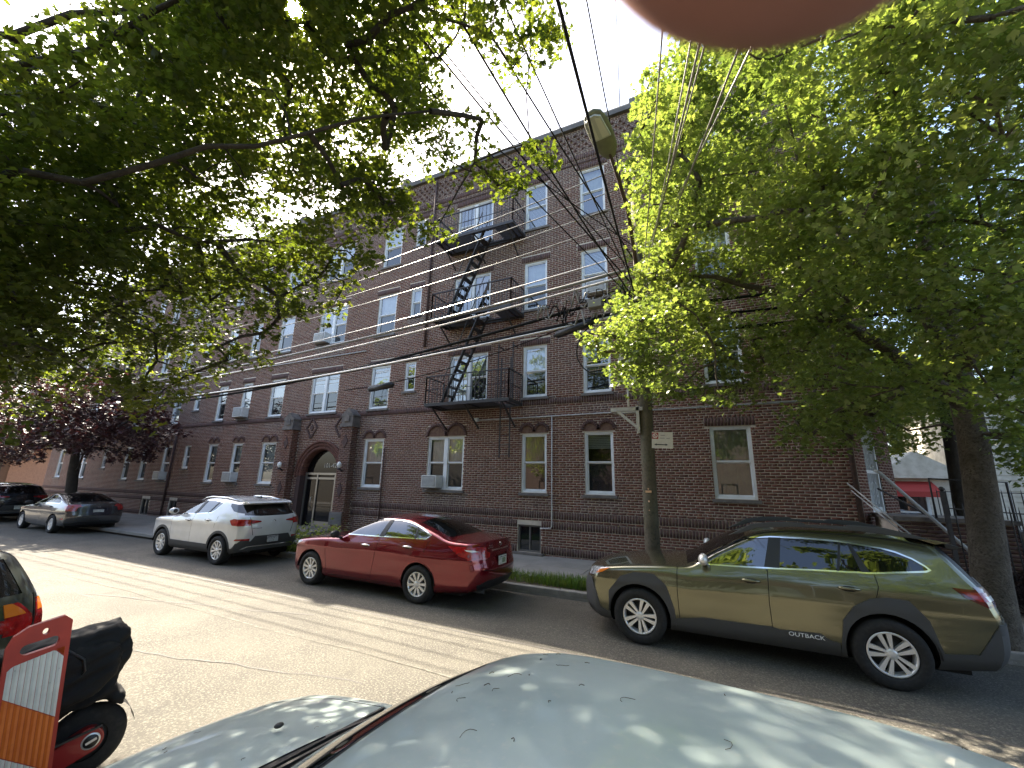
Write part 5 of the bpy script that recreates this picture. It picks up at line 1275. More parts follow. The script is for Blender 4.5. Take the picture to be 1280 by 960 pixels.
# ------------------------------------------------------------------ moped under a black cover
tarp_m = mat('black_tarp', (.009,.009,.0095), .72, spec=.3, bump=(26,.4,.01))
sc = thing('covered_moped', 'moped with a red swing arm under a creased black rain cover', 'moped', (-4.35, 1.87, 0), math.atan2(.97,.25))
q = MB(); 
q.prism([(-.6,.93),(-.3,.965),(-.1,.99),(.03,1.01),(.09,.985),(.13,.91),(.13,.80),(.10,.69),(.06,.61),(.14,.535),(.155,.45),(.05,.525),(-.04,.505),(-.16,.50),(-.6,.34)], -.17, .17)
q.prism([(-.5,.88),(-.1,.93),(.06,.90),(.06,.72),(-.05,.6),(-.5,.5)], -.235, .235)
tmp = q.build('rain_cover', tarp_m, sc); rm = tmp.modifiers.new('r','REMESH'); rm.mode = 'VOXEL'; rm.voxel_size = .016; sm = tmp.modifiers.new('s','SMOOTH'); sm.iterations = 7
bpy.context.view_layer.update(); me = bpy.data.meshes.new_from_object(tmp.evaluated_get(bpy.context.evaluated_depsgraph_get())); tmp.modifiers.clear(); tmp.data = me
from mathutils import noise as MN
me.update(); nn = [v.normal.copy() for v in me.vertices]
for v, n_ in zip(me.vertices, nn):
    p = v.co; t = p.x*.9+p.z*.75; w_ = p.x*.6-p.z*1.0; f1 = abs(MN.noise(Vector((w_*11, p.y*4, t*2.2)))); f2 = abs(MN.noise(Vector((w_*25+3, p.y*9, t*5)))); v.co = p + n_*(.05*(.3-f1)+.016*(.3-f2))
me.polygons.foreach_set('use_smooth', [True]*len(me.polygons)); me.update()
q = MB(); q.tube([(-.23,-.23,.93),(-.14,-.26,.86),(-.12,-.25,.78),(-.14,-.23,.74)], .008, 6); q.build('tie_cord', black_m, sc)
wl = link('wheel', None, sc); q = MB(); q.lathe([(.12,-.05),(.19,-.055),(.225,-.03),(.232,0),(.225,.03),(.19,.055),(.12,.05)], 32, 'y', origin=(.0,0,.235)); q.build('tyre', tyre_m, wl)
q = MB(); q.lathe([(0,-.03),(.12,-.035),(.125,0),(.12,.035),(0,.03)], 24, 'y', origin=(0,0,.235)); q.build('rim', alloydark_m, wl)
q = MB(); n = 14; a_ = [(.0+.085*math.cos(t), .265+.085*math.sin(t)) for t in np.linspace(-math.pi*.45, math.pi*.62, n)]; q.prism(a_+[(-.20,.26),(-.55,.17),(-.55,.06),(-.2,.10)], -.125, -.06); q.build('swing_arm', mat('red_plastic', (.30,.012,.014), .35, coat=.6), sc, bevel=.012)
q = MB(); q.lathe([(0,-.128),(.05,-.128),(.055,-.12),(.055,-.10)], 24, 'y', origin=(.015,0,.262)); bd = q.build('hub_badge', alloy_m, sc)
q = MB(); q.lathe([(0,-.132),(.04,-.132),(.042,-.128)], 24, 'y', origin=(.015,0,.262)); q.build('badge_face', black_m, bd)
q = MB(); q.bar((-.012,-.1332,.252),(.044,-.1332,.274),.016,.002,up=(0,1,0)); q.build('badge_mark', alloy_m, bd)
q = MB(); n = 12; arc = [(.0+.262*math.cos(t), .245+.262*math.sin(t)) for t in np.linspace(.2, 2.5, n)]
q._add([(p[0],-.08,p[1]) for p in arc]+[(p[0],.08,p[1]) for p in arc], [(i,i+1,n+i+1,n+i) for i in range(n-1)], True); q.build('mudguard', black_m, sc, fixn=False)
q = MB(); q.bar((-.2,-.135,.30),(.06,-.115,.345),.03,.014); q.build('swing_arm_edge', alloydark_m, sc)

# ------------------------------------------------------------------ utility pole, sign, street lamp
wood_m = mat('weathered_wood', (.10,.078,.052), .9, noise=[(3,(.14,.115,.08),.4,.62),(22,(.06,.05,.036),.5,.66)], dirt=[(1.3,(.075,.088,.05),.45,.7,.6)], bump=(30,.7,.012))
PX_, PY_ = -1.22, 8.58
pole = thing('utility_pole', 'weathered grey wooden utility pole carrying the lamp arm and cables', 'utility pole', (PX_, PY_, 0))
q = MB(); q.tube([(0,0,-.1),(.0,0,.5),(.005,0,2.5),(.02,0,5),(.03,.0,9.4)], [.148,.14,.132,.125,.1], 20); q.build('pole_shaft', wood_m, pole)
q = MB(); q.box(-.66,-.03,-.16,-.10,3.60,3.67); q.box(-.66,-.03,.10,.16,3.60,3.67); q.box(-.66,-.60,-.10,.10,3.605,3.665); q.bar((-.52,-.13,3.6),(-.1,-.13,3.22),.05); q.bar((-.52,.13,3.6),(-.1,.13,3.22),.05); q.box(-.16,-.10,-.16,.16,3.15,3.70); q.build('steel_bracket', mat('pale_steel', (.5,.49,.44), .5, noise=(6,(.38,.36,.32),.4,.65)), pole)
q = MB(); q.box(-.46,-.12,-.24,.02,4.12,4.78); bx = q.build('equipment_box', mat('beige_box', (.5,.48,.42), .5, noise=(4,(.4,.38,.33),.4,.65)), pole, bevel=.015)
q = MB(); q.box(-.30,-.28,-.252,-.238,4.14,4.76); q.tube([(-.29,-.2,4.12),(-.29,-.2,3.68)], .02, 6); q.build('box_conduit', ac_m, bx)
q = MB(); q.box(-.055,.055,-.15,-.14,2.02,2.06); q.sphere((.0,-.145,1.86),(.018,.012,.018),8,5); q.sphere((.0,-.145,1.70),(.012,.01,.012),8,5); q.sphere((.0,-.15,2.09),(.014,.012,.014),8,5); q.build('reflector_tag', mat('tag_orange', (.7,.42,.25), .4), pole)
for z in (5.6,6.6,7.7,8.6):
    q = MB(); q.bar((-.05,-.75 if z > 8 else -.12,z),(-.02,.75 if z > 8 else .12,z),.09,.11); q.build('crossarm', wood_m, pole)
for yy in (-.65,-.35,.35,.65):
    q = MB(); q.lathe([(.0,8.66),(.03,8.66),(.045,8.72),(.03,8.76),(.045,8.80),(.02,8.86),(0,8.87)], 12, origin=(-.03,yy,0)); q.build('insulator', mat('brown_glaze', (.12,.05,.03), .25), pole)
q = MB(); q.lathe([(0,6.9),(.2,6.9),(.22,6.95),(.22,7.65),(.2,7.72),(0,7.75)], 20, origin=(.36,0,0)); q.build('transformer', mat('grey_tank', (.3,.31,.31), .5), pole)
# small street sign: symbol, faded lines and arrow
sg = thing('parking_sign', 'small white street sign with a red symbol and a black double arrow', 'sign', (-.915, PY_-.165, 3.0)); sg.rotation_euler = (0, R(3), 0)
wsg = mat('sign_white', (.62,.585,.50), .5, noise=(7,(.52,.48,.40),.4,.7))
q = MB(); q.box(-.19,.19,-.004,.004,-.155,.155); q.build('sign_plate', wsg, sg)
q = MB(); q.box(-.185,-.07,-.006,-.0045,.02,.14); s_ = q.build('symbol', mat('sign_red', (.30,.02,.025), .5), sg)
q = MB(); q.lathe([(.032,-.0075),(.046,-.0075),(.046,-.0065),(.032,-.0065)], 20, 'y', origin=(-.128,0,.08), close=True); q.bar((-.16,-.007,.11),(-.096,-.007,.05),.011,.001,up=(0,1,0)); q.bar((-.135,-.007,.105),(-.135,-.007,.055),.010,.001,up=(0,1,0)); q.build('symbol_ring', whs, s_)
q = MB(); q.box(-.11,.07,-.006,-.0045,-.095,-.077); q.prism([(-.145,-.086),(-.10,-.065),(-.10,-.107)],-.006,-.0045); q.prism([(.105,-.086),(.06,-.065),(.06,-.107)],-.006,-.0045); q.build('arrow', black_m, sg)
ink = mat('faded_ink', (.30,.27,.24), .6)
q = MB(); q.box(-.03,.05,-.0058,-.0045,.085,.1); q.build('faded_line', ink, sg)
for (xa, xb) in ((-.05,.045),(.075,.14)): q = MB(); q.box(xa,xb,-.0058,-.0045,.03,.043); q.build('faded_line', ink, sg)
# cobra-head street lamp on a long arm
sl_ = thing('street_lamp', 'cobra head street lamp on a long dark arm over the road', 'street lamp', (PX_, PY_, 0))
o_ = Vector((PX_, PY_, 0))
arm = [Vector(p)-o_ for p in ((-1.20,8.45,6.15),(-1.17,8.0,6.6),(-1.15,7.2,7.25),(-1.20,6.7,7.56),(-1.25,6.2,7.77))]
q = MB(); q.tube(arm, [.045,.042,.038,.034,.03], 10); q.build('lamp_arm', rust_m, sl_)
head = link('lamp_head', None, sl_); head.location = Vector((-1.262,6.2,7.785))-o_; d = Vector((-.10,-.72,.20)).normalized(); 
head.rotation_euler = d.to_track_quat('X','Z').to_euler()
q = MB()                                                       # local x runs forward along the head
sec = [(-.10,.045,.04),(.0,.09,.06),(.12,.125,.085),(.35,.135,.10),(.6,.13,.095),(.74,.10,.07),(.80,.04,.03)]
rings = []
for (x,wy,hz) in sec:
    rings.append([(x, 1.5*wy*math.cos(t), (hz if math.sin(t) > 0 else hz*.7)*math.sin(t)) for t in [2*math.pi*i/16 for i in range(16)]])
q._add([p for r_ in rings for p in r_], [(i*16+j,i*16+(j+1) % 16,(i+1)*16+(j+1) % 16,(i+1)*16+j) for i in range(len(rings)-1) for j in range(16)]+[tuple(range(15,-1,-1)), tuple(range(96,112))], True)
q.build('lamp_housing', mat('lamp_housing_paint', (.20,.20,.13), .5, noise=(6,(.15,.15,.10),.4,.65)), head)
q = MB(); q.prism([(.33,-.168),(.70,-.128),(.75,-.045),(.75,.045),(.70,.128),(.33,.168)], -.095, -.05, 'xy'); q.build('lamp_lens_frame', mat('lamp_frame', (.5,.5,.46), .4), head, bevel=.012)
q = MB(); q.prism([(.36,-.145),(.685,-.105),(.70,-.03),(.36,-.03)], -.104, -.096, 'xy'); q.build('lamp_lens', mat('lamp_lens_glass', (.68,.66,.58), .2), head)
q = MB(); q.prism([(.36,.03),(.70,.03),(.685,.105),(.36,.145)], -.104, -.096, 'xy'); q.build('lamp_lens', mat('lamp_lens_glass'), head)
# far pole down the street
p2 = thing('utility_pole', 'distant wooden utility pole beyond the purple leaved tree at the far left', 'utility pole', (-37.2, 8.6, 0)); q = MB(); q.tube([(0,0,-.1),(0,0,9.6)], [.16,.11], 14); q.build('pole_shaft', wood_m, p2)
q = MB(); q.bar((0,-.9,8.8),(0,.9,8.8),.1,.12); q.build('crossarm', wood_m, p2)

# ------------------------------------------------------------------ overhead cables
cab_m = mat('black_cable', (.014,.014,.014), .85, spec=.2); grey_m = mat('grey_cable', (.24,.225,.2), .45); al_m = mat('bare_aluminium_cable', (.6,.58,.54), .35, metal=.7)
def cable(a, b, sag, r, m_, label, group=None, n=26, name='overhead_cable'):
    a, b = Vector(a), Vector(b); pts = []
    for i in range(n+1):
        t = i/n; p = a.lerp(b, t); p.z -= 4*sag*t*(1-t); pts.append(p)
    return tag(MB_tube(pts, r, m_, name), label, 'cable', group)
def MB_tube(pts, r, m_, name): q = MB(); q.tube(pts, r, 6); return q.build(name, m_)
GA = 'cables strung along the street between the poles'
A0 = (PX_, PY_-.12); B0 = (-37.2, 8.5)
la = ['thick black lowest cable along the street from the near pole','thin bright wire riding on the thick black street cable','black street cable sagging lowest in mid span','thick grey street cable third from the bottom','bright thin wire just under the upper grey street cable','thin bright wire topmost of the grouped street cables']; lh = ['highest bare wire along the street, on the crossarm tip','second highest bare wire along the street','third highest bare wire along the street','lowest of the four bare wires along the street']
for kk, (za, zb, sg_, r, m_, off) in enumerate(((5.78,6.05,.85,.055,cab_m,0),(5.70,5.98,.78,.028,al_m,-.05),(6.2,6.3,1.35,.036,cab_m,.02),(6.72,6.6,.78,.036,grey_m,-.03),(6.62,6.5,.86,.026,al_m,.05),(7.1,7.0,.9,.014,al_m,0))):
    cable((A0[0],A0[1]+off,za),(B0[0],B0[1]+off,zb),sg_,r,m_,la[kk],GA,44)
for kk, (za, zb, sg_, off) in enumerate(((8.80,8.9,1.25,-.65),(8.55,8.9,1.12,-.35),(8.35,8.75,1.12,-.05),(8.0,8.5,1.1,.1))):
    cable((A0[0],A0[1]+off,za),(B0[0],B0[1]+off,zb),sg_,.012,grey_m,lh[kk],'high bare wires along the street',44)
cable((-2.4,PY_-.1,5.74),(-9.6,PY_-.1,4.66),.25,.012,cab_m,'thin black drop cable hanging below the thick street cable')
GD = 'dark service cables crossing from the pole over the street'; ld = 'dark service cable from the pole to the upper left'
# far ends lie over the near pavement, behind and left of the viewer
ORD = ['first','second','third','fourth','fifth','sixth','seventh']
ENDS = [(-4.9,.2,9.2),(-4.0,.1,8.9),(-3.6,.3,8.4),(-3.2,-.3,9.3),(-5.6,.6,9.0),(-2.7,.0,8.2),(-2.2,-.4,8.8)]
for i, e_ in enumerate(ENDS):
    cable((PX_-.05,PY_-.2,5.9+.33*(i % 5)), e_, .12+.05*(i % 3), .011+.004*(i % 2), cab_m, ld.replace('dark service', ['thin','thick'][i % 2]+' dark service')+', '+ORD[sorted(ENDS).index(e_)]+' from the left', GD, 26)
cable((PX_,PY_-.2,6.9),(-1.25,.9,12.5),.15,.012,cab_m,'single dark cable rising steeply past the street lamp')
cable((PX_+.1,PY_-.2,5.2),(-.70,1.6,5.4),.05,.014,cab_m,'heavy dark cable crossing in front of the right tree')
GR = 'pale service wires fanning overhead from the pole to the right'; lr = 'pale overhead wire before the right tree'
for i, e_ in enumerate(((.62,1.5,6.6),(.72,1.6,6.5),(.85,1.4,6.4),(1.5,1.7,6.4),(.3,1.4,7.0),(1.2,1.5,6.2))):
    cable((PX_+.05,PY_-.2,5.9+.25*(i % 4)), e_, .15, .009+.003*(i % 2), grey_m if i % 3 else al_m, lr+', '+ORD[[.3,.62,.72,.85,1.2,1.5].index(e_[0])]+' from the left', GR)
cable((1.9,6.5,6.05),(3.5,3.4,4.9),.05,.012,al_m,'white wire slanting across the dark crown of the right tree')
for (zz, r, lb) in ((5.75,.03,'upper'),(5.45,.025,'middle'),(5.15,.035,'lower')):
    cable((PX_,PY_-.15,zz),(32,8.5,zz+.5),.5,r,cab_m,lb+' black cable passing behind the leaves of the right tree','black cables running right from the pole')
# splice cases, slack loop and the tangle near the pole
def case(a, b, r, label): 
    q = MB(); a, b = Vector(a), Vector(b); d = (b-a).normalized()
    q.tube([a-d*.05, a, a+d*.012, b-d*.012, b, b+d*.05], [r*.45,r*.5,r,r,r*.5,r*.45], 14); return tag(q.build('splice_case', black_m), label, 'splice case')
case((-8.55,8.42,4.60),(-7.75,8.42,4.66),.085,'black cylindrical splice case hanging before the second floor window')
case((-3.05,8.42,5.42),(-2.15,8.42,5.62),.085,'long black splice case beside the cable tangle near the pole')
q = MB(); q.tube([(-2.05+.52*math.cos(t), 8.40+.03*math.sin(3*t), 5.02+.55*math.sin(t)-.05*t*.3) for t in np.linspace(1.3, 5.3, 30)], .014, 6); tag(q.build('cable_loop', cab_m), 'loose loop of black cable hanging before the brick wall', 'cable')
q = MB(); q.box(-2.25,-1.95,8.2,8.4,5.86,6.04); tag(q.build('terminal_box', grey_m, bevel=.02), 'grey terminal box in the tangle of cables by the pole', 'box')
rr = random.Random(5)
for i in range(24):
    x0 = rr.uniform(-3.6,-1.6); L_ = rr.uniform(.3,.9); z0 = rr.uniform(5.6,6.2); pts = []
    for k in range(9):
        t = k/8; pts.append((x0+L_*t, 8.38+.05*math.sin(k*1.7+i), z0+.18*math.sin(t*math.pi)*rr.choice([-1,1])+.1*t+.05*rr.random()))
    q = MB(); q.tube(pts, rr.choice([.011,.016,.022]), 6); tag(q.build('jumper_cable', rr.choice([cab_m, grey_m, grey_m])), 'short slack jumper cable in the tangle beside the pole', 'cable', 'jumper cables tangled by the pole')

# ------------------------------------------------------------------ stoop at the corner, handrails, iron fence
st = thing('corner_stoop', 'dark brick stoop with steps below the white grille side door', 'stoop', (XR, D, 0))
q = MB(); q.box(.25,1.9,-.95,.35,.0,1.60); q.build('landing', mortar_m, st)
L_ = []; z = .02; r = 0
while z < 1.56:
    k = 0; off = (r % 2)*.1065
    while .25-off+.213*k < 1.9:
        a = max(.25,.25-off+.213*k)+.005; b = min(1.9,.25-off+.213*(k+1))-.005
        if b-a > .02: L_.append((a,b,z,z+.0565,0))
        k += 1
    z += .0685; r += 1
V, Fc, T = brick_boxes(L_, -.966, -.948); me = np_mesh('stoop_bricks', V, Fc, darkbrick_m); tone(me, T); tag(link('stoop_bricks', me, st), kind='stuff')
q = MB(); q.box(.2,1.95,-1.0,.35,1.602,1.68); q.build('landing_slab', cap_m, st)
for i in range(8):
    q = MB(); q.box(1.952+.27*i,1.952+.27*(i+1),-.9,.3,.0,1.5-.19*i); q.build('step', cap_m, st)
rail_m = mat('pale_rail', (.46,.46,.44), .4, metal=.3)
q = MB(); q.tube([(.02,-1.05,2.55),(.1,-1.06,2.5),(1.15,-1.08,1.15),(1.25,-1.08,1.05)], .03, 8); q.build('handrail', rail_m, st)
q = MB(); q.tube([(-.35,-.6,2.3),(.75,-1.3,.9)], .014, 6); q.tube([(-.3,-.6,2.15),(.8,-1.3,.75)], .012, 6); q.build('guy_rail', rail_m, st)
q = MB(); q.tube([(.3,.0,2.2),(.85,-.5,1.72)], .02, 6); q.tube([(.85,-.95,1.68),(.85,-.95,2.4),(1.9,-.95,2.35),(1.9,-.95,.3)], .02, 6)
q.build('stair_rail', iron_m, st)
fe = thing('iron_fence', 'black iron picket fence between the stoop and the big tree', 'fence', (XR+.9, D-1.25, .12))
x = 0
top = MB(); top.bar((0,0,1.75),(2.6,.0,1.6),.04,.02); top.bar((0,0,.25),(2.6,0,.2),.04,.02); top.build('fence_rail', iron_m, fe)
pk_ = MB().tube([(0,0,0),(0,0,1.75),(0,0,1.86)], [.011,.011,.002], 6).mesh('picket', iron_m)
for i in range(23):
    if i in (0,11,22): q = MB(); q.box(-.03,.03,-.03,.03,-.1,2.05); q.sphere((0,0,2.09),.045,8,5); o = q.build('fence_post', iron_m, fe)
    else: o = link('picket', pk_, fe)
    o.location = (2.6*i/22, 0, -.0068*i)
fe2 = thing('iron_fence', 'iron railing along the yard behind the stoop', 'fence', (4.9, 14.4, .15))
q = MB(); q.bar((0,0,2.02),(4,0,2.02),.04,.02); q.bar((0,0,.9),(4,0,.9),.04,.02); q.build('fence_rail', iron_m, fe2)
for i in range(25): o = link('picket', pk_, fe2); o.location = (i*4/24, 0, .25)

# ------------------------------------------------------------------ houses beyond
side_m = mat('cream_siding', (.74,.70,.60), .7, noise=(3,(.54,.5,.4),.4,.65)); roof_m = mat('shingle_roof', (.09,.085,.08), .9, noise=(8,(.13,.12,.11),.4,.65))
def sided(name, label, x, y, w, dp, h, siding, roofh=1.8, gable='x', awn=False, rz=0, wins=((.25,.9),(.7,.9))):
    t = thing(name, label, 'house', (x, y, 0), rz)
    q = MB(); q.box(0,w,0,dp,0,h); q.build('wall', siding, t)
    n = int(h/.16); pr = MB().prism([(0,0),(0,.158),(-.012,.155),(-.028,.0)], 0, w, 'xy').mesh if False else None
    bd = MB(); bd._add([(0,-.026,0),(w,-.026,0),(w,-.004,.165),(0,-.004,.165),(0,-.0,.0),(w,-.0,.0)], [(0,1,2,3),(0,4,5,1)]); bm_ = bd.mesh('siding_board', siding)
    for i in range(n): o = link('siding_board', bm_, t); o.location = (0,-.001,i*.16)
    q = MB()
    if gable == 'x': q.prism([(-.3,h),(w+.3,h),(w/2,h+roofh)], -.3, dp+.3)
    else: q.prism([(-.35,h),(dp+.35,h),(dp/2,h+roofh)], -.3, w+.3, 'yz')
    q.build('roof', siding if name == 'small_house' else roof_m, t)
    for (fx, z0) in wins:
        q = MB(); x0 = fx*w-.5; 
        q.box(x0,x0+1,-.08,.0,z0,z0+.08); q.box(x0,x0+1,-.08,.0,z0+1.42,z0+1.5); q.box(x0,x0+.08,-.08,0,z0+.08,z0+1.42); q.box(x0+.92,x0+1,-.08,0,z0+.08,z0+1.42); q.box(x0+.08,x0+.92,-.06,0,z0+.72,z0+.77); wv = q.build('window', white_m, t)
        q = MB(); q._add([(x0+.08,-.034,z0+.08),(x0+.92,-.034,z0+.08),(x0+.92,-.034,z0+1.42),(x0+.08,-.034,z0+1.42)], [(0,1,2,3)]); q.build('pane', glass('house_glass', (.3,.3,.3), 1.0, .3, (.04,.045,.05), .7), wv, fixn=False)
        if awn:
            red = mat('red_awning', (.45,.05,.04), .7); q = MB(); q.prism([(-.03,z0+1.75),(-.75,z0+1.42),(-.75,z0+1.25),(-.03,z0+1.4)], x0-.15, x0+1.15, 'yz'); q.build('awning', red, t)
    return t
sided('small_house', 'cream sided house with a red awning beyond the railings', 5.0, 19.0, 2.05, 7, 2.6, side_m, .9, 'x', True, 0, ((.35,.75),))
sided('sided_house', 'pale yellow sided house behind the tree trunk at the right edge', 7.6, 18.5, 9, 8, 5.4, side_m, 2.0, 'x', False, R(-4))
sided('sided_house', 'tall pale house behind the right tree crown', 18, 26, 9, 8, 6.5, mat('grey_siding', (.5,.5,.48), .7), 2.4, 'x', False)
obr = mat('orange_brick', (.25,.15,.105), .9, noise=(6,(.2,.115,.085),.4,.65))
t = sided('low_house', 'low orange brick building beyond the far end of the street', -64, 6.5, 12, 9, 4.4, obr, .5, 'y', False, R(38), ((.2,1.2),(.45,1.2),(.7,1.2)))
sided('low_house', 'grey green gabled house far down the street at the left', -72, 15, 11, 9, 6, mat('grey_green_siding', (.3,.33,.27), .8), 2.2, 'x', False, R(30))
sided('brick_house', 'brown brick house on the near side far down the street', -70, -14, 14, 9, 8, mat('brown_render', (.26,.16,.12), .9), 2, 'y', False, R(70))
fe3 = thing('iron_fence', 'dark iron railing by the trunk of the purple leaved tree', 'fence', (-33.5, 9.1, .15)); q = MB(); q.bar((0,0,1.0),(6,0,1.0),.04,.02); q.build('fence_rail', iron_m, fe3)
for i in range(31): o = link('picket', pk_, fe3); o.location = (i*.2, 0, -.75)
# houses across on the viewer's side, seen only as reflections in the windows
for i,(x,w_) in enumerate(((-34,9),(-24,8),(-15,9),(-5,8),(4,9),(14,8))):
    sided('row_house', 'two storey house on the near side of the street, number %d from the left' % (i+1) if False else 'two storey house behind the viewer on the near pavement', x, -8.5, w_, -7, 6.2, [mat('brown_brick_far', (.065,.05,.042), .9), mat('grey_brick_far', (.08,.072,.065), .9), mat('red_brick_far', (.07,.045,.038), .9)][i % 3], 1.8, 'x', False)['group'] = 'houses on the near side of the street'
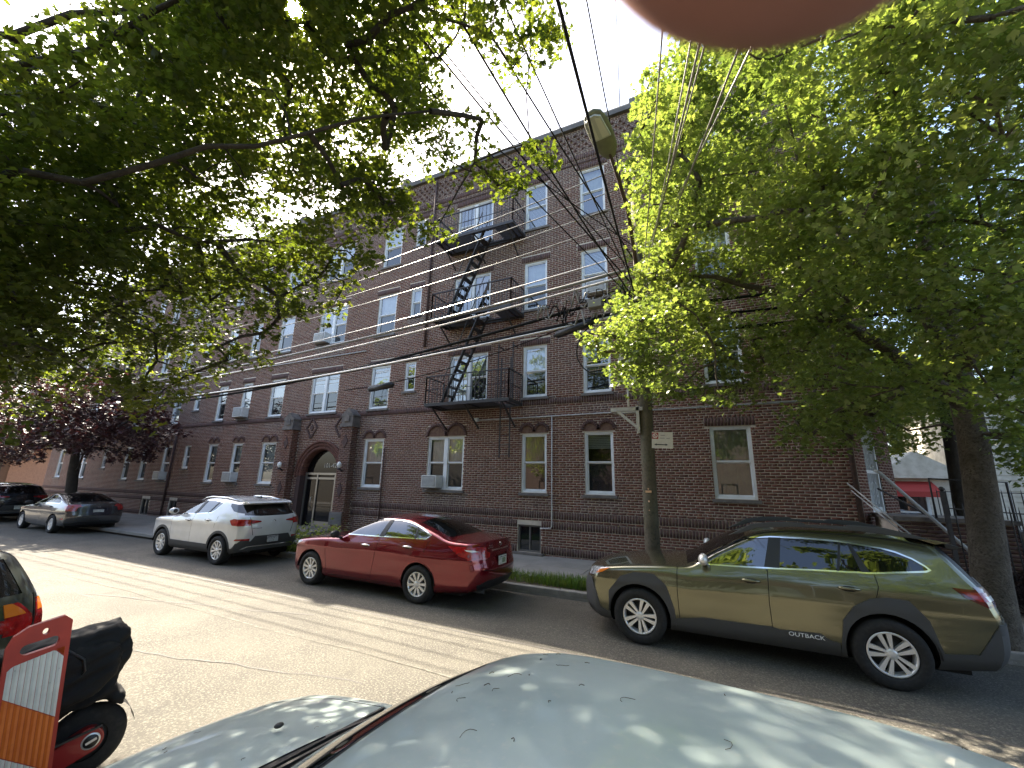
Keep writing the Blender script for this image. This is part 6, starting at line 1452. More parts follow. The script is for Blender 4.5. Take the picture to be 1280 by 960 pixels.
# foliage boughs: x, y, z, radius in metres
RIGHT_TREE = [(-0.7,9.5,10.1,0.35),(2.5,10.6,9.5,0.41),(3.5,11.1,4.1,0.58),(0.2,9.2,8.3,0.42),(5,9.3,12.4,0.55),(-0.5,6.4,7.9,0.36),(3.7,5.2,5.5,0.25),(2.7,12.4,11.8,0.51),(3.5,7.8,13.2,0.39),(1.1,10.5,5.7,0.54),(0.5,5.4,8.6,0.57),(3.2,9.5,13.6,0.52),(4.4,11.8,6.8,0.53),(6.2,7.6,10.2,0.45),(4,6.7,10.2,0.49),(1.5,4.9,9.6,0.43),(3.1,3.8,6.4,0.24),(5.5,8.1,13.1,0.5),(7,12.5,5.7,0.52),(0.5,8.1,4.1,0.37),(6,11.1,4.4,0.56),(3.2,5.2,6.1,0.55),(5,10.5,4.9,0.53),(1.6,5.2,5.1,0.47),(7.2,9,12.6,0.43),(-1.4,9.2,7.5,0.22),(2.2,5.6,5.8,0.46),(8.3,9.4,13.5,0.23),(-0.4,5.5,7.8,0.26),(2.6,5.6,7.9,0.55),(0.7,9.8,12.2,0.49),(2.1,9.1,4.8,0.38),(4.1,7.2,12.3,0.53),(3,5.4,6.5,0.41),(-0.1,5.6,6.8,0.56),(2.1,5.1,7.1,0.48),(2.9,7.3,14.5,0.4),(3.1,9.7,3.2,0.53),(2.1,3.9,6.5,0.37),(2.2,7,11.8,0.34),(2,6.7,9.2,0.47),(1.8,9.5,6.4,0.39),(2.3,9.6,5.8,0.46),(5.4,7.4,11.8,0.4),(2.7,3.8,5.6,0.4),(0.6,7.7,11.6,0.41),(1.9,5.3,10.4,0.35),(1.5,8.3,12.5,0.55),(1.7,9.6,11.8,0.53),(2.6,4.6,7.6,0.52),(3.4,8.7,14.8,0.51),(1.3,6.3,3.5,0.45),(-0.6,11,8.5,0.38),(8.1,12.9,8.5,0.38),(4.7,12.3,6.1,0.45),(6.5,12.2,10,0.4),(5.4,8.3,8.3,0.41),(0.5,5.9,9.2,0.48),(2.4,10.1,13,0.34),(7,11.2,6.4,0.57),(0.9,10.7,10,0.53),(7.6,11.4,7.2,0.28),(2.8,6.7,11.2,0.48),(2.5,5.1,4,0.49),(2.1,6.7,3.4,0.55),(2.1,8.9,3,0.24),(6.3,10.5,5.2,0.57),(2.7,4.6,6.3,0.45),(3.3,4.5,6,0.42),(4.3,5.2,7.6,0.28),(3.7,4.8,6.7,0.52),(4.6,8.8,13.7,0.44),(2.9,5.2,4.6,0.35),(1.9,4.5,9.1,0.41),(1.2,6.9,4.6,0.45),(0.6,10,10.3,0.43),(1.1,5.9,4.5,0.4),(3.2,6,4,0.48),(1,5,7.3,0.34),(7,11.8,5.4,0.41),(2.7,7.2,11.9,0.54),(4.5,6.8,10.5,0.47),(1.9,5,6.3,0.41),(3.9,6.9,2.8,0.2),(6.7,11.1,12.3,0.43),(3.5,6.8,4.2,0.55),(2.2,7.6,5.6,0.54),(1.1,5.8,11,0.42),(3.8,10.2,13.8,0.52),(0.8,7.5,4.1,0.47),(3.3,5.5,4.7,0.56),(0.7,10.8,7.6,0.48),(4.3,5.7,9.1,0.44),(0.7,7.8,4.6,0.41),(2.6,5.6,10.8,0.48),(6.3,8.2,12.6,0.48),(4.8,8.3,14.5,0.41),(5.3,13,9.8,0.48),(4.1,8.9,10.4,0.45),(0.6,8,9.2,0.35),(6.3,7.9,9.5,0.24),(3.1,7.6,4.8,0.36),(1.1,8.2,11.5,0.44),(1.7,6.4,12.6,0.37),(3.9,11.3,6.2,0.38),(-1.5,9.4,6.6,0.49),(2.4,6.5,11.9,0.34),(4.9,8.4,3.6,0.47),(-1,9.2,7.3,0.41),(0.8,6.8,7,0.43),(3.4,6,11.6,0.19),(3.2,4.6,7.7,0.4),(1.4,5.6,4.6,0.43),(5.7,9.2,9.9,0.43),(1.8,6.5,6.6,0.51),(3.4,8.4,10.1,0.52),(0.3,8.8,13,0.44),(6.8,11.1,5.1,0.5),(2.6,6.5,5.5,0.48),(3.1,5.5,3.7,0.52),(1.4,7.6,7.3,0.52),(1.4,8.2,3,0.51),(5.2,8,12.6,0.43),(3,6.2,2.9,0.34),(1.6,9,10.6,0.58),(-0.2,9.4,6.1,0.44),(1,9.3,9.9,0.43),(4.6,13.3,8,0.47),(1,5.3,10.5,0.42),(1.3,8.7,3.3,0.37),(3.4,10.2,11.8,0.56),(2.5,8,3.6,0.42),(2.8,5.5,8.2,0.39),(5.1,10.7,3.3,0.51),(3.4,6.4,9.5,0.55),(5.9,11.8,3.6,0.44),(3.5,4.4,6.5,0.2),(2.8,10.7,11.9,0.5),(3,6.1,4.5,0.35),(6.9,11.8,7,0.58),(2.8,5.7,3.1,0.35),(4.5,5.7,7.4,0.25),(3.2,5,4.1,0.24),(5.4,10.5,12.5,0.4),(2.5,5.6,8.5,0.52),(1.9,4.2,6.3,0.48),(-0.5,6.7,6.3,0.52),(1.3,12,6.9,0.48),(1.6,10.1,4.9,0.52),(4.8,9.8,3.2,0.36),(5.1,11.8,5.2,0.45),(2.7,7.6,6.1,0.42),(0.6,8.3,10.5,0.4),(5,9.7,14.9,0.38),(2.3,5.9,7.5,0.44),(1.9,7.1,4.8,0.35),(1.8,4.4,7.3,0.39),(2.7,7,12.6,0.45),(5.7,11.8,6.7,0.45),(3.2,12.5,5.5,0.58),(1,6.6,10.4,0.39),(4.4,6.7,9,0.52),(7.8,10.3,10.8,0.51),(1,9.4,10.4,0.42),(0.6,8.2,8.7,0.45),(2.9,5.7,7.6,0.58),(4.3,7.4,4.3,0.5),(1.7,11.5,11.6,0.39),(2.3,5.4,9.2,0.41),(8.2,11.9,9.2,0.45),(3,8.1,3.9,0.37),(3.5,5.8,10.6,0.49),(3.5,7,2.6,0.55),(2.8,6.1,4,0.39),(3.3,5.8,3.2,0.39),(6.3,12.3,7.5,0.39),(2.8,9.3,4,0.44),(6.4,11.3,4.2,0.54),(2.2,6.2,5.5,0.51),(2.7,11.1,7.7,0.48),(0.8,11.8,7.7,0.48),(2.6,6.1,10.1,0.56),(4.2,8.6,8.2,0.45),(3.3,5.5,8,0.53),(3.9,5.2,8.3,0.56),(3.8,9.2,3.6,0.36),(4.4,9,12.9,0.46),(6.5,10,13.8,0.48),(6,11,10.6,0.51),(3.1,12.9,6.4,0.38),(3.9,12,9,0.49),(0.5,7.9,3.7,0.42),(1.4,4.3,6.5,0.54),(3.5,7.3,9.2,0.34),(2.4,11,11.2,0.39),(5.4,8.8,4.1,0.29),(1.8,4.7,8.2,0.39),(6.9,9,13.5,0.34),(4.7,7.3,9.6,0.56),(-0.3,9.3,10.4,0.45),(3.2,9.4,4.9,0.41),(1.7,6.8,10.2,0.48),(3.2,5.9,10.1,0.4),(1.7,7.4,8.5,0.48),(-0.7,8.1,6.4,0.46),(3.2,5,6.6,0.41),(1.6,9.4,7,0.53),(1.5,7.2,3.2,0.47),(3.4,9.4,4.2,0.4),(1.5,4.8,4.8,0.39),(1,6.6,11.5,0.39),(-0.5,8.4,7.7,0.56),(3.2,8.6,4.3,0.43),(8,12.9,7.4,0.4),(1.3,10.2,9.1,0.38),(5.5,9.9,14.3,0.47),(1.8,11.2,8.8,0.51),(0.7,9.5,11.6,0.37),(6.4,11.5,4.7,0.4),(1.1,6,12.5,0.39),(4,6.4,6.2,0.51),(6.9,9.7,14.1,0.36),(6.3,12.1,4.6,0.45),(6.2,9.2,14.5,0.35),(-0.1,9.6,9.5,0.38),(2.8,6.6,11.8,0.51),(4.4,9.5,12.3,0.4),(1.7,4.5,5.2,0.34),(6.1,9.4,10.1,0.4),(5.4,8.9,9.9,0.5),(1.5,5.4,11.4,0.47),(3.8,7.3,5.8,0.42),(3.3,10.4,10.6,0.4),(1.4,5.4,5.6,0.49),(2.9,4.3,5.6,0.38),(3.2,5.5,5.1,0.38),(6.6,11.2,5.8,0.37),(2,5.6,6.3,0.54),(3.8,5.6,5,0.2),(-0.8,8.9,5.8,0.58),(2.2,9,11.7,0.55),(2.1,4.2,7.9,0.51),(0.5,4.7,9.8,0.43),(4.3,8.9,2.8,0.58),(4,6,7.3,0.45),(7.4,8.5,13,0.24),(4.3,11.1,3.6,0.43),(3.5,10.2,8.8,0.53),(5.1,10.5,13.1,0.44),(5.2,7.9,9.2,0.41),(2.2,7.8,13.9,0.45),(1.4,7,6.1,0.45),(6.8,11.1,12.9,0.42),(2.4,7.6,5,0.44),(1.4,12.4,8.9,0.36),(5.5,10.5,3.8,0.56),(1.9,10,4.4,0.41),(5.8,8.1,12.5,0.57),(6.3,12.5,4.4,0.45),(6.8,10.3,7.3,0.46),(0.8,5.4,5.4,0.51),(4.2,7,6.1,0.39),(7.2,10.1,13.4,0.52),(2.3,6.4,10.6,0.57),(5.3,11.1,13.2,0.48),(1.4,10.6,11.6,0.45),(5.3,12.6,8.2,0.5),(4.5,8.6,11.7,0.45),(4.7,12,4.6,0.4),(5,8.7,3.2,0.46),(5.7,7.9,10.4,0.54),(3.9,5.6,9.9,0.53),(2.7,10.4,11.2,0.46),(3.3,5.7,6.8,0.5),(2.1,5.9,4.3,0.53),(5.7,7.7,9.9,0.39),(2.2,12.4,9.9,0.39),(3.7,5.4,9.3,0.38),(3.5,10.1,11.1,0.49),(1.8,4.9,5.6,0.53),(1.3,10.6,10.8,0.53),(2.5,4.7,7.1,0.39),(1.1,8.3,7.3,0.36),(2.9,5.9,5.9,0.42),(6.5,7.5,11,0.24),(0.1,6.4,8.3,0.46),(1.7,9.3,3.5,0.53),(3.7,6.1,8.8,0.55),(6.2,10.8,2.9,0.2),(2.7,9.3,5.9,0.47),(5.1,8.8,11.2,0.34),(2.1,7.5,13.1,0.41),(5.6,10.6,12,0.35),(1.9,6.1,9.7,0.37),(6.5,12.4,9,0.45),(3.4,11.6,10.8,0.48),(0.1,7.2,11.3,0.27),(3.6,7.1,5,0.48),(1.3,6.5,5.7,0.38),(2.6,5.8,9.7,0.44),(0.5,7.8,8.1,0.5),(6.3,10.9,5.4,0.56),(5.8,9.8,14.7,0.5),(8.2,11.2,10.3,0.46),(3.7,4.6,7.4,0.38),(-0.1,5.7,5.7,0.5),(4.2,7.9,7.5,0.36),(4,7.8,2.8,0.54),(8.4,10.5,11.8,0.21),(4.2,12.5,7.7,0.55),(5.7,8.8,14.8,0.46),(6.4,8.5,11.8,0.51),(2.3,6.2,4.8,0.53),(4.7,8.9,3.3,0.4),(4.7,12.7,6.5,0.45),(1.2,5.3,9.1,0.53),(6.3,12.8,8.5,0.34),(5.6,12.9,8.7,0.55),(0.2,9.1,12.3,0.45),(3,6.8,3.3,0.41),(0.3,7.5,4.3,0.4),(2.4,12.2,10.4,0.43),(5.3,8.1,14.2,0.23),(8.2,9.7,12.7,0.25),(6.3,13,10.3,0.54),(0.3,7.5,12.9,0.53),(4.3,5.5,7.9,0.49),(2.4,7.2,14.3,0.51),(5.3,9.9,7,0.57),(1.7,10.6,6.4,0.35),(1.1,6.8,8.9,0.53),(4.3,7.8,4,0.39),(4.4,13.4,7.4,0.47),(3.8,8.3,6.1,0.48),(7.2,12.3,8.6,0.41),(4.7,8,6.4,0.38),(3.4,13.3,8.8,0.4),(3.7,6,4.2,0.35),(5.2,11.9,10.1,0.44),(1.3,6.5,4.8,0.36),(8.2,10.8,11.5,0.46),(5.8,11.5,10.4,0.41),(4.9,7.8,11.1,0.52),(5.6,10.7,9.4,0.4),(-0.4,9.9,10,0.39),(1,6.4,7.3,0.42),(1,6.8,6.1,0.37),(1,8.8,12.2,0.4),(3.1,4.3,6.8,0.37),(-0.5,7.2,7.3,0.35),(3,9.9,4.9,0.38),(3,9,11.7,0.46),(3,6.2,5.2,0.44),(7.1,11.1,10.2,0.35),(1,4.7,6.4,0.37),(3.5,12.2,4.7,0.44),(3.3,4.3,7.4,0.38),(5.2,13.2,11,0.44),(2.2,3.8,8.1,0.2),(2.8,7.3,5.1,0.42),(3.6,6,3.5,0.25),(0.8,5.7,6.3,0.45),(2.4,5.4,7.3,0.45),(2.9,12.8,6.9,0.51),(2.2,4.6,5.9,0.49),(-0.9,10.7,6.9,0.36),(2,6.9,6.4,0.56),(5.6,11.9,11.6,0.37),(7.8,11.6,10.6,0.39),(1.3,6.7,5.2,0.5),(2.1,10,11.7,0.57),(-1.1,8.6,7.7,0.38),(1.2,8.3,4.1,0.47),(5.2,9.1,3.4,0.44),(3.7,10.1,3.8,0.45),(1.2,11.7,5.7,0.43),(2,9.6,3.3,0.49),(5.8,12.8,9.9,0.51),(1,6.2,5.5,0.53),(2.8,5,7.5,0.46),(4.2,9.9,4.5,0.4),(2.5,8.3,8.8,0.57),(2.4,7.2,5.9,0.48),(1.6,7.2,4.6,0.38),(5.5,10.1,5.6,0.5),(2.4,7.8,11,0.58),(2.4,6.1,3.7,0.35),(0.3,6.3,12.1,0.25),(4.2,8.6,13.7,0.38),(2.8,5.6,5.4,0.38),(1.8,6.5,7.7,0.56),(0.7,4.6,7.1,0.38),(6.1,7.2,10.2,0.25),(2.6,11.5,3.9,0.41),(1.3,9.6,9.1,0.48),(4.4,9.9,10.2,0.55),(2.4,11.9,5.1,0.45),(2.2,8.1,3.3,0.52),(3.7,6.4,4.4,0.54),(4.3,8.1,11.1,0.51),(2.5,11.3,8.1,0.44),(1.1,4.8,10.3,0.53),(1.1,5.1,5.2,0.36),(7.3,11.8,10.4,0.37),(0.7,7.5,5.9,0.54),(3.3,5.6,8.7,0.43),(5.3,12,6.1,0.4),(5.1,10.8,5.9,0.47),(3.5,4.8,6.2,0.37),(2.7,6.5,7.4,0.41),(6.2,10,10.4,0.51),(6.4,9.7,14.5,0.5),(3.2,11.1,3.1,0.43),(5,10.6,12.6,0.49),(2,5.1,5.3,0.5),(2.1,7.3,10.8,0.54),(-0.9,8.6,10.2,0.25),(-0.1,8.2,6,0.39),(4.5,6.2,6.5,0.23),(1.5,7.8,6.6,0.45),(2.9,7.8,12.3,0.48),(3.6,12.6,10.9,0.55),(4.2,6,5.8,0.28),(1.7,5.2,8,0.52),(7.8,10.6,11.5,0.58),(0.4,6.2,7.7,0.56),(3.9,8.6,7.7,0.4),(3.5,4.6,7,0.56),(6.9,9.6,11,0.39),(6,11,3.8,0.35),(1.9,5,9,0.35),(5.5,13.3,8.4,0.55),(2.3,6.7,6.3,0.48),(1,5.9,8.9,0.53),(-0.3,7.1,6.2,0.5),(2.8,5.8,7.1,0.54),(4.6,7.7,9.1,0.53),(8.3,12.4,7.4,0.26),(7,11.8,4.1,0.24),(6.7,11.8,10.6,0.5),(1.2,12,7.9,0.56),(6.3,9.8,9.5,0.42),(1.1,4.9,8.2,0.55),(6,12.6,5.5,0.49),(4.4,7,11,0.54),(-0.1,5,6.9,0.38),(4.2,12.5,10.1,0.39),(0.3,11.1,10.4,0.54),(2.1,7,5.4,0.48),(6.1,9,8.9,0.51),(5.7,11.8,7.3,0.54),(3.5,7.3,14.5,0.18),(4.7,13.3,6.4,0.47),(7.1,10.8,12,0.5),(0.8,11,10.9,0.34),(2.8,12.4,5.2,0.54),(0.7,7.9,6.4,0.36),(3.1,9.3,10.9,0.47),(1.1,8.1,13.7,0.47),(7.1,12.7,6.7,0.45),(3.8,8.6,11.2,0.36),(2.7,10.4,3.6,0.37),(1.1,7.3,6.6,0.51),(4,5.3,7,0.55),(2.2,4.3,5.5,0.37),(3.2,9.9,7.3,0.53),(1.6,8,6.1,0.45),(1,7.1,9.7,0.47),(1.9,8.5,3.4,0.49),(0.3,8,5.7,0.36),(1.3,7,4.1,0.53),(1.1,5,5.8,0.38),(2.3,4,5.9,0.46),(3.4,5.5,10.1,0.49),(2,8.1,10.3,0.54),(1.2,4.5,8.4,0.53),(7,10.9,6,0.26),(4.5,11.3,6.2,0.53),(4.6,8.6,4.2,0.52),(2.4,8,4.4,0.39),(5.4,11.3,7.5,0.45),(1.5,5.7,10.3,0.57),(6.3,8.3,10.2,0.35),(2.9,7,4,0.45),(6.7,11.9,9.3,0.55),(4.2,11.1,10.1,0.51),(1.1,5.8,7.8,0.39),(5.7,9.4,5.6,0.49),(-1.1,9.7,10.3,0.22),(4.3,6.9,8.2,0.37),(1.6,7.9,4.6,0.51),(7.5,11.1,8.3,0.4),(7,9.1,11.2,0.39),(3.4,8.9,13.4,0.35),(2.4,12.5,9.5,0.57),(2.4,4.9,8.1,0.49),(0.5,6.9,11.5,0.55),(1.6,8.4,6,0.46),(2.6,4.8,5.3,0.55),(2.9,7.8,8.9,0.39),(-0.4,6.5,5.5,0.49),(-0.9,6.4,5.5,0.19),(-0.5,7.7,4.9,0.35),(-1.2,6.3,3.8,0.23),(-0.7,6.3,5.3,0.24),(-0.4,8,4.5,0.39),(-1.4,6.7,4,0.19),(-0,7.4,4.9,0.47),(-0.7,7.5,3.7,0.18),(-0.1,7.3,5.8,0.4),(-0.6,6.1,3.8,0.39),(-0.5,7.5,5.6,0.32),(-1.2,6,4.3,0.44),(0,7.7,3.6,0.24),(-1.1,7.8,5.6,0.48),(-0.9,7.6,6.3,0.22),(-0.1,6.5,4.8,0.35),(-0.4,7.8,5.6,0.48),(-0.5,6.1,5.5,0.21),(-0.5,5.5,5.2,0.21),(-1,5.9,4,0.35),(-0.8,5.8,3.9,0.37),(-0.2,7.1,4.4,0.42),(0.1,6.6,3.4,0.18),(-0.3,8.1,6.6,0.22),(-0,6.2,4.3,0.43),(-0.5,7.4,6,0.49),(-1.5,7.7,5.7,0.17),(-0.4,7.6,3.9,0.48),(-0.4,6,5.3,0.23),(-0.8,7.9,5.1,0.45),(-0.9,6.4,4.7,0.33),(-1.4,5.6,4.2,0.17),(0.1,7.4,4.5,0.2),(-0.9,6.3,4.3,0.38),(-1.5,6,4.1,0.21),(-1.5,5.8,4.3,0.19),(-0.9,6.1,4.7,0.48),(-1,7,3.9,0.34),(0.1,6.3,4,0.17),(-1,7.8,3.9,0.46),(-0,6.5,4.5,0.38),(-1.2,6.5,3.9,0.21),(0.2,7.5,4.2,0.15),(-0.3,5.5,4.5,0.34),(-0.3,7.2,5.4,0.31),(0.1,5.6,5.6,0.21),(0.3,7.6,8.2,0.32),(0.2,7.4,9.2,0.31),(-0.4,7.5,8.8,0.43),(0.1,5.5,6.2,0.45),(-0,6.9,6.7,0.38),(-0.6,5.8,7.2,0.42),(0,6.7,8.7,0.48),(-0,6.3,8.3,0.44),(-0,6,8.9,0.37),(-0.2,6.2,7.9,0.31),(-0,6.5,9.5,0.33),(-0.9,7.4,8.6,0.4),(0.3,7.4,6.9,0.24),(-0.6,7.2,7.9,0.32),(-0.2,6.4,7.5,0.46),(-0.7,8.2,7.9,0.35),(-0.6,5.4,6.4,0.3),(-1.3,8,8.5,0.2),(-0.9,8,7.1,0.25),(-0.2,7.5,8.6,0.31),(-0.3,7.3,6.6,0.31),(-0,6.3,6.8,0.41),(-0.7,6.3,8.5,0.19),(-0.5,6.9,9.9,0.2),(-0,6.1,6.2,0.32),(-0.6,6,6.4,0.4),(-0.6,7.8,6.7,0.18),(-0.4,6.6,9.6,0.17),(0,5.9,6,0.32),(-0.5,7.4,10,0.44),(-0.8,7.6,6.9,0.31),(-0.8,7.3,9.7,0.21),(0,7,8.2,0.32),(0,7.1,9.3,0.46),(-0,6.4,8.6,0.38),(-0.5,7.1,7.6,0.34),(0.3,6,8.5,0.42),(-0.3,5.5,7.8,0.33),(-0.2,7.7,8.9,0.45),(-0.3,7.5,9.8,0.46),(0.2,6.5,6.4,0.32),(0.3,7.3,8.8,0.42),(-0.7,5.9,7.7,0.2)]
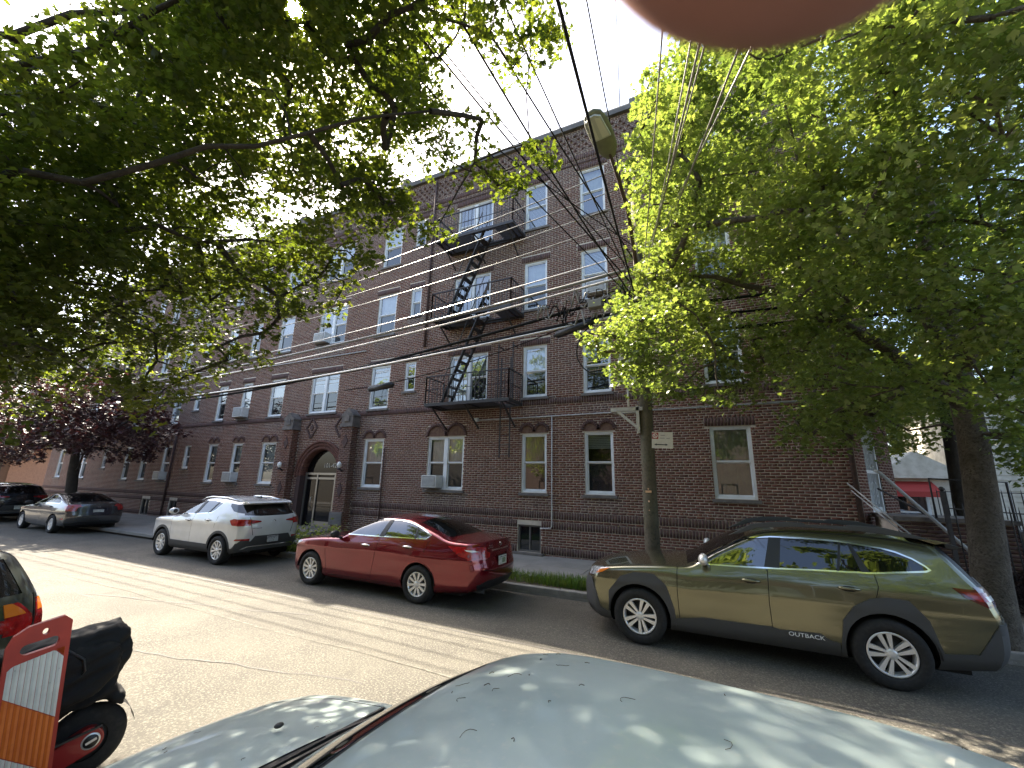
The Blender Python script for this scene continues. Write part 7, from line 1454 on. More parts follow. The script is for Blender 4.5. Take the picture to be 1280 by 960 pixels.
NEAR_TREE = [(-9.2,1.5,6.4,0.41),(-8.8,1.3,6,0.46),(-2.3,3.2,9.3,0.45),(-5.7,0.9,3,0.36),(-7.1,0.9,4,0.33),(-3,2.4,6.7,0.32),(-2.8,3.2,8.7,0.39),(-8.3,1.1,5.4,0.47),(-6.2,4.4,8,0.47),(-4.5,1.7,7.4,0.39),(-5.4,1.3,6.7,0.32),(-4.3,3,6.2,0.38),(-6.8,0.4,3.3,0.49),(-6.2,3.2,8.3,0.48),(-6.7,4.7,7.9,0.37),(-7.6,4.3,7,0.39),(-8.2,1.4,4.3,0.43),(-7.9,1.9,6.7,0.4),(-2,2.1,7.3,0.31),(-5.7,1.8,4.7,0.37),(-7,0.5,3.8,0.48),(-7.2,1.8,6.5,0.36),(-6.8,1.5,4.8,0.43),(-4.7,2.1,5.3,0.38),(-5.3,1.8,7.6,0.31),(-7.8,3.3,5.2,0.35),(-6.6,3.3,4.3,0.43),(-3.8,2.1,7,0.39),(-9,2,5,0.49),(-6.5,0.8,5.5,0.39),(-5.4,3.4,4.4,0.21),(-7.6,1.6,3.9,0.39),(-8.1,3.3,7.9,0.43),(-6.4,1.5,3.6,0.4),(-7.6,1,3,0.38),(-6.9,2.3,6.8,0.29),(-6.3,0.6,4.1,0.3),(-4.5,2.7,9,0.29),(-5.9,0.6,2.7,0.32),(-3.6,3.1,5.7,0.35),(-4.8,2.3,4.4,0.43),(-4.2,2.7,7.6,0.4),(-3.7,2.5,8.2,0.29),(-6.3,2.5,3.9,0.41),(-6.1,0.6,3.3,0.3),(-6.9,1.8,7.5,0.32),(-6.1,0.5,4.6,0.44),(-3.3,2.4,7.9,0.47),(-4.9,0.7,5.4,0.39),(-3.8,2,6,0.44),(-2.7,3.2,7.2,0.16),(-7,3.9,9.5,0.45),(-5.6,0.7,3.5,0.45),(-7.8,2.2,3.7,0.47),(-2.1,2.8,8.6,0.49),(-8,0.6,2.7,0.4),(-7.7,2.4,9,0.35),(-1.7,2.2,8.2,0.35),(-5.1,3.4,8.8,0.38),(-4.7,2,7.4,0.49),(-4.1,4.4,8.1,0.41),(-8.2,1,2.9,0.42),(-6.1,1.4,7,0.45),(-5.4,2.2,4.3,0.29),(-9.3,3,7,0.5),(-9.1,4.1,6.3,0.43),(-9.3,2.9,4.8,0.49),(-3,4.1,6.9,0.28),(-6.1,0.8,4.2,0.44),(-9,0.9,3.6,0.34),(-6.4,0.7,5.2,0.41),(-4,2.8,7.9,0.42),(-7.6,3.2,4.1,0.49),(-5.2,1.9,7,0.37),(-6.5,2.7,8.1,0.3),(-8.6,2.1,7.5,0.49),(-2.3,2.8,7.1,0.17),(-2.4,3.3,7.8,0.33),(-5.9,2.6,6.7,0.41),(-4,3.7,8.2,0.38),(-9.6,1.4,5.7,0.37),(-3.8,3.4,7.5,0.29),(-1.5,2,8,0.48),(-6.1,1.8,6,0.35),(-8,0.2,4.1,0.22),(-8.4,2.2,4.2,0.35),(-6.5,1.3,5.1,0.35),(-4.1,2.9,8.7,0.33),(-3.7,4.4,6.9,0.2),(-2.8,2.6,9.1,0.37),(-5.7,0.7,4.4,0.46),(-4.7,3,4.3,0.36),(-4.9,2.6,7.7,0.36),(-3.8,4.1,8.2,0.42),(-9.3,2.1,6,0.44),(-7,1.8,6,0.41),(-3.3,3.9,6.9,0.48),(-4.2,2.5,8.5,0.48),(-5.8,0.7,5.3,0.45),(-7,2.6,5.2,0.5),(-5.6,1.1,3.8,0.47),(-7.3,0.7,3,0.42),(-7.5,1.3,5.5,0.34),(-8.3,0.7,2.9,0.36),(-7.6,1.8,3.2,0.4),(-3,2.9,6.3,0.43),(-5.4,1.4,5,0.31),(-3.8,2.9,6.4,0.42),(-6,4.1,8.6,0.31),(-5.5,0.3,4,0.29),(-5.6,2.8,6.9,0.34),(-2.1,2,7.7,0.41),(-7.9,1.3,4.9,0.48),(-7.6,1.6,7.5,0.39),(-9.4,2.5,5.6,0.47),(-2.1,2.5,8.4,0.44),(-3,3.1,7.5,0.28),(-6.9,3.3,6.7,0.36),(-5.6,2.4,7.6,0.29),(-6.3,4,6,0.38),(-8.6,3.6,5.6,0.39),(-2.5,2.3,8,0.45),(-6.2,0.7,3.7,0.28),(-6.2,0.6,3,0.4),(-6.4,2.6,7.3,0.41),(-2.4,4.1,6.1,0.15),(-2.8,3,9.2,0.41),(-9.1,1.7,5.1,0.3),(-5.2,1.5,5.5,0.28),(-5.9,1.7,7.8,0.38),(-6.3,3.1,8,0.34),(-4.9,2.8,6.7,0.45),(-4.2,3.3,5,0.48),(-8.7,1.3,3.4,0.5),(-8,0.9,4.4,0.47),(-7.7,3.6,7.2,0.31),(-8.4,4,6.9,0.28),(-9.3,2.3,5,0.31),(-8.5,3.1,3.9,0.45),(-7,2.2,8.1,0.28),(-6.2,0.9,2.9,0.48),(-6.6,0.7,3.8,0.35),(-6.8,0.6,5,0.29),(-5.7,3.8,7.6,0.41),(-8.2,3.6,6.8,0.41),(-8.3,1.4,3,0.33),(-4.6,4.2,9.3,0.47),(-6.5,2.1,4.7,0.5),(-3.2,3,5.9,0.32),(-6.5,1,3.1,0.29),(-4.8,4.3,7.6,0.45),(-2.6,1.7,7.7,0.42),(-9,2.5,3.6,0.21),(-5.5,2.5,4.6,0.38),(-8.3,0.8,5.6,0.32),(-3.1,2,8.1,0.34),(-1.1,2.5,9.1,0.25),(-5.5,3.9,5.5,0.4),(-8,1.9,3.6,0.34),(-7,0.8,5.5,0.32),(-8.4,1.1,4.7,0.35),(-6.2,0.9,5.2,0.32),(-9.6,1.3,5.1,0.38),(-7.9,1,2.8,0.23),(-7.8,3.3,6.3,0.41),(-6.9,3.5,5.2,0.36),(-6.7,0.3,4.3,0.33),(-5.4,2.1,3.7,0.4),(-2.4,3.7,6,0.32),(-1.4,2.6,9.2,0.37),(-1.8,1.7,7.6,0.39),(-6.3,2.5,3.2,0.18),(-6.6,2.2,7.5,0.38),(-7.5,0.5,2.7,0.25),(-4.5,3.1,7.2,0.32),(-6.2,3.6,5.5,0.38),(-2.8,2.3,7.2,0.47),(-1.6,2.7,7,0.16),(-5.1,1.9,7.3,0.4),(-7.4,0.6,3.9,0.46),(-5.6,2.2,8.7,0.44),(-9.6,1.2,2.8,0.24),(-3.8,3.4,6,0.39),(-5.1,1.5,4.7,0.35),(-5.5,0.8,4.9,0.31),(-5.6,1.3,3.3,0.49),(-5,4.3,9.2,0.36),(-8.8,2.2,4.3,0.34),(-6.5,0.3,3.6,0.45),(-9.5,0.9,4.1,0.32),(-5.6,1.8,5.2,0.32),(-6.5,1.3,3.2,0.3),(-3.7,2.3,7.8,0.3),(-2.3,2.8,9.2,0.5),(-6.3,1.3,5.9,0.49),(-4.2,1.4,5.8,0.33),(-8.2,1.8,4,0.48),(-8.9,2.3,7.6,0.36),(-6.4,1.1,4.4,0.29),(-2.8,2.9,7.3,0.3),(-2.4,2.4,6.8,0.43),(-3.9,1.6,6.8,0.31),(-7.7,4.2,6.4,0.36),(-4.8,4.6,8.3,0.44),(-8.7,0.6,4,0.38),(-7.1,0.8,4.7,0.32),(-1,2.2,8.5,0.3),(-6.2,1.1,4,0.32),(-8.8,1.4,2.9,0.3),(-9.6,0.9,3.4,0.48),(-2.5,2.4,7.7,0.43),(-2.7,2.1,7.7,0.38),(-9,1.9,5.5,0.43),(-9.3,1.9,6.5,0.44),(-9.5,3,6.8,0.31),(-1.6,3.7,7.5,0.35),(-9.5,1,5.6,0.32),(-6.1,3.2,6.1,0.36),(-7.5,2.4,6.8,0.48),(-5.5,4,8.2,0.41),(-7.9,1.8,8,0.47),(-5.7,0.4,3.6,0.33),(-3.2,1.8,6.5,0.49),(-7.6,1.3,4.7,0.5),(-8.6,3.6,7.8,0.41),(-8.9,1.3,4.2,0.3),(-8.3,2.7,3.9,0.41),(-6.8,0.7,2.9,0.47),(-8.9,3.9,6.3,0.37),(-8.3,2.6,5.5,0.41),(-7.2,0.3,4.1,0.43),(-7.3,1.4,5.9,0.43),(-7.4,0.4,3.4,0.31),(-6.1,2.5,3.5,0.24),(-8.7,1,5,0.3),(-9.6,0.5,4.9,0.42),(-9.8,3.4,4.7,0.44),(-7.6,2.4,5.9,0.44),(-4.1,2,8.1,0.3),(-5,4,6.7,0.45),(-2,3.2,8.5,0.22),(-6.1,2.8,9.4,0.48),(-3,3.3,9,0.41),(-7.3,2.2,3.7,0.22),(-7.4,4,8.6,0.38),(-3.6,3.9,5.9,0.35),(-4.9,1.7,5.4,0.42),(-5.8,0.2,3.3,0.22),(-1.9,3.3,7.4,0.31),(-5.9,3.4,6.8,0.38),(-8.7,3.6,6.9,0.32),(-8,0.6,3.5,0.45),(-3.7,3.6,7.3,0.4),(-3.6,2.8,5.4,0.34),(-6.6,2.3,8.3,0.36),(-4.6,4.6,9.5,0.38),(-9.1,3.8,6.8,0.35),(-9.8,1.3,5.4,0.42),(-6.3,1.1,3.6,0.43),(-2.8,1.9,8,0.39),(-7.7,1,6,0.38),(-7.1,1.5,6.4,0.28),(-4.7,3.5,5.4,0.37),(-5.2,1.5,4.1,0.41),(-8.3,3.3,6.4,0.31),(-7.2,2.4,4.4,0.28),(-5.4,1.9,6.5,0.41),(-7.9,0.6,4.9,0.45),(-7.4,0.3,4.4,0.33),(-6.8,2.4,8.9,0.34),(-9.8,2.4,6.3,0.4),(-3.7,2.5,9,0.36),(-3.4,3.1,8.1,0.48),(-4.2,1.8,6.1,0.46),(-9.3,2.7,5.8,0.3),(-5.4,3.7,8,0.34),(-4.3,4.1,6.8,0.38),(-6.1,3,6.7,0.35),(-3.3,2.4,6.8,0.32),(-5.2,2.9,8.4,0.28),(-8.3,3.1,7.1,0.34),(-8.5,0.6,5.1,0.45),(-3.5,2.4,7.4,0.35),(-6.1,1,2.6,0.14),(-5,2.9,8,0.42),(-8.6,0.5,4.3,0.49),(-8.4,1.5,5.4,0.36),(-3.6,3.5,5.6,0.38),(-7.2,1.3,3.5,0.43),(-8.5,2.3,8,0.31),(-1.9,4.3,6.3,0.19),(-8.9,2,6.8,0.29),(-5.2,3.6,6.6,0.42),(-1.6,2.2,8.9,0.32),(-5.4,4.3,9.3,0.46),(-8.8,2.8,6.2,0.31),(-9.8,0.9,3.9,0.36),(-7.3,1.8,7.6,0.31),(-9.4,2.9,7.6,0.36),(-4.2,3.3,7,0.37),(-4.5,2.9,8.6,0.48),(-8.4,0.5,2.7,0.15),(-6.7,2,3.9,0.33),(-7.2,5,8.9,0.36),(-4.9,3,5.1,0.48),(-8.7,2.7,6.7,0.35),(-3.7,4.1,8.8,0.4),(-8.1,2.2,8.9,0.4),(-3.4,1.9,7.1,0.33),(-7.3,2.5,3.9,0.31),(-4.7,1,5.8,0.33),(-5.2,1,4.2,0.5),(-1.9,3.1,7,0.19),(-2.7,1.6,6.8,0.35),(-9.8,2.8,6.9,0.43),(-7.2,0.9,2.8,0.32),(-8.3,2.9,5.4,0.32),(-9.8,1.2,3.5,0.3),(-7.6,1.5,5,0.3),(-8.4,3.7,7.1,0.31),(-3.6,1.9,8,0.28),(-8.1,2.9,6.7,0.45),(-4.8,4.1,6.3,0.37),(-5.3,0.3,4.2,0.46),(-8.9,1.7,4.6,0.35),(-2.3,4.1,9.2,0.15),(-2.2,4.4,9.2,0.29),(-7.4,2.4,7.5,0.38),(-6.8,1.3,4.2,0.45),(-4,2.7,5.3,0.47),(-10,0.9,3.2,0.28),(-6.4,2.1,6.7,0.28),(-4,3.6,5.8,0.48),(-4.2,1.4,6.9,0.32),(-9.9,2.9,7.2,0.41),(-9.9,2,4.7,0.48),(-3.9,2.6,5.8,0.38),(-1.5,2.2,7.4,0.36),(-6.5,1,2.7,0.24),(-6.8,2.6,6,0.5),(-8,3.3,6.7,0.37),(-7.4,0.1,3.9,0.19),(-5.8,2.2,6.3,0.37),(-6.1,3.4,9.5,0.32),(-1.8,2.9,9.5,0.41),(-5.6,1.1,2.7,0.17),(-5.4,2.5,8.5,0.5),(-6.9,0.2,3.7,0.3),(-4,2.8,7.4,0.42),(-8.3,3.7,8.6,0.47),(-6.1,2.8,4.5,0.4),(-6.5,1,3.4,0.37),(-2.4,3.3,8.3,0.35),(-6.8,1.6,5.3,0.36),(-7,2.6,8,0.39),(-7.2,1.3,4.2,0.29),(-8.5,3.5,8.9,0.28),(-6.5,1.5,4.4,0.31),(-4.1,4.4,8.8,0.49),(-6.2,1,5.8,0.44),(-7.3,0.8,3.6,0.49),(-3.5,3.1,7.6,0.45),(-6.1,1.2,6.2,0.44),(-8.2,1.7,5.3,0.44),(-9.3,2.6,3.7,0.15),(-5,3.2,6.3,0.42),(-5.8,1.5,4.8,0.48),(-2.8,1.6,7.4,0.32),(-3.1,4,9.1,0.17),(-3.6,2.9,9,0.46),(-3.4,1.7,7.8,0.33),(-4.4,3.7,6.2,0.37),(-5.7,2,3.9,0.33),(-7.4,3.2,4.9,0.43),(-7.1,0.6,3.2,0.34),(-6.3,3.1,4,0.2),(-4.8,3.5,7.6,0.32),(-4.8,1.8,8.1,0.45),(-5.5,2.4,5.1,0.35),(-5.9,1.4,3.4,0.3),(-3.9,3.6,6.2,0.42),(-5.2,4.5,8.9,0.45),(-3.2,1.8,7.5,0.49),(-8.7,2.6,6,0.34),(-7.6,3.7,8.4,0.41),(-7.3,2.4,8.5,0.32),(-2.7,3.6,8.8,0.47),(-5.2,2.1,8.3,0.31),(-5.5,0.9,4.2,0.38),(-5,2.7,4.5,0.36),(-8,3.1,6.2,0.43),(-5.4,3.4,8.7,0.3),(-7.6,2.9,5.1,0.34),(-2,2.4,6.9,0.35),(-7,0.5,2.6,0.3),(-3.6,4,9.1,0.3),(-6.6,3.5,8.1,0.41),(-7.9,4.5,7.8,0.29),(-5.8,3.3,9.2,0.34),(-5.4,1.5,6,0.33),(-4.2,2.1,7.6,0.32),(-3.8,2.2,8.7,0.42),(-3.3,2.2,8.9,0.37),(-6.2,3.5,6.2,0.39),(-3.1,1.3,6.7,0.49),(-4.2,3.6,5.3,0.16),(-7.6,3.4,5.8,0.5),(-9.1,0.8,2.9,0.35),(-6.9,0.4,4.1,0.34),(-8.2,2.1,3.6,0.33),(-4.7,1.3,6.2,0.41),(-5.6,2.3,5.4,0.31),(-2.4,4,8.2,0.17),(-9.1,3.9,7.2,0.41),(-4.7,2.9,6.1,0.36),(-5.2,0.8,5.6,0.46),(-4.4,2.8,7.9,0.33),(-1.5,2.5,8.2,0.21),(-4.2,1.8,7.1,0.42),(-9.2,0.8,5.2,0.38),(-9.1,2.5,8.4,0.34),(-6.2,5.1,8.3,0.39),(-2.9,1.8,7.1,0.36),(-6.1,2.3,8.6,0.47),(-4.6,1.5,6.9,0.43),(-3.6,2.2,8.2,0.49),(-1.3,2.2,7.9,0.35),(-6.6,3.4,8.8,0.39),(-7.5,2.8,8.3,0.34),(-7.7,1.4,3.8,0.4),(-8.9,1.2,2.7,0.2),(-9.5,0.9,2.6,0.2),(-9.9,1.4,4.8,0.4),(-6.3,2,4,0.34),(-2.5,2.5,9.4,0.34),(-5,4.8,9.2,0.45),(-8.6,2.2,4.8,0.32),(-6.4,3,3.5,0.16),(-1.9,1.7,7.2,0.46),(-3.2,2.7,6.5,0.39),(-4.8,0.6,5,0.41),(-6.1,4.1,7.8,0.41),(-5.8,3.6,4.8,0.37),(-3.1,3.4,7,0.41),(-4.1,2.7,8.2,0.29),(-8.2,1.1,6,0.32),(-6,4.1,8.1,0.39),(-5.6,2.7,4.3,0.39),(-6,1.5,5.4,0.48),(-1.4,2,7.6,0.32),(-3.9,4.5,8.3,0.45),(-6.4,3.5,7.2,0.48),(-7.8,1.9,6.1,0.39),(-9.3,1.6,4.6,0.48),(-8.2,3.8,9.2,0.29),(-8,2.6,9.1,0.44),(-7.1,1.6,5,0.29),(-8.4,1.8,7.5,0.4),(-5.6,3.2,4.8,0.47),(-5.5,3.4,5.1,0.43),(-6,2.4,3.1,0.15),(-9.7,1.2,4.3,0.43),(-8.3,0.9,3.4,0.38),(-8.2,1,4.1,0.34),(-5.3,0.5,4.6,0.36),(-7.8,0.5,3.2,0.3),(-9.2,2.5,4.2,0.31),(-5.3,4.4,7.6,0.31),(-2.6,2.9,9.5,0.37),(-7.4,3.8,8.2,0.37),(-2.8,2.6,7.2,0.36),(-10,0.6,5,0.38),(-5.7,3.5,8.2,0.29),(-5.8,1.5,6.1,0.38),(-1.8,4.2,8.3,0.44),(-8.1,2.7,7.3,0.47),(-6.1,1.5,3.9,0.3),(-9.8,1.6,4.4,0.39),(-4,1.5,6.5,0.42),(-5.6,4.6,8.8,0.33),(-5.4,1.6,4.3,0.46),(-7.4,1.2,3.7,0.16),(-9.7,1.4,4.2,0.17),(-8,2.5,8,0.42),(-4.1,1.7,6.5,0.46),(-6.6,2.1,6.1,0.4),(-6.8,2.6,5.2,0.49),(-8.1,1.2,5.4,0.42),(-4.3,1.2,5.9,0.49),(-5.1,1.9,7.6,0.38),(-7.2,2.1,7.3,0.42),(-7.3,0.5,4.1,0.37),(-9.8,0.7,3.9,0.18),(-6.3,0.4,3.8,0.44),(-7.7,2.3,4.6,0.36),(-9.9,0.8,5.7,0.48),(-6.6,1.9,4.9,0.49),(-5.4,3.1,7.7,0.32),(-5.3,2.3,6.1,0.49),(-6,1.3,5.6,0.4),(-5.4,0.6,4.7,0.39),(-7.2,2.8,8.9,0.48),(-4.3,2.2,5.2,0.21),(-8.8,3.1,7.1,0.3),(-8.4,1.8,6.4,0.49),(-4.8,1.9,6.3,0.45),(-3.9,1.2,6.5,0.32),(-7,1.9,6.4,0.43),(-5,1.3,4.3,0.35),(-6.2,0.6,4.7,0.49),(-7.1,2.1,4.9,0.39),(-8.9,3.1,5.3,0.18),(-7.2,1.8,3.9,0.19),(-7.7,1.1,6.2,0.37),(-4.5,0.9,5.3,0.41),(-5.3,1.7,6.6,0.36),(-7.7,2.2,7.6,0.34),(-3.6,2.2,7.5,0.23),(-9.9,1.2,5.2,0.32),(-8,3.3,8.6,0.38),(-4.1,1.8,8.2,0.38),(-7.9,2,4.2,0.23),(-7.3,1.6,5.4,0.44),(-4.9,0.8,5.2,0.34),(-4.7,1.9,5.2,0.31),(-8.8,1.6,7,0.32),(-5,1.3,6.7,0.34),(-6.3,2.9,8.9,0.38),(-5.3,2.1,4.9,0.5),(-4.6,2.8,9.1,0.19),(-6.4,2.5,8.4,0.31),(-4.2,1.7,7.7,0.31),(-9.2,1.6,5.8,0.33),(-5.3,1.1,3.6,0.41),(-7.1,1.6,4.6,0.35),(-8.2,2.2,6,0.5),(-6.7,2.7,8.9,0.36),(-3.1,1.6,7.4,0.46),(-3.5,1.6,6.9,0.39),(-5.7,1.6,5.2,0.48),(-8.3,1,4.1,0.42),(-5.3,2.6,6.5,0.34),(-6.8,0.3,3.6,0.45),(-4.9,2.1,8.3,0.46),(-5.1,1.6,7.3,0.38),(-6.9,1.2,5.5,0.32),(-6.2,1.9,6.3,0.47),(-4.6,1.5,7,0.48),(-4.3,1.9,8,0.4),(-4.5,2,5.4,0.4),(-9.4,2.5,5.7,0.31),(-6.7,1.9,7.5,0.33),(-5.9,0.9,5.6,0.33),(-5.9,1.3,3.6,0.21),(-7.5,1.6,4.2,0.43),(-5.1,2.1,5.9,0.41),(-5.7,2,5.9,0.34),(-7.9,3.6,6.8,0.44),(-6.8,2.2,8.4,0.38),(-5.1,2.3,7.8,0.46),(-6.8,0.9,5.8,0.49),(-6.3,1,4.2,0.41),(-8.2,2.3,6.7,0.45),(-5.6,1.8,6.6,0.46),(-3.5,1.4,6.4,0.39),(-9,0.4,4.4,0.45),(-5.5,3.7,9.1,0.16),(-6.1,0.4,4,0.46),(-6.1,2.4,8.6,0.48),(-8.2,1.3,4.7,0.34),(-7,1.2,4.6,0.4),(-7.4,2.1,5.6,0.43),(-7.8,1.1,5.1,0.42),(-8.6,1.3,4.9,0.38),(-9,0.5,4.7,0.45),(-3.1,1.4,6.5,0.5),(-5,3.2,7.9,0.5),(-6.6,1.9,6.7,0.35),(-8.1,1.4,5.8,0.31),(-7.6,1.4,5.7,0.34),(-4.6,1.2,6.2,0.37),(-7.4,1,4.3,0.32),(-6,2.4,6.7,0.4),(-6.3,1.9,5,0.48),(-9.3,1.7,4.6,0.35),(-3.2,1.5,7,0.4),(-4.9,2.6,9.3,0.42),(-6.1,1.5,4.2,0.38),(-5.6,0.9,5.2,0.48),(-9.1,1.5,5.1,0.38),(-5.9,2.7,6.6,0.32),(-9.1,1.7,6.5,0.35),(-6.8,2.3,8.9,0.5),(-8.4,1.5,7.2,0.45),(-6,0.7,4.3,0.39),(-3.4,1.8,7.1,0.42),(-8.3,2.1,5.6,0.45),(-7.9,1.4,4.5,0.37),(-7.5,2.4,7.3,0.42),(-6.5,1.2,3.9,0.45),(-6.4,1.5,5.4,0.44),(-5.6,2.2,7.5,0.48),(-5.9,3,7.8,0.38),(-4.2,2.4,6.7,0.37),(-8.2,3,7.3,0.3),(-7.4,2.3,7.7,0.37),(-5.4,2.1,8.7,0.38),(-5.5,0.2,3.3,0.22),(-4.3,2.3,8.1,0.43),(-8.2,2.5,4.8,0.45),(-2.85,3.68,5.26,0.24),(-3.01,3.44,5.01,0.23),(-4.06,3.95,5.64,0.29),(-3.63,3.28,4.66,0.23),(-4.28,3.57,4.7,0.22),(-4.27,3.45,4.35,0.27),(-4.1,2.97,4.02,0.26),(-4.45,2.88,3.96,0.29),(-4.66,2.86,3.79,0.21),(-5.77,3.29,3.91,0.21),(-4.93,2.95,3.59,0.25),(-4.81,2.6,3.4,0.22),(-6.11,3.07,3.51,0.22),(-5.71,2.78,3.24,0.22),(-5.47,2.36,3.06,0.27),(-5.24,2.2,2.76,0.2),(-6.13,2.45,3.03,0.24),(-5.6,2.03,3.06,0.22),(-5.66,1.84,3.11,0.28),(-7.39,2.03,3.04,0.21),(-8.87,2.23,3.01,0.24),(-1.59,4.25,6.27,0.25),(-1.63,3.64,5.93,0.2),(-1.91,3.98,5.77,0.26),(-2.21,3.96,5.79,0.26),(-1.82,4.94,9.27,0.24),(-1.35,3.01,6.41,0.24),(-1.91,3.69,7.2,0.28),(-2.2,3.51,6.37,0.21),(-3.04,4,6.51,0.23),(-3.76,3.94,5.79,0.22),(-3.7,3.15,4.72,0.21),(-4.39,3.28,4.66,0.29),(-5.38,2.49,3.24,0.22),(-6.16,2.37,2.99,0.29),(-8.31,2.48,3.39,0.28),(-5.24,1.24,2.58,0.28),(-4.84,2.48,3.51,0.21),(-4.15,2.84,4.1,0.27)]
PLUM_TREE = [(-30.9,6.5,5.9,0.68),(-25,9.2,5.2,0.62),(-24.4,8.7,4.3,0.54),(-21.7,8.1,2.7,0.25),(-26.5,8.4,4.2,0.59),(-19.9,8.4,4.3,0.63),(-21.6,7.3,3.5,0.69),(-33.1,8.3,4,0.53),(-32,6.9,3.3,0.65),(-27.2,7.4,5.6,0.8),(-23.8,10.5,3.2,0.63),(-23.6,10.5,4.3,0.67),(-27.1,6.7,4.4,0.64),(-30,9.2,5,0.75),(-33.6,7.1,4.9,0.59),(-27.3,11.6,5.3,0.74),(-33.6,8.8,4,0.73),(-23,8.9,5.1,0.53),(-29.3,6.4,3.2,0.79),(-27.1,7.3,3.7,0.78),(-27.6,6.1,4.8,0.77),(-24,9.6,5.7,0.4),(-21.4,8.4,5.7,0.38),(-24.3,9.9,3,0.69),(-20.8,7.6,4.5,0.56),(-28.4,7.8,3.5,0.62),(-27.6,10.1,6,0.54),(-28.4,8.2,3.9,0.58),(-30.5,9.8,6.8,0.54),(-20.3,8.3,3.6,0.65),(-33.8,8.8,3.5,0.74),(-22.2,7.4,3.5,0.79),(-26.4,9.8,5.9,0.71),(-22.5,6.7,5.2,0.77),(-31.3,6.7,3.3,0.53),(-30,9.3,3.5,0.51),(-29.5,9.4,7.3,0.35),(-27.6,7.6,3.4,0.31),(-32.3,8.5,4.6,0.52),(-28.2,8.2,6.5,0.77),(-24.5,6.8,5.5,0.78),(-26.7,10.2,4.1,0.8),(-28.7,10.9,3.3,0.51),(-23.9,6.8,4.1,0.67),(-30.8,7.8,5.3,0.78),(-22.8,8.1,5.9,0.73),(-25.4,8.9,6.6,0.57),(-28.4,6.9,4.1,0.6),(-28.7,9.4,7.2,0.51),(-21.6,8.7,5,0.78),(-32.7,7.7,3.3,0.62),(-30.9,9,7.4,0.33),(-29.3,6.7,5,0.72),(-25,10.6,5,0.79),(-31.8,7.5,3.7,0.53),(-29.3,8.8,6.8,0.53),(-22.2,8,5.9,0.38),(-26.5,8.1,3.6,0.65),(-26.8,6.2,3.1,0.73),(-28.7,10.2,7,0.79),(-29.7,10.2,7.5,0.36),(-29.3,10.9,6.3,0.79),(-24.9,7.8,3.9,0.54),(-27.8,8.3,5.4,0.68),(-24.5,8.2,5.9,0.61),(-24.4,6.1,5,0.66),(-27.5,7.1,4.8,0.58),(-23.2,6.9,5.7,0.63),(-28,9.5,3.3,0.55),(-21.7,9.1,3.6,0.54),(-25.4,6.8,5.5,0.38),(-22.3,9.2,4.7,0.5),(-25.2,6.6,3.1,0.8),(-30,6.5,4,0.58),(-31.1,8,2.8,0.58),(-25.2,6.1,3.9,0.65),(-21.6,7.2,6,0.28),(-32.9,8.7,3,0.3),(-26.2,7,5.8,0.3),(-32.7,9.4,4.2,0.67),(-27,8.7,6.4,0.76),(-22.1,10.6,4.1,0.33),(-21.1,8.3,4.3,0.67),(-30.5,7,6,0.4),(-28.7,6.6,4.6,0.57),(-25.3,8.9,4.3,0.65),(-27,9.2,4.7,0.71),(-23.3,7.6,4.6,0.67),(-28.5,6,5,0.57),(-22.4,8.1,3.7,0.78),(-31.2,6.7,4.2,0.66),(-32.9,9.2,6.6,0.78),(-28.7,9,3.5,0.35),(-31.3,9.2,5.2,0.53),(-27.8,11.6,5.4,0.51),(-32.6,7.3,6.3,0.55),(-30.2,6.6,3,0.57),(-24.7,7.3,4.8,0.58),(-27.7,9.8,5,0.76),(-27.8,11.1,4,0.55),(-26,7.2,3.4,0.31),(-20.4,9,3.9,0.59),(-27.2,6,5.7,0.39),(-33.7,7.8,5,0.58),(-23.6,7.4,5,0.63),(-27,9.9,6.7,0.71),(-29.2,9.9,4.6,0.72),(-32.3,9,6.7,0.5),(-28.9,7.8,5.1,0.52),(-30.4,10.6,6.2,0.73),(-29.9,8.7,6.1,0.6),(-31.3,8.2,5.2,0.52),(-32.2,9.4,7.1,0.7),(-28,6.4,4.2,0.61),(-25.2,7.4,5,0.66),(-25.6,9.9,4.4,0.67),(-23.7,7.5,3.4,0.64),(-34.1,9.1,3.3,0.64),(-30,9.6,6,0.56),(-30.5,8.4,4.3,0.57)]
# ------------------------------------------------------------------ trees
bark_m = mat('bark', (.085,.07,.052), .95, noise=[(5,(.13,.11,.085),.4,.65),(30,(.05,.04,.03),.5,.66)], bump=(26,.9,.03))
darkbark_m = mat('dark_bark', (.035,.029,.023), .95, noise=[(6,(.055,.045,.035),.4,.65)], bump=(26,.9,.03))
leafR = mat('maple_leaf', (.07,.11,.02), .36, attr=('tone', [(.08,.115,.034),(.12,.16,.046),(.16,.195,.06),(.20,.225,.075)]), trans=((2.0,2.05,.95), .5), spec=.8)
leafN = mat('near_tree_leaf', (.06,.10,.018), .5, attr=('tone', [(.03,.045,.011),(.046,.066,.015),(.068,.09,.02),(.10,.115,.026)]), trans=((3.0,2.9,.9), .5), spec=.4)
leafP = mat('plum_leaf', (.05,.018,.02), .4, attr=('tone', [(.03,.014,.017),(.05,.022,.024),(.075,.032,.03),(.05,.034,.028)]), trans=((1.2,.8,.8), .3), spec=.5)
leaf_one = {}
LEAF_V = np.array([[0,0,0],[-.42,.34,.10],[-.15,.46,.02],[0,1.0,-.14],[.15,.46,.02],[.42,.34,.10],[-.30,.72,.03],[.30,.72,.03]])
LEAF_F = np.array([[0,2,1],[0,4,2],[0,5,4],[2,4,3],[1,2,6],[5,7,4]])
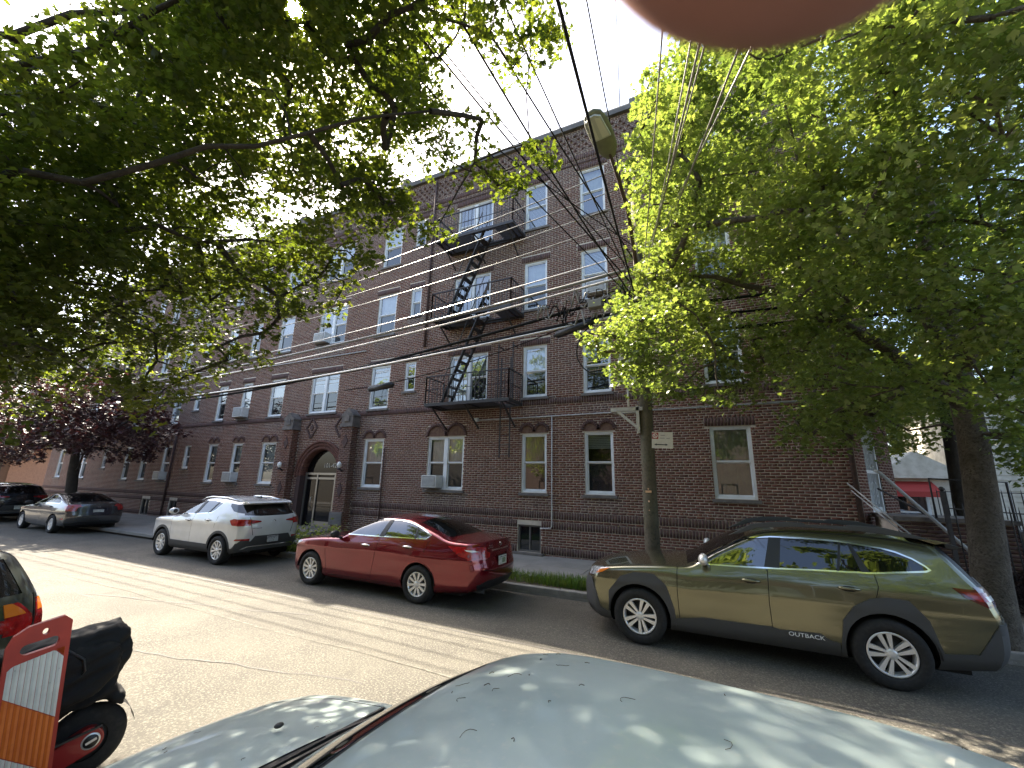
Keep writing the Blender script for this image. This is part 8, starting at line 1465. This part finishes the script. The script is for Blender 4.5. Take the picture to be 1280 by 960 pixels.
def leaf_frames(k, flat):
    """random leaf axes, mostly lying flat with their tips drooping"""
    a = RNG.uniform(0, 2*np.pi, k); up = np.stack([RNG.normal(0,flat,k), RNG.normal(0,flat,k), np.ones(k)], -1); up /= np.linalg.norm(up, axis=1)[:,None]
    d = np.stack([np.cos(a), np.sin(a), RNG.normal(-.35,.35,k)], -1); d -= up*(d*up).sum(1)[:,None]; d /= np.linalg.norm(d, axis=1)[:,None]
    return np.cross(d, up), d, up
def foliage(name, clumps, per, size, material, parent, flat=.55, squash=.7, keep_big=0, cam_near=None):
    P_ = []; T = []
    for (x,y,z,r) in clumps:
        k = int(per*(r/.5)**2); sub = RNG.normal(0, 1, (max(3,k//9), 3)); sub /= np.linalg.norm(sub, axis=1)[:,None]; sub *= RNG.uniform(.25,1,(len(sub),1))**.5
        idx = RNG.integers(0, len(sub), k); p = sub[idx]*r + RNG.normal(0, .12*r+.03, (k,3)); p[:,2] *= squash; P_.append(p+np.array([x,y,z])); T.append(np.clip(RNG.normal(RNG.uniform(.25,.75), .2, k),0,1))
    p = np.concatenate(P_); t = np.concatenate(T); w_ = p-np.array([0,0,CAM_H]); s_ = np.array(SUN); gap = np.linalg.norm(w_-(w_@s_)[:,None]*s_, axis=1) > .10; p = p[gap]; t = t[gap]; k = len(p); ax, ay, az = leaf_frames(k, flat); s = size*RNG.uniform(.65,1.25,k)
    d = np.linalg.norm(p-np.array([0,0,CAM_H]), axis=1); order = np.argsort(d/s) if keep_big else np.arange(k)
    p, t, ax, ay, az, s = p[order], t[order], ax[order], ay[order], az[order], s[order]
    def verts(sl): return (p[sl][:,None,:] + s[sl][:,None,None]*(LEAF_V[None,:,0:1]*ax[sl][:,None,:]+LEAF_V[None,:,1:2]*ay[sl][:,None,:]+LEAF_V[None,:,2:3]*az[sl][:,None,:]))
    nb = keep_big
    if nb:
        key = material.name
        me1 = np_mesh('leaf', LEAF_V, LEAF_F, material)
        tone(me1, np.full(len(LEAF_F), .5))
        for i in range(nb):
            o = link('leaf', me1, parent); o.matrix_world = Matrix((Vector(ax[i])*s[i], Vector(ay[i])*s[i], Vector(az[i])*s[i])).transposed().to_4x4(); o.matrix_local = Matrix.Translation(Vector(p[i])-parent.location) @ o.matrix_world.to_3x3().to_4x4()
    v = verts(slice(nb, k)).reshape(-1,3) - np.array(parent.location); n = k-nb; f = (np.arange(n)*8)[:,None,None]+LEAF_F[None]
    me = np_mesh(name, v, f.reshape(-1,3), material); tone(me, np.repeat(t[nb:], len(LEAF_F)))
    return tag(link(name, me, parent), kind='stuff')
def wiggle(lb):
    o = [lb[0]]
    for a, b in zip(lb, lb[1:]):
        L_ = (Vector(b[:3])-Vector(a[:3])).length
        for t in (.33, .66): o.append(tuple(a[i]+(b[i]-a[i])*t+random.uniform(-.07,.07)*L_*(i < 3) for i in range(3))+(a[3]+(b[3]-a[3])*t,))
        o.append(b)
    return o
def skeleton(parent, trunk, limbs, clumps, mat_, twig=.012, base_r=.02):
    """trunk, main limbs, then each bough is joined to the nearest wood already there"""
    off = Vector(parent.location); tr = [Vector(p[:3]) for p in trunk]
    q = MB(); q.tube([p-off for p in tr], [p[3] for p in trunk], 16)
    root_flare = [(tr[0]-off+Vector((0,0,-.02)), trunk[0][3]*1.25)]
    q.build('trunk', mat_, parent)
    nodes = []                                  # (pos, parent index, on-main)
    for p in tr[1:]: nodes.append([p, -1])
    for lb in limbs:
        lb = wiggle(lb); pts = [Vector(p[:3]) for p in lb]; q = MB(); q.tube([p-off for p in pts], [p[3]*(.38 if trunk[0][0] < -5 else .85) for p in lb], 10); q.build('limb', mat_, parent)
        for i in range(len(pts)-1):
            for t in (.33,.66,1): nodes.append([pts[i].lerp(pts[i+1], t), -1])
    cl = [Vector(c[:3]) for c in clumps]; centre = sum(tr, Vector())/len(tr); cl.sort(key=lambda c: min((c-n[0]).length for n in nodes)); par = []
    main = len(nodes)
    for c in cl:
        j = min(range(len(nodes)), key=lambda i: (nodes[i][0]-c).length+(.25 if nodes[i][0].z > c.z+.3 else 0)); nodes.append([c, j])
    load = [0]*len(nodes)
    for i in range(len(nodes)-1, main-1, -1): load[i] += 1; load[nodes[i][1]] += load[i]
    q = MB()
    for i in range(main, len(nodes)):
        a, b = nodes[nodes[i][1]][0], nodes[i][0]; r0 = twig*math.sqrt(load[i])*1.1; m_ = a.lerp(b,.5)+Vector((random.uniform(-.08,.08),random.uniform(-.08,.08),random.uniform(.0,.12)))*(b-a).length
        q.tube([a-off, m_-off, b-off], [min(r0*1.2,.07), min(r0,.06), min(r0*.75,.05)], 5, cap=False)
    return tag(q.build('branches', mat_, parent, fixn=False), kind='stuff')
# right-hand street tree
tR = thing('street_tree', 'large leafy green street tree with sunlit crown beside the green estate car', 'tree', (3.30, 8.72, 0))
trunkR = [(3.30,8.72,-.1,.31),(3.30,8.72,.25,.24),(3.36,8.72,1.0,.205),(3.44,8.7,2.0,.185),(3.5,8.7,3.0,.17),(3.5,8.7,4.2,.16),(3.55,8.65,5.6,.15),(3.6,8.6,7.5,.10),(3.7,8.6,9.6,.06),(3.7,8.6,12,.03)]
limbsR = [[(3.5,8.7,3.4,.13),(2.6,8.2,4.3,.10),(1.4,7.7,5.1,.07),(.2,7.2,5.6,.045),(-.9,6.8,5.6,.025)],[(3.5,8.7,4.2,.13),(2.8,8.5,5.6,.10),(2.0,8.3,7.0,.07),(1.2,8.1,8.6,.045),(.6,8.0,10,.02)],
 [(3.5,8.7,3.9,.12),(3.9,7.6,4.9,.09),(4.2,6.6,5.8,.06),(4.4,5.7,6.4,.03)],[(3.5,8.7,4.4,.12),(4.6,8.7,5.8,.09),(5.8,8.6,7.2,.06),(6.8,8.5,8.2,.03)],[(3.55,8.65,5.4,.11),(3.0,7.5,7.2,.08),(2.4,6.4,8.7,.05),(2.0,5.7,9.8,.025)],[(3.5,8.7,4.6,.11),(3.6,9.8,6.2,.08),(3.4,10.8,7.8,.05)]]
skeleton(tR, trunkR, limbsR, RIGHT_TREE, bark_m)
foliage('foliage', RIGHT_TREE, 360, .088, leafR, tR, flat=.7, keep_big=120)
# the tree over the viewer's pavement; its trunk stands just out of the picture on the left
tN = thing('pavement_tree', 'dark overhanging street tree whose backlit boughs fill the upper left', 'tree', (-6.9, -.45, 0))
trunkN = [(-6.9,-.45,-.1,.34),(-6.9,-.45,.3,.27),(-6.85,-.4,1.8,.23),(-6.8,-.3,3.2,.21),(-6.6,-.1,4.6,.17),(-6.4,.1,6.2,.12),(-6.2,.3,8,.07),(-6.1,.4,9.3,.03)]
limbsN = [[(-6.75,-.2,3.6,.12),(-5.8,.7,4.4,.10),(-4.6,1.5,5.0,.075),(-3.4,2.2,5.5,.05),(-2.4,2.8,5.9,.03)],[(-6.6,-.1,4.6,.12),(-5.2,.7,5.6,.10),(-3.9,1.3,6.5,.04),(-3.2,1.5,6.9,.02)],
 [(-6.75,-.25,3.4,.10),(-6.9,.8,3.9,.08),(-6.9,1.8,4.4,.05),(-6.6,2.6,4.6,.03)],[(-6.4,.1,6.0,.10),(-5.0,1.5,7.2,.08),(-3.8,2.8,7.9,.05)],[(-6.7,-.2,4.0,.1),(-5.6,1.6,4.6,.08),(-4.8,2.6,4.9,.05)]]
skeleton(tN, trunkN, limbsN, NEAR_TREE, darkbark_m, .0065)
foliage('foliage', NEAR_TREE, 300, .08, leafN, tN, flat=.6, keep_big=170)
# purple plum far left
tP = thing('plum_tree', 'purple leaved plum tree leaning over the pavement at the left', 'tree', (-26.3, 8.75, 0))
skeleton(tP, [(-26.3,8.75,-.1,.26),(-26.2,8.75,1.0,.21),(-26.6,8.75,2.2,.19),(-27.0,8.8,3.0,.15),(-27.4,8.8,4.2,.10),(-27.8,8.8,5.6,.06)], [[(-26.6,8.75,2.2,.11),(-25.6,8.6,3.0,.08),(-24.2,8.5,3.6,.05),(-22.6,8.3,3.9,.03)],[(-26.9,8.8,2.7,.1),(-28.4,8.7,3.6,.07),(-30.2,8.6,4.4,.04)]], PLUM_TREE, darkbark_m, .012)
foliage('foliage', PLUM_TREE, 130, .16, leafP, tP, squash=.75)
# trees further back
def back_tree(name, label, x, y, h, r, m_, n, seed, leaf=.22, trunk_r=.2, low=.35):
    rg = random.Random(seed); t = thing(name, label, 'tree', (x, y, 0)); cl = []
    for i in range(n):
        a = rg.uniform(0,6.28); u = rg.uniform(low,1.0); rr_ = r*math.sqrt(max(.05,1-((u-.62)/.42)**2))*rg.uniform(.3,1); cl.append((x+rr_*math.cos(a), y+rr_*math.sin(a), h*u, rg.uniform(.55,.95)*r/3.2))
    skeleton(t, [(x,y,-.1,trunk_r*1.3),(x,y,1,trunk_r),(x+.1,y,h*.45,trunk_r*.7),(x,y+.1,h*.9,.04)], [], cl, darkbark_m, .014); foliage('foliage', cl, 90, leaf, m_, t); return t
back_tree('yard_tree', 'dark trunked tree in the yard behind the big street tree', 4.85, 13.2, 9, 3.2, leafR, 45, 3, .19, .17, .45)
back_tree('far_tree', 'tall green tree beyond the far end of the building', -54, 13, 13, 5, leafN, 42, 4, .42, .3)
back_tree('far_tree', 'broad green tree far down the street over the low orange building', -58, 3, 11, 4.5, leafN, 42, 5, .42, .3)
back_tree('far_tree', 'green tree behind the pale houses at the right', 14, 30, 12, 4.5, leafR, 40, 6, .4, .3)
back_tree('far_tree', 'tree behind the small cream house', 7.5, 30, 10, 4, leafR, 40, 8, .4, .3)
for i,(x,y) in enumerate(((-1.5,-3.4),(4.2,-3.2),(9.5,-3.6),(-15,-3.4),(-23,-3.3))):
    back_tree('pavement_tree', 'leafy street tree on the near pavement behind the viewer', x, y, 11.0, 3.2, leafR, 40, 20+i, .24, .17, .38)['group'] = 'trees on the near pavement'
# weeds / shrub on the verge in front of the entrance
sh = [(-11.9+.28*i, 8.8+.1*math.sin(i*2), .5+.14*math.sin(i*1.7), .36) for i in range(10)]
ts = thing('verge_shrub', 'bright green weedy shrub on the verge between the white SUV and the red saloon', 'shrub', (-10.6, 8.8, .12))
foliage('foliage', sh, 260, .07, leafR, ts, flat=1.4, squash=1.0)
q = MB()
for (x,y,z,r) in sh: q.tube([(x+10.6,y-8.8,0),(x+10.6+.05,y-8.8,z-.12)], .008, 5)
q.build('stems', darkbark_m, ts)
# ------------------------------------------------------------------ the photographer's fingertip over the lens
skin_m = mat('skin', (.50,.215,.15), .55, noise=(90,(.43,.18,.125),.4,.65), bump=(2200,.25,.0002), spec=.35)
skin_m.node_tree.nodes['Principled BSDF'].inputs['Subsurface Weight'].default_value = .0
fg = thing('finger', 'out of focus fingertip covering the top edge of the lens', 'finger', (0,0,0))
def cw_(x, y, z): return Vector((0,0,CAM_H)) + CX*x + CY*y - CF*(-z)
dF = .0150
tip = Vector((.01060, .0222, -dF))
ax_ = Vector((.10,.86,.22)).normalized(); side = ax_.cross(Vector((0,0,1))).normalized(); nrm_ = side.cross(ax_)
fv = []; rings = 26; seg = 22
sec = []
for i in range(9):
    a = math.pi/2*i/8; sec.append((-.0088*math.cos(a)*.92, .0001+1.0*math.sin(a)))
for i in range(1,18): sec.append((.004*i, 1.0+.05*math.sin(i*.5)+(.06 if i in (5,6,11,12) else 0)))
def to_world(p): return Vector((0,0,CAM_H)) + CX*p.x + CY*p.y + CF*(-p.z)
for (l, k) in sec:
    for j in range(seg):
        t = 2*math.pi*j/seg; p = tip + ax_*(l+.0) + side*(.0092*k*math.cos(t)) + nrm_*(.0078*k*math.sin(t)); fv.append(to_world(p))
q = MB(); q._add(fv, [(i*seg+j, i*seg+(j+1) % seg, (i+1)*seg+(j+1) % seg, (i+1)*seg+j) for i in range(len(sec)-1) for j in range(seg)]+[tuple(range(seg)), tuple(range((len(sec)-1)*seg, len(sec)*seg))], True)
q.build('finger_flesh', skin_m, fg)
nv = []
for i in range(7):
    for j in range(7):
        l = -.0055+.011*i/6; t = math.pi/2+ (j-3)*.24; kk = 1.03 + .02*(i == 0); p = tip + ax_*l*1.0 + side*(.0092*kk*math.cos(t)) - nrm_*(-.0078*kk*math.sin(t))*(-1 if nrm_.z > 0 else 1)*(-1); nv.append(to_world(p))
q = MB(); q._add(nv, [(i*7+j,i*7+j+1,(i+1)*7+j+1,(i+1)*7+j) for i in range(6) for j in range(6)], True); q.build('fingernail', mat('nail', (.55,.36,.30), .3), fg)
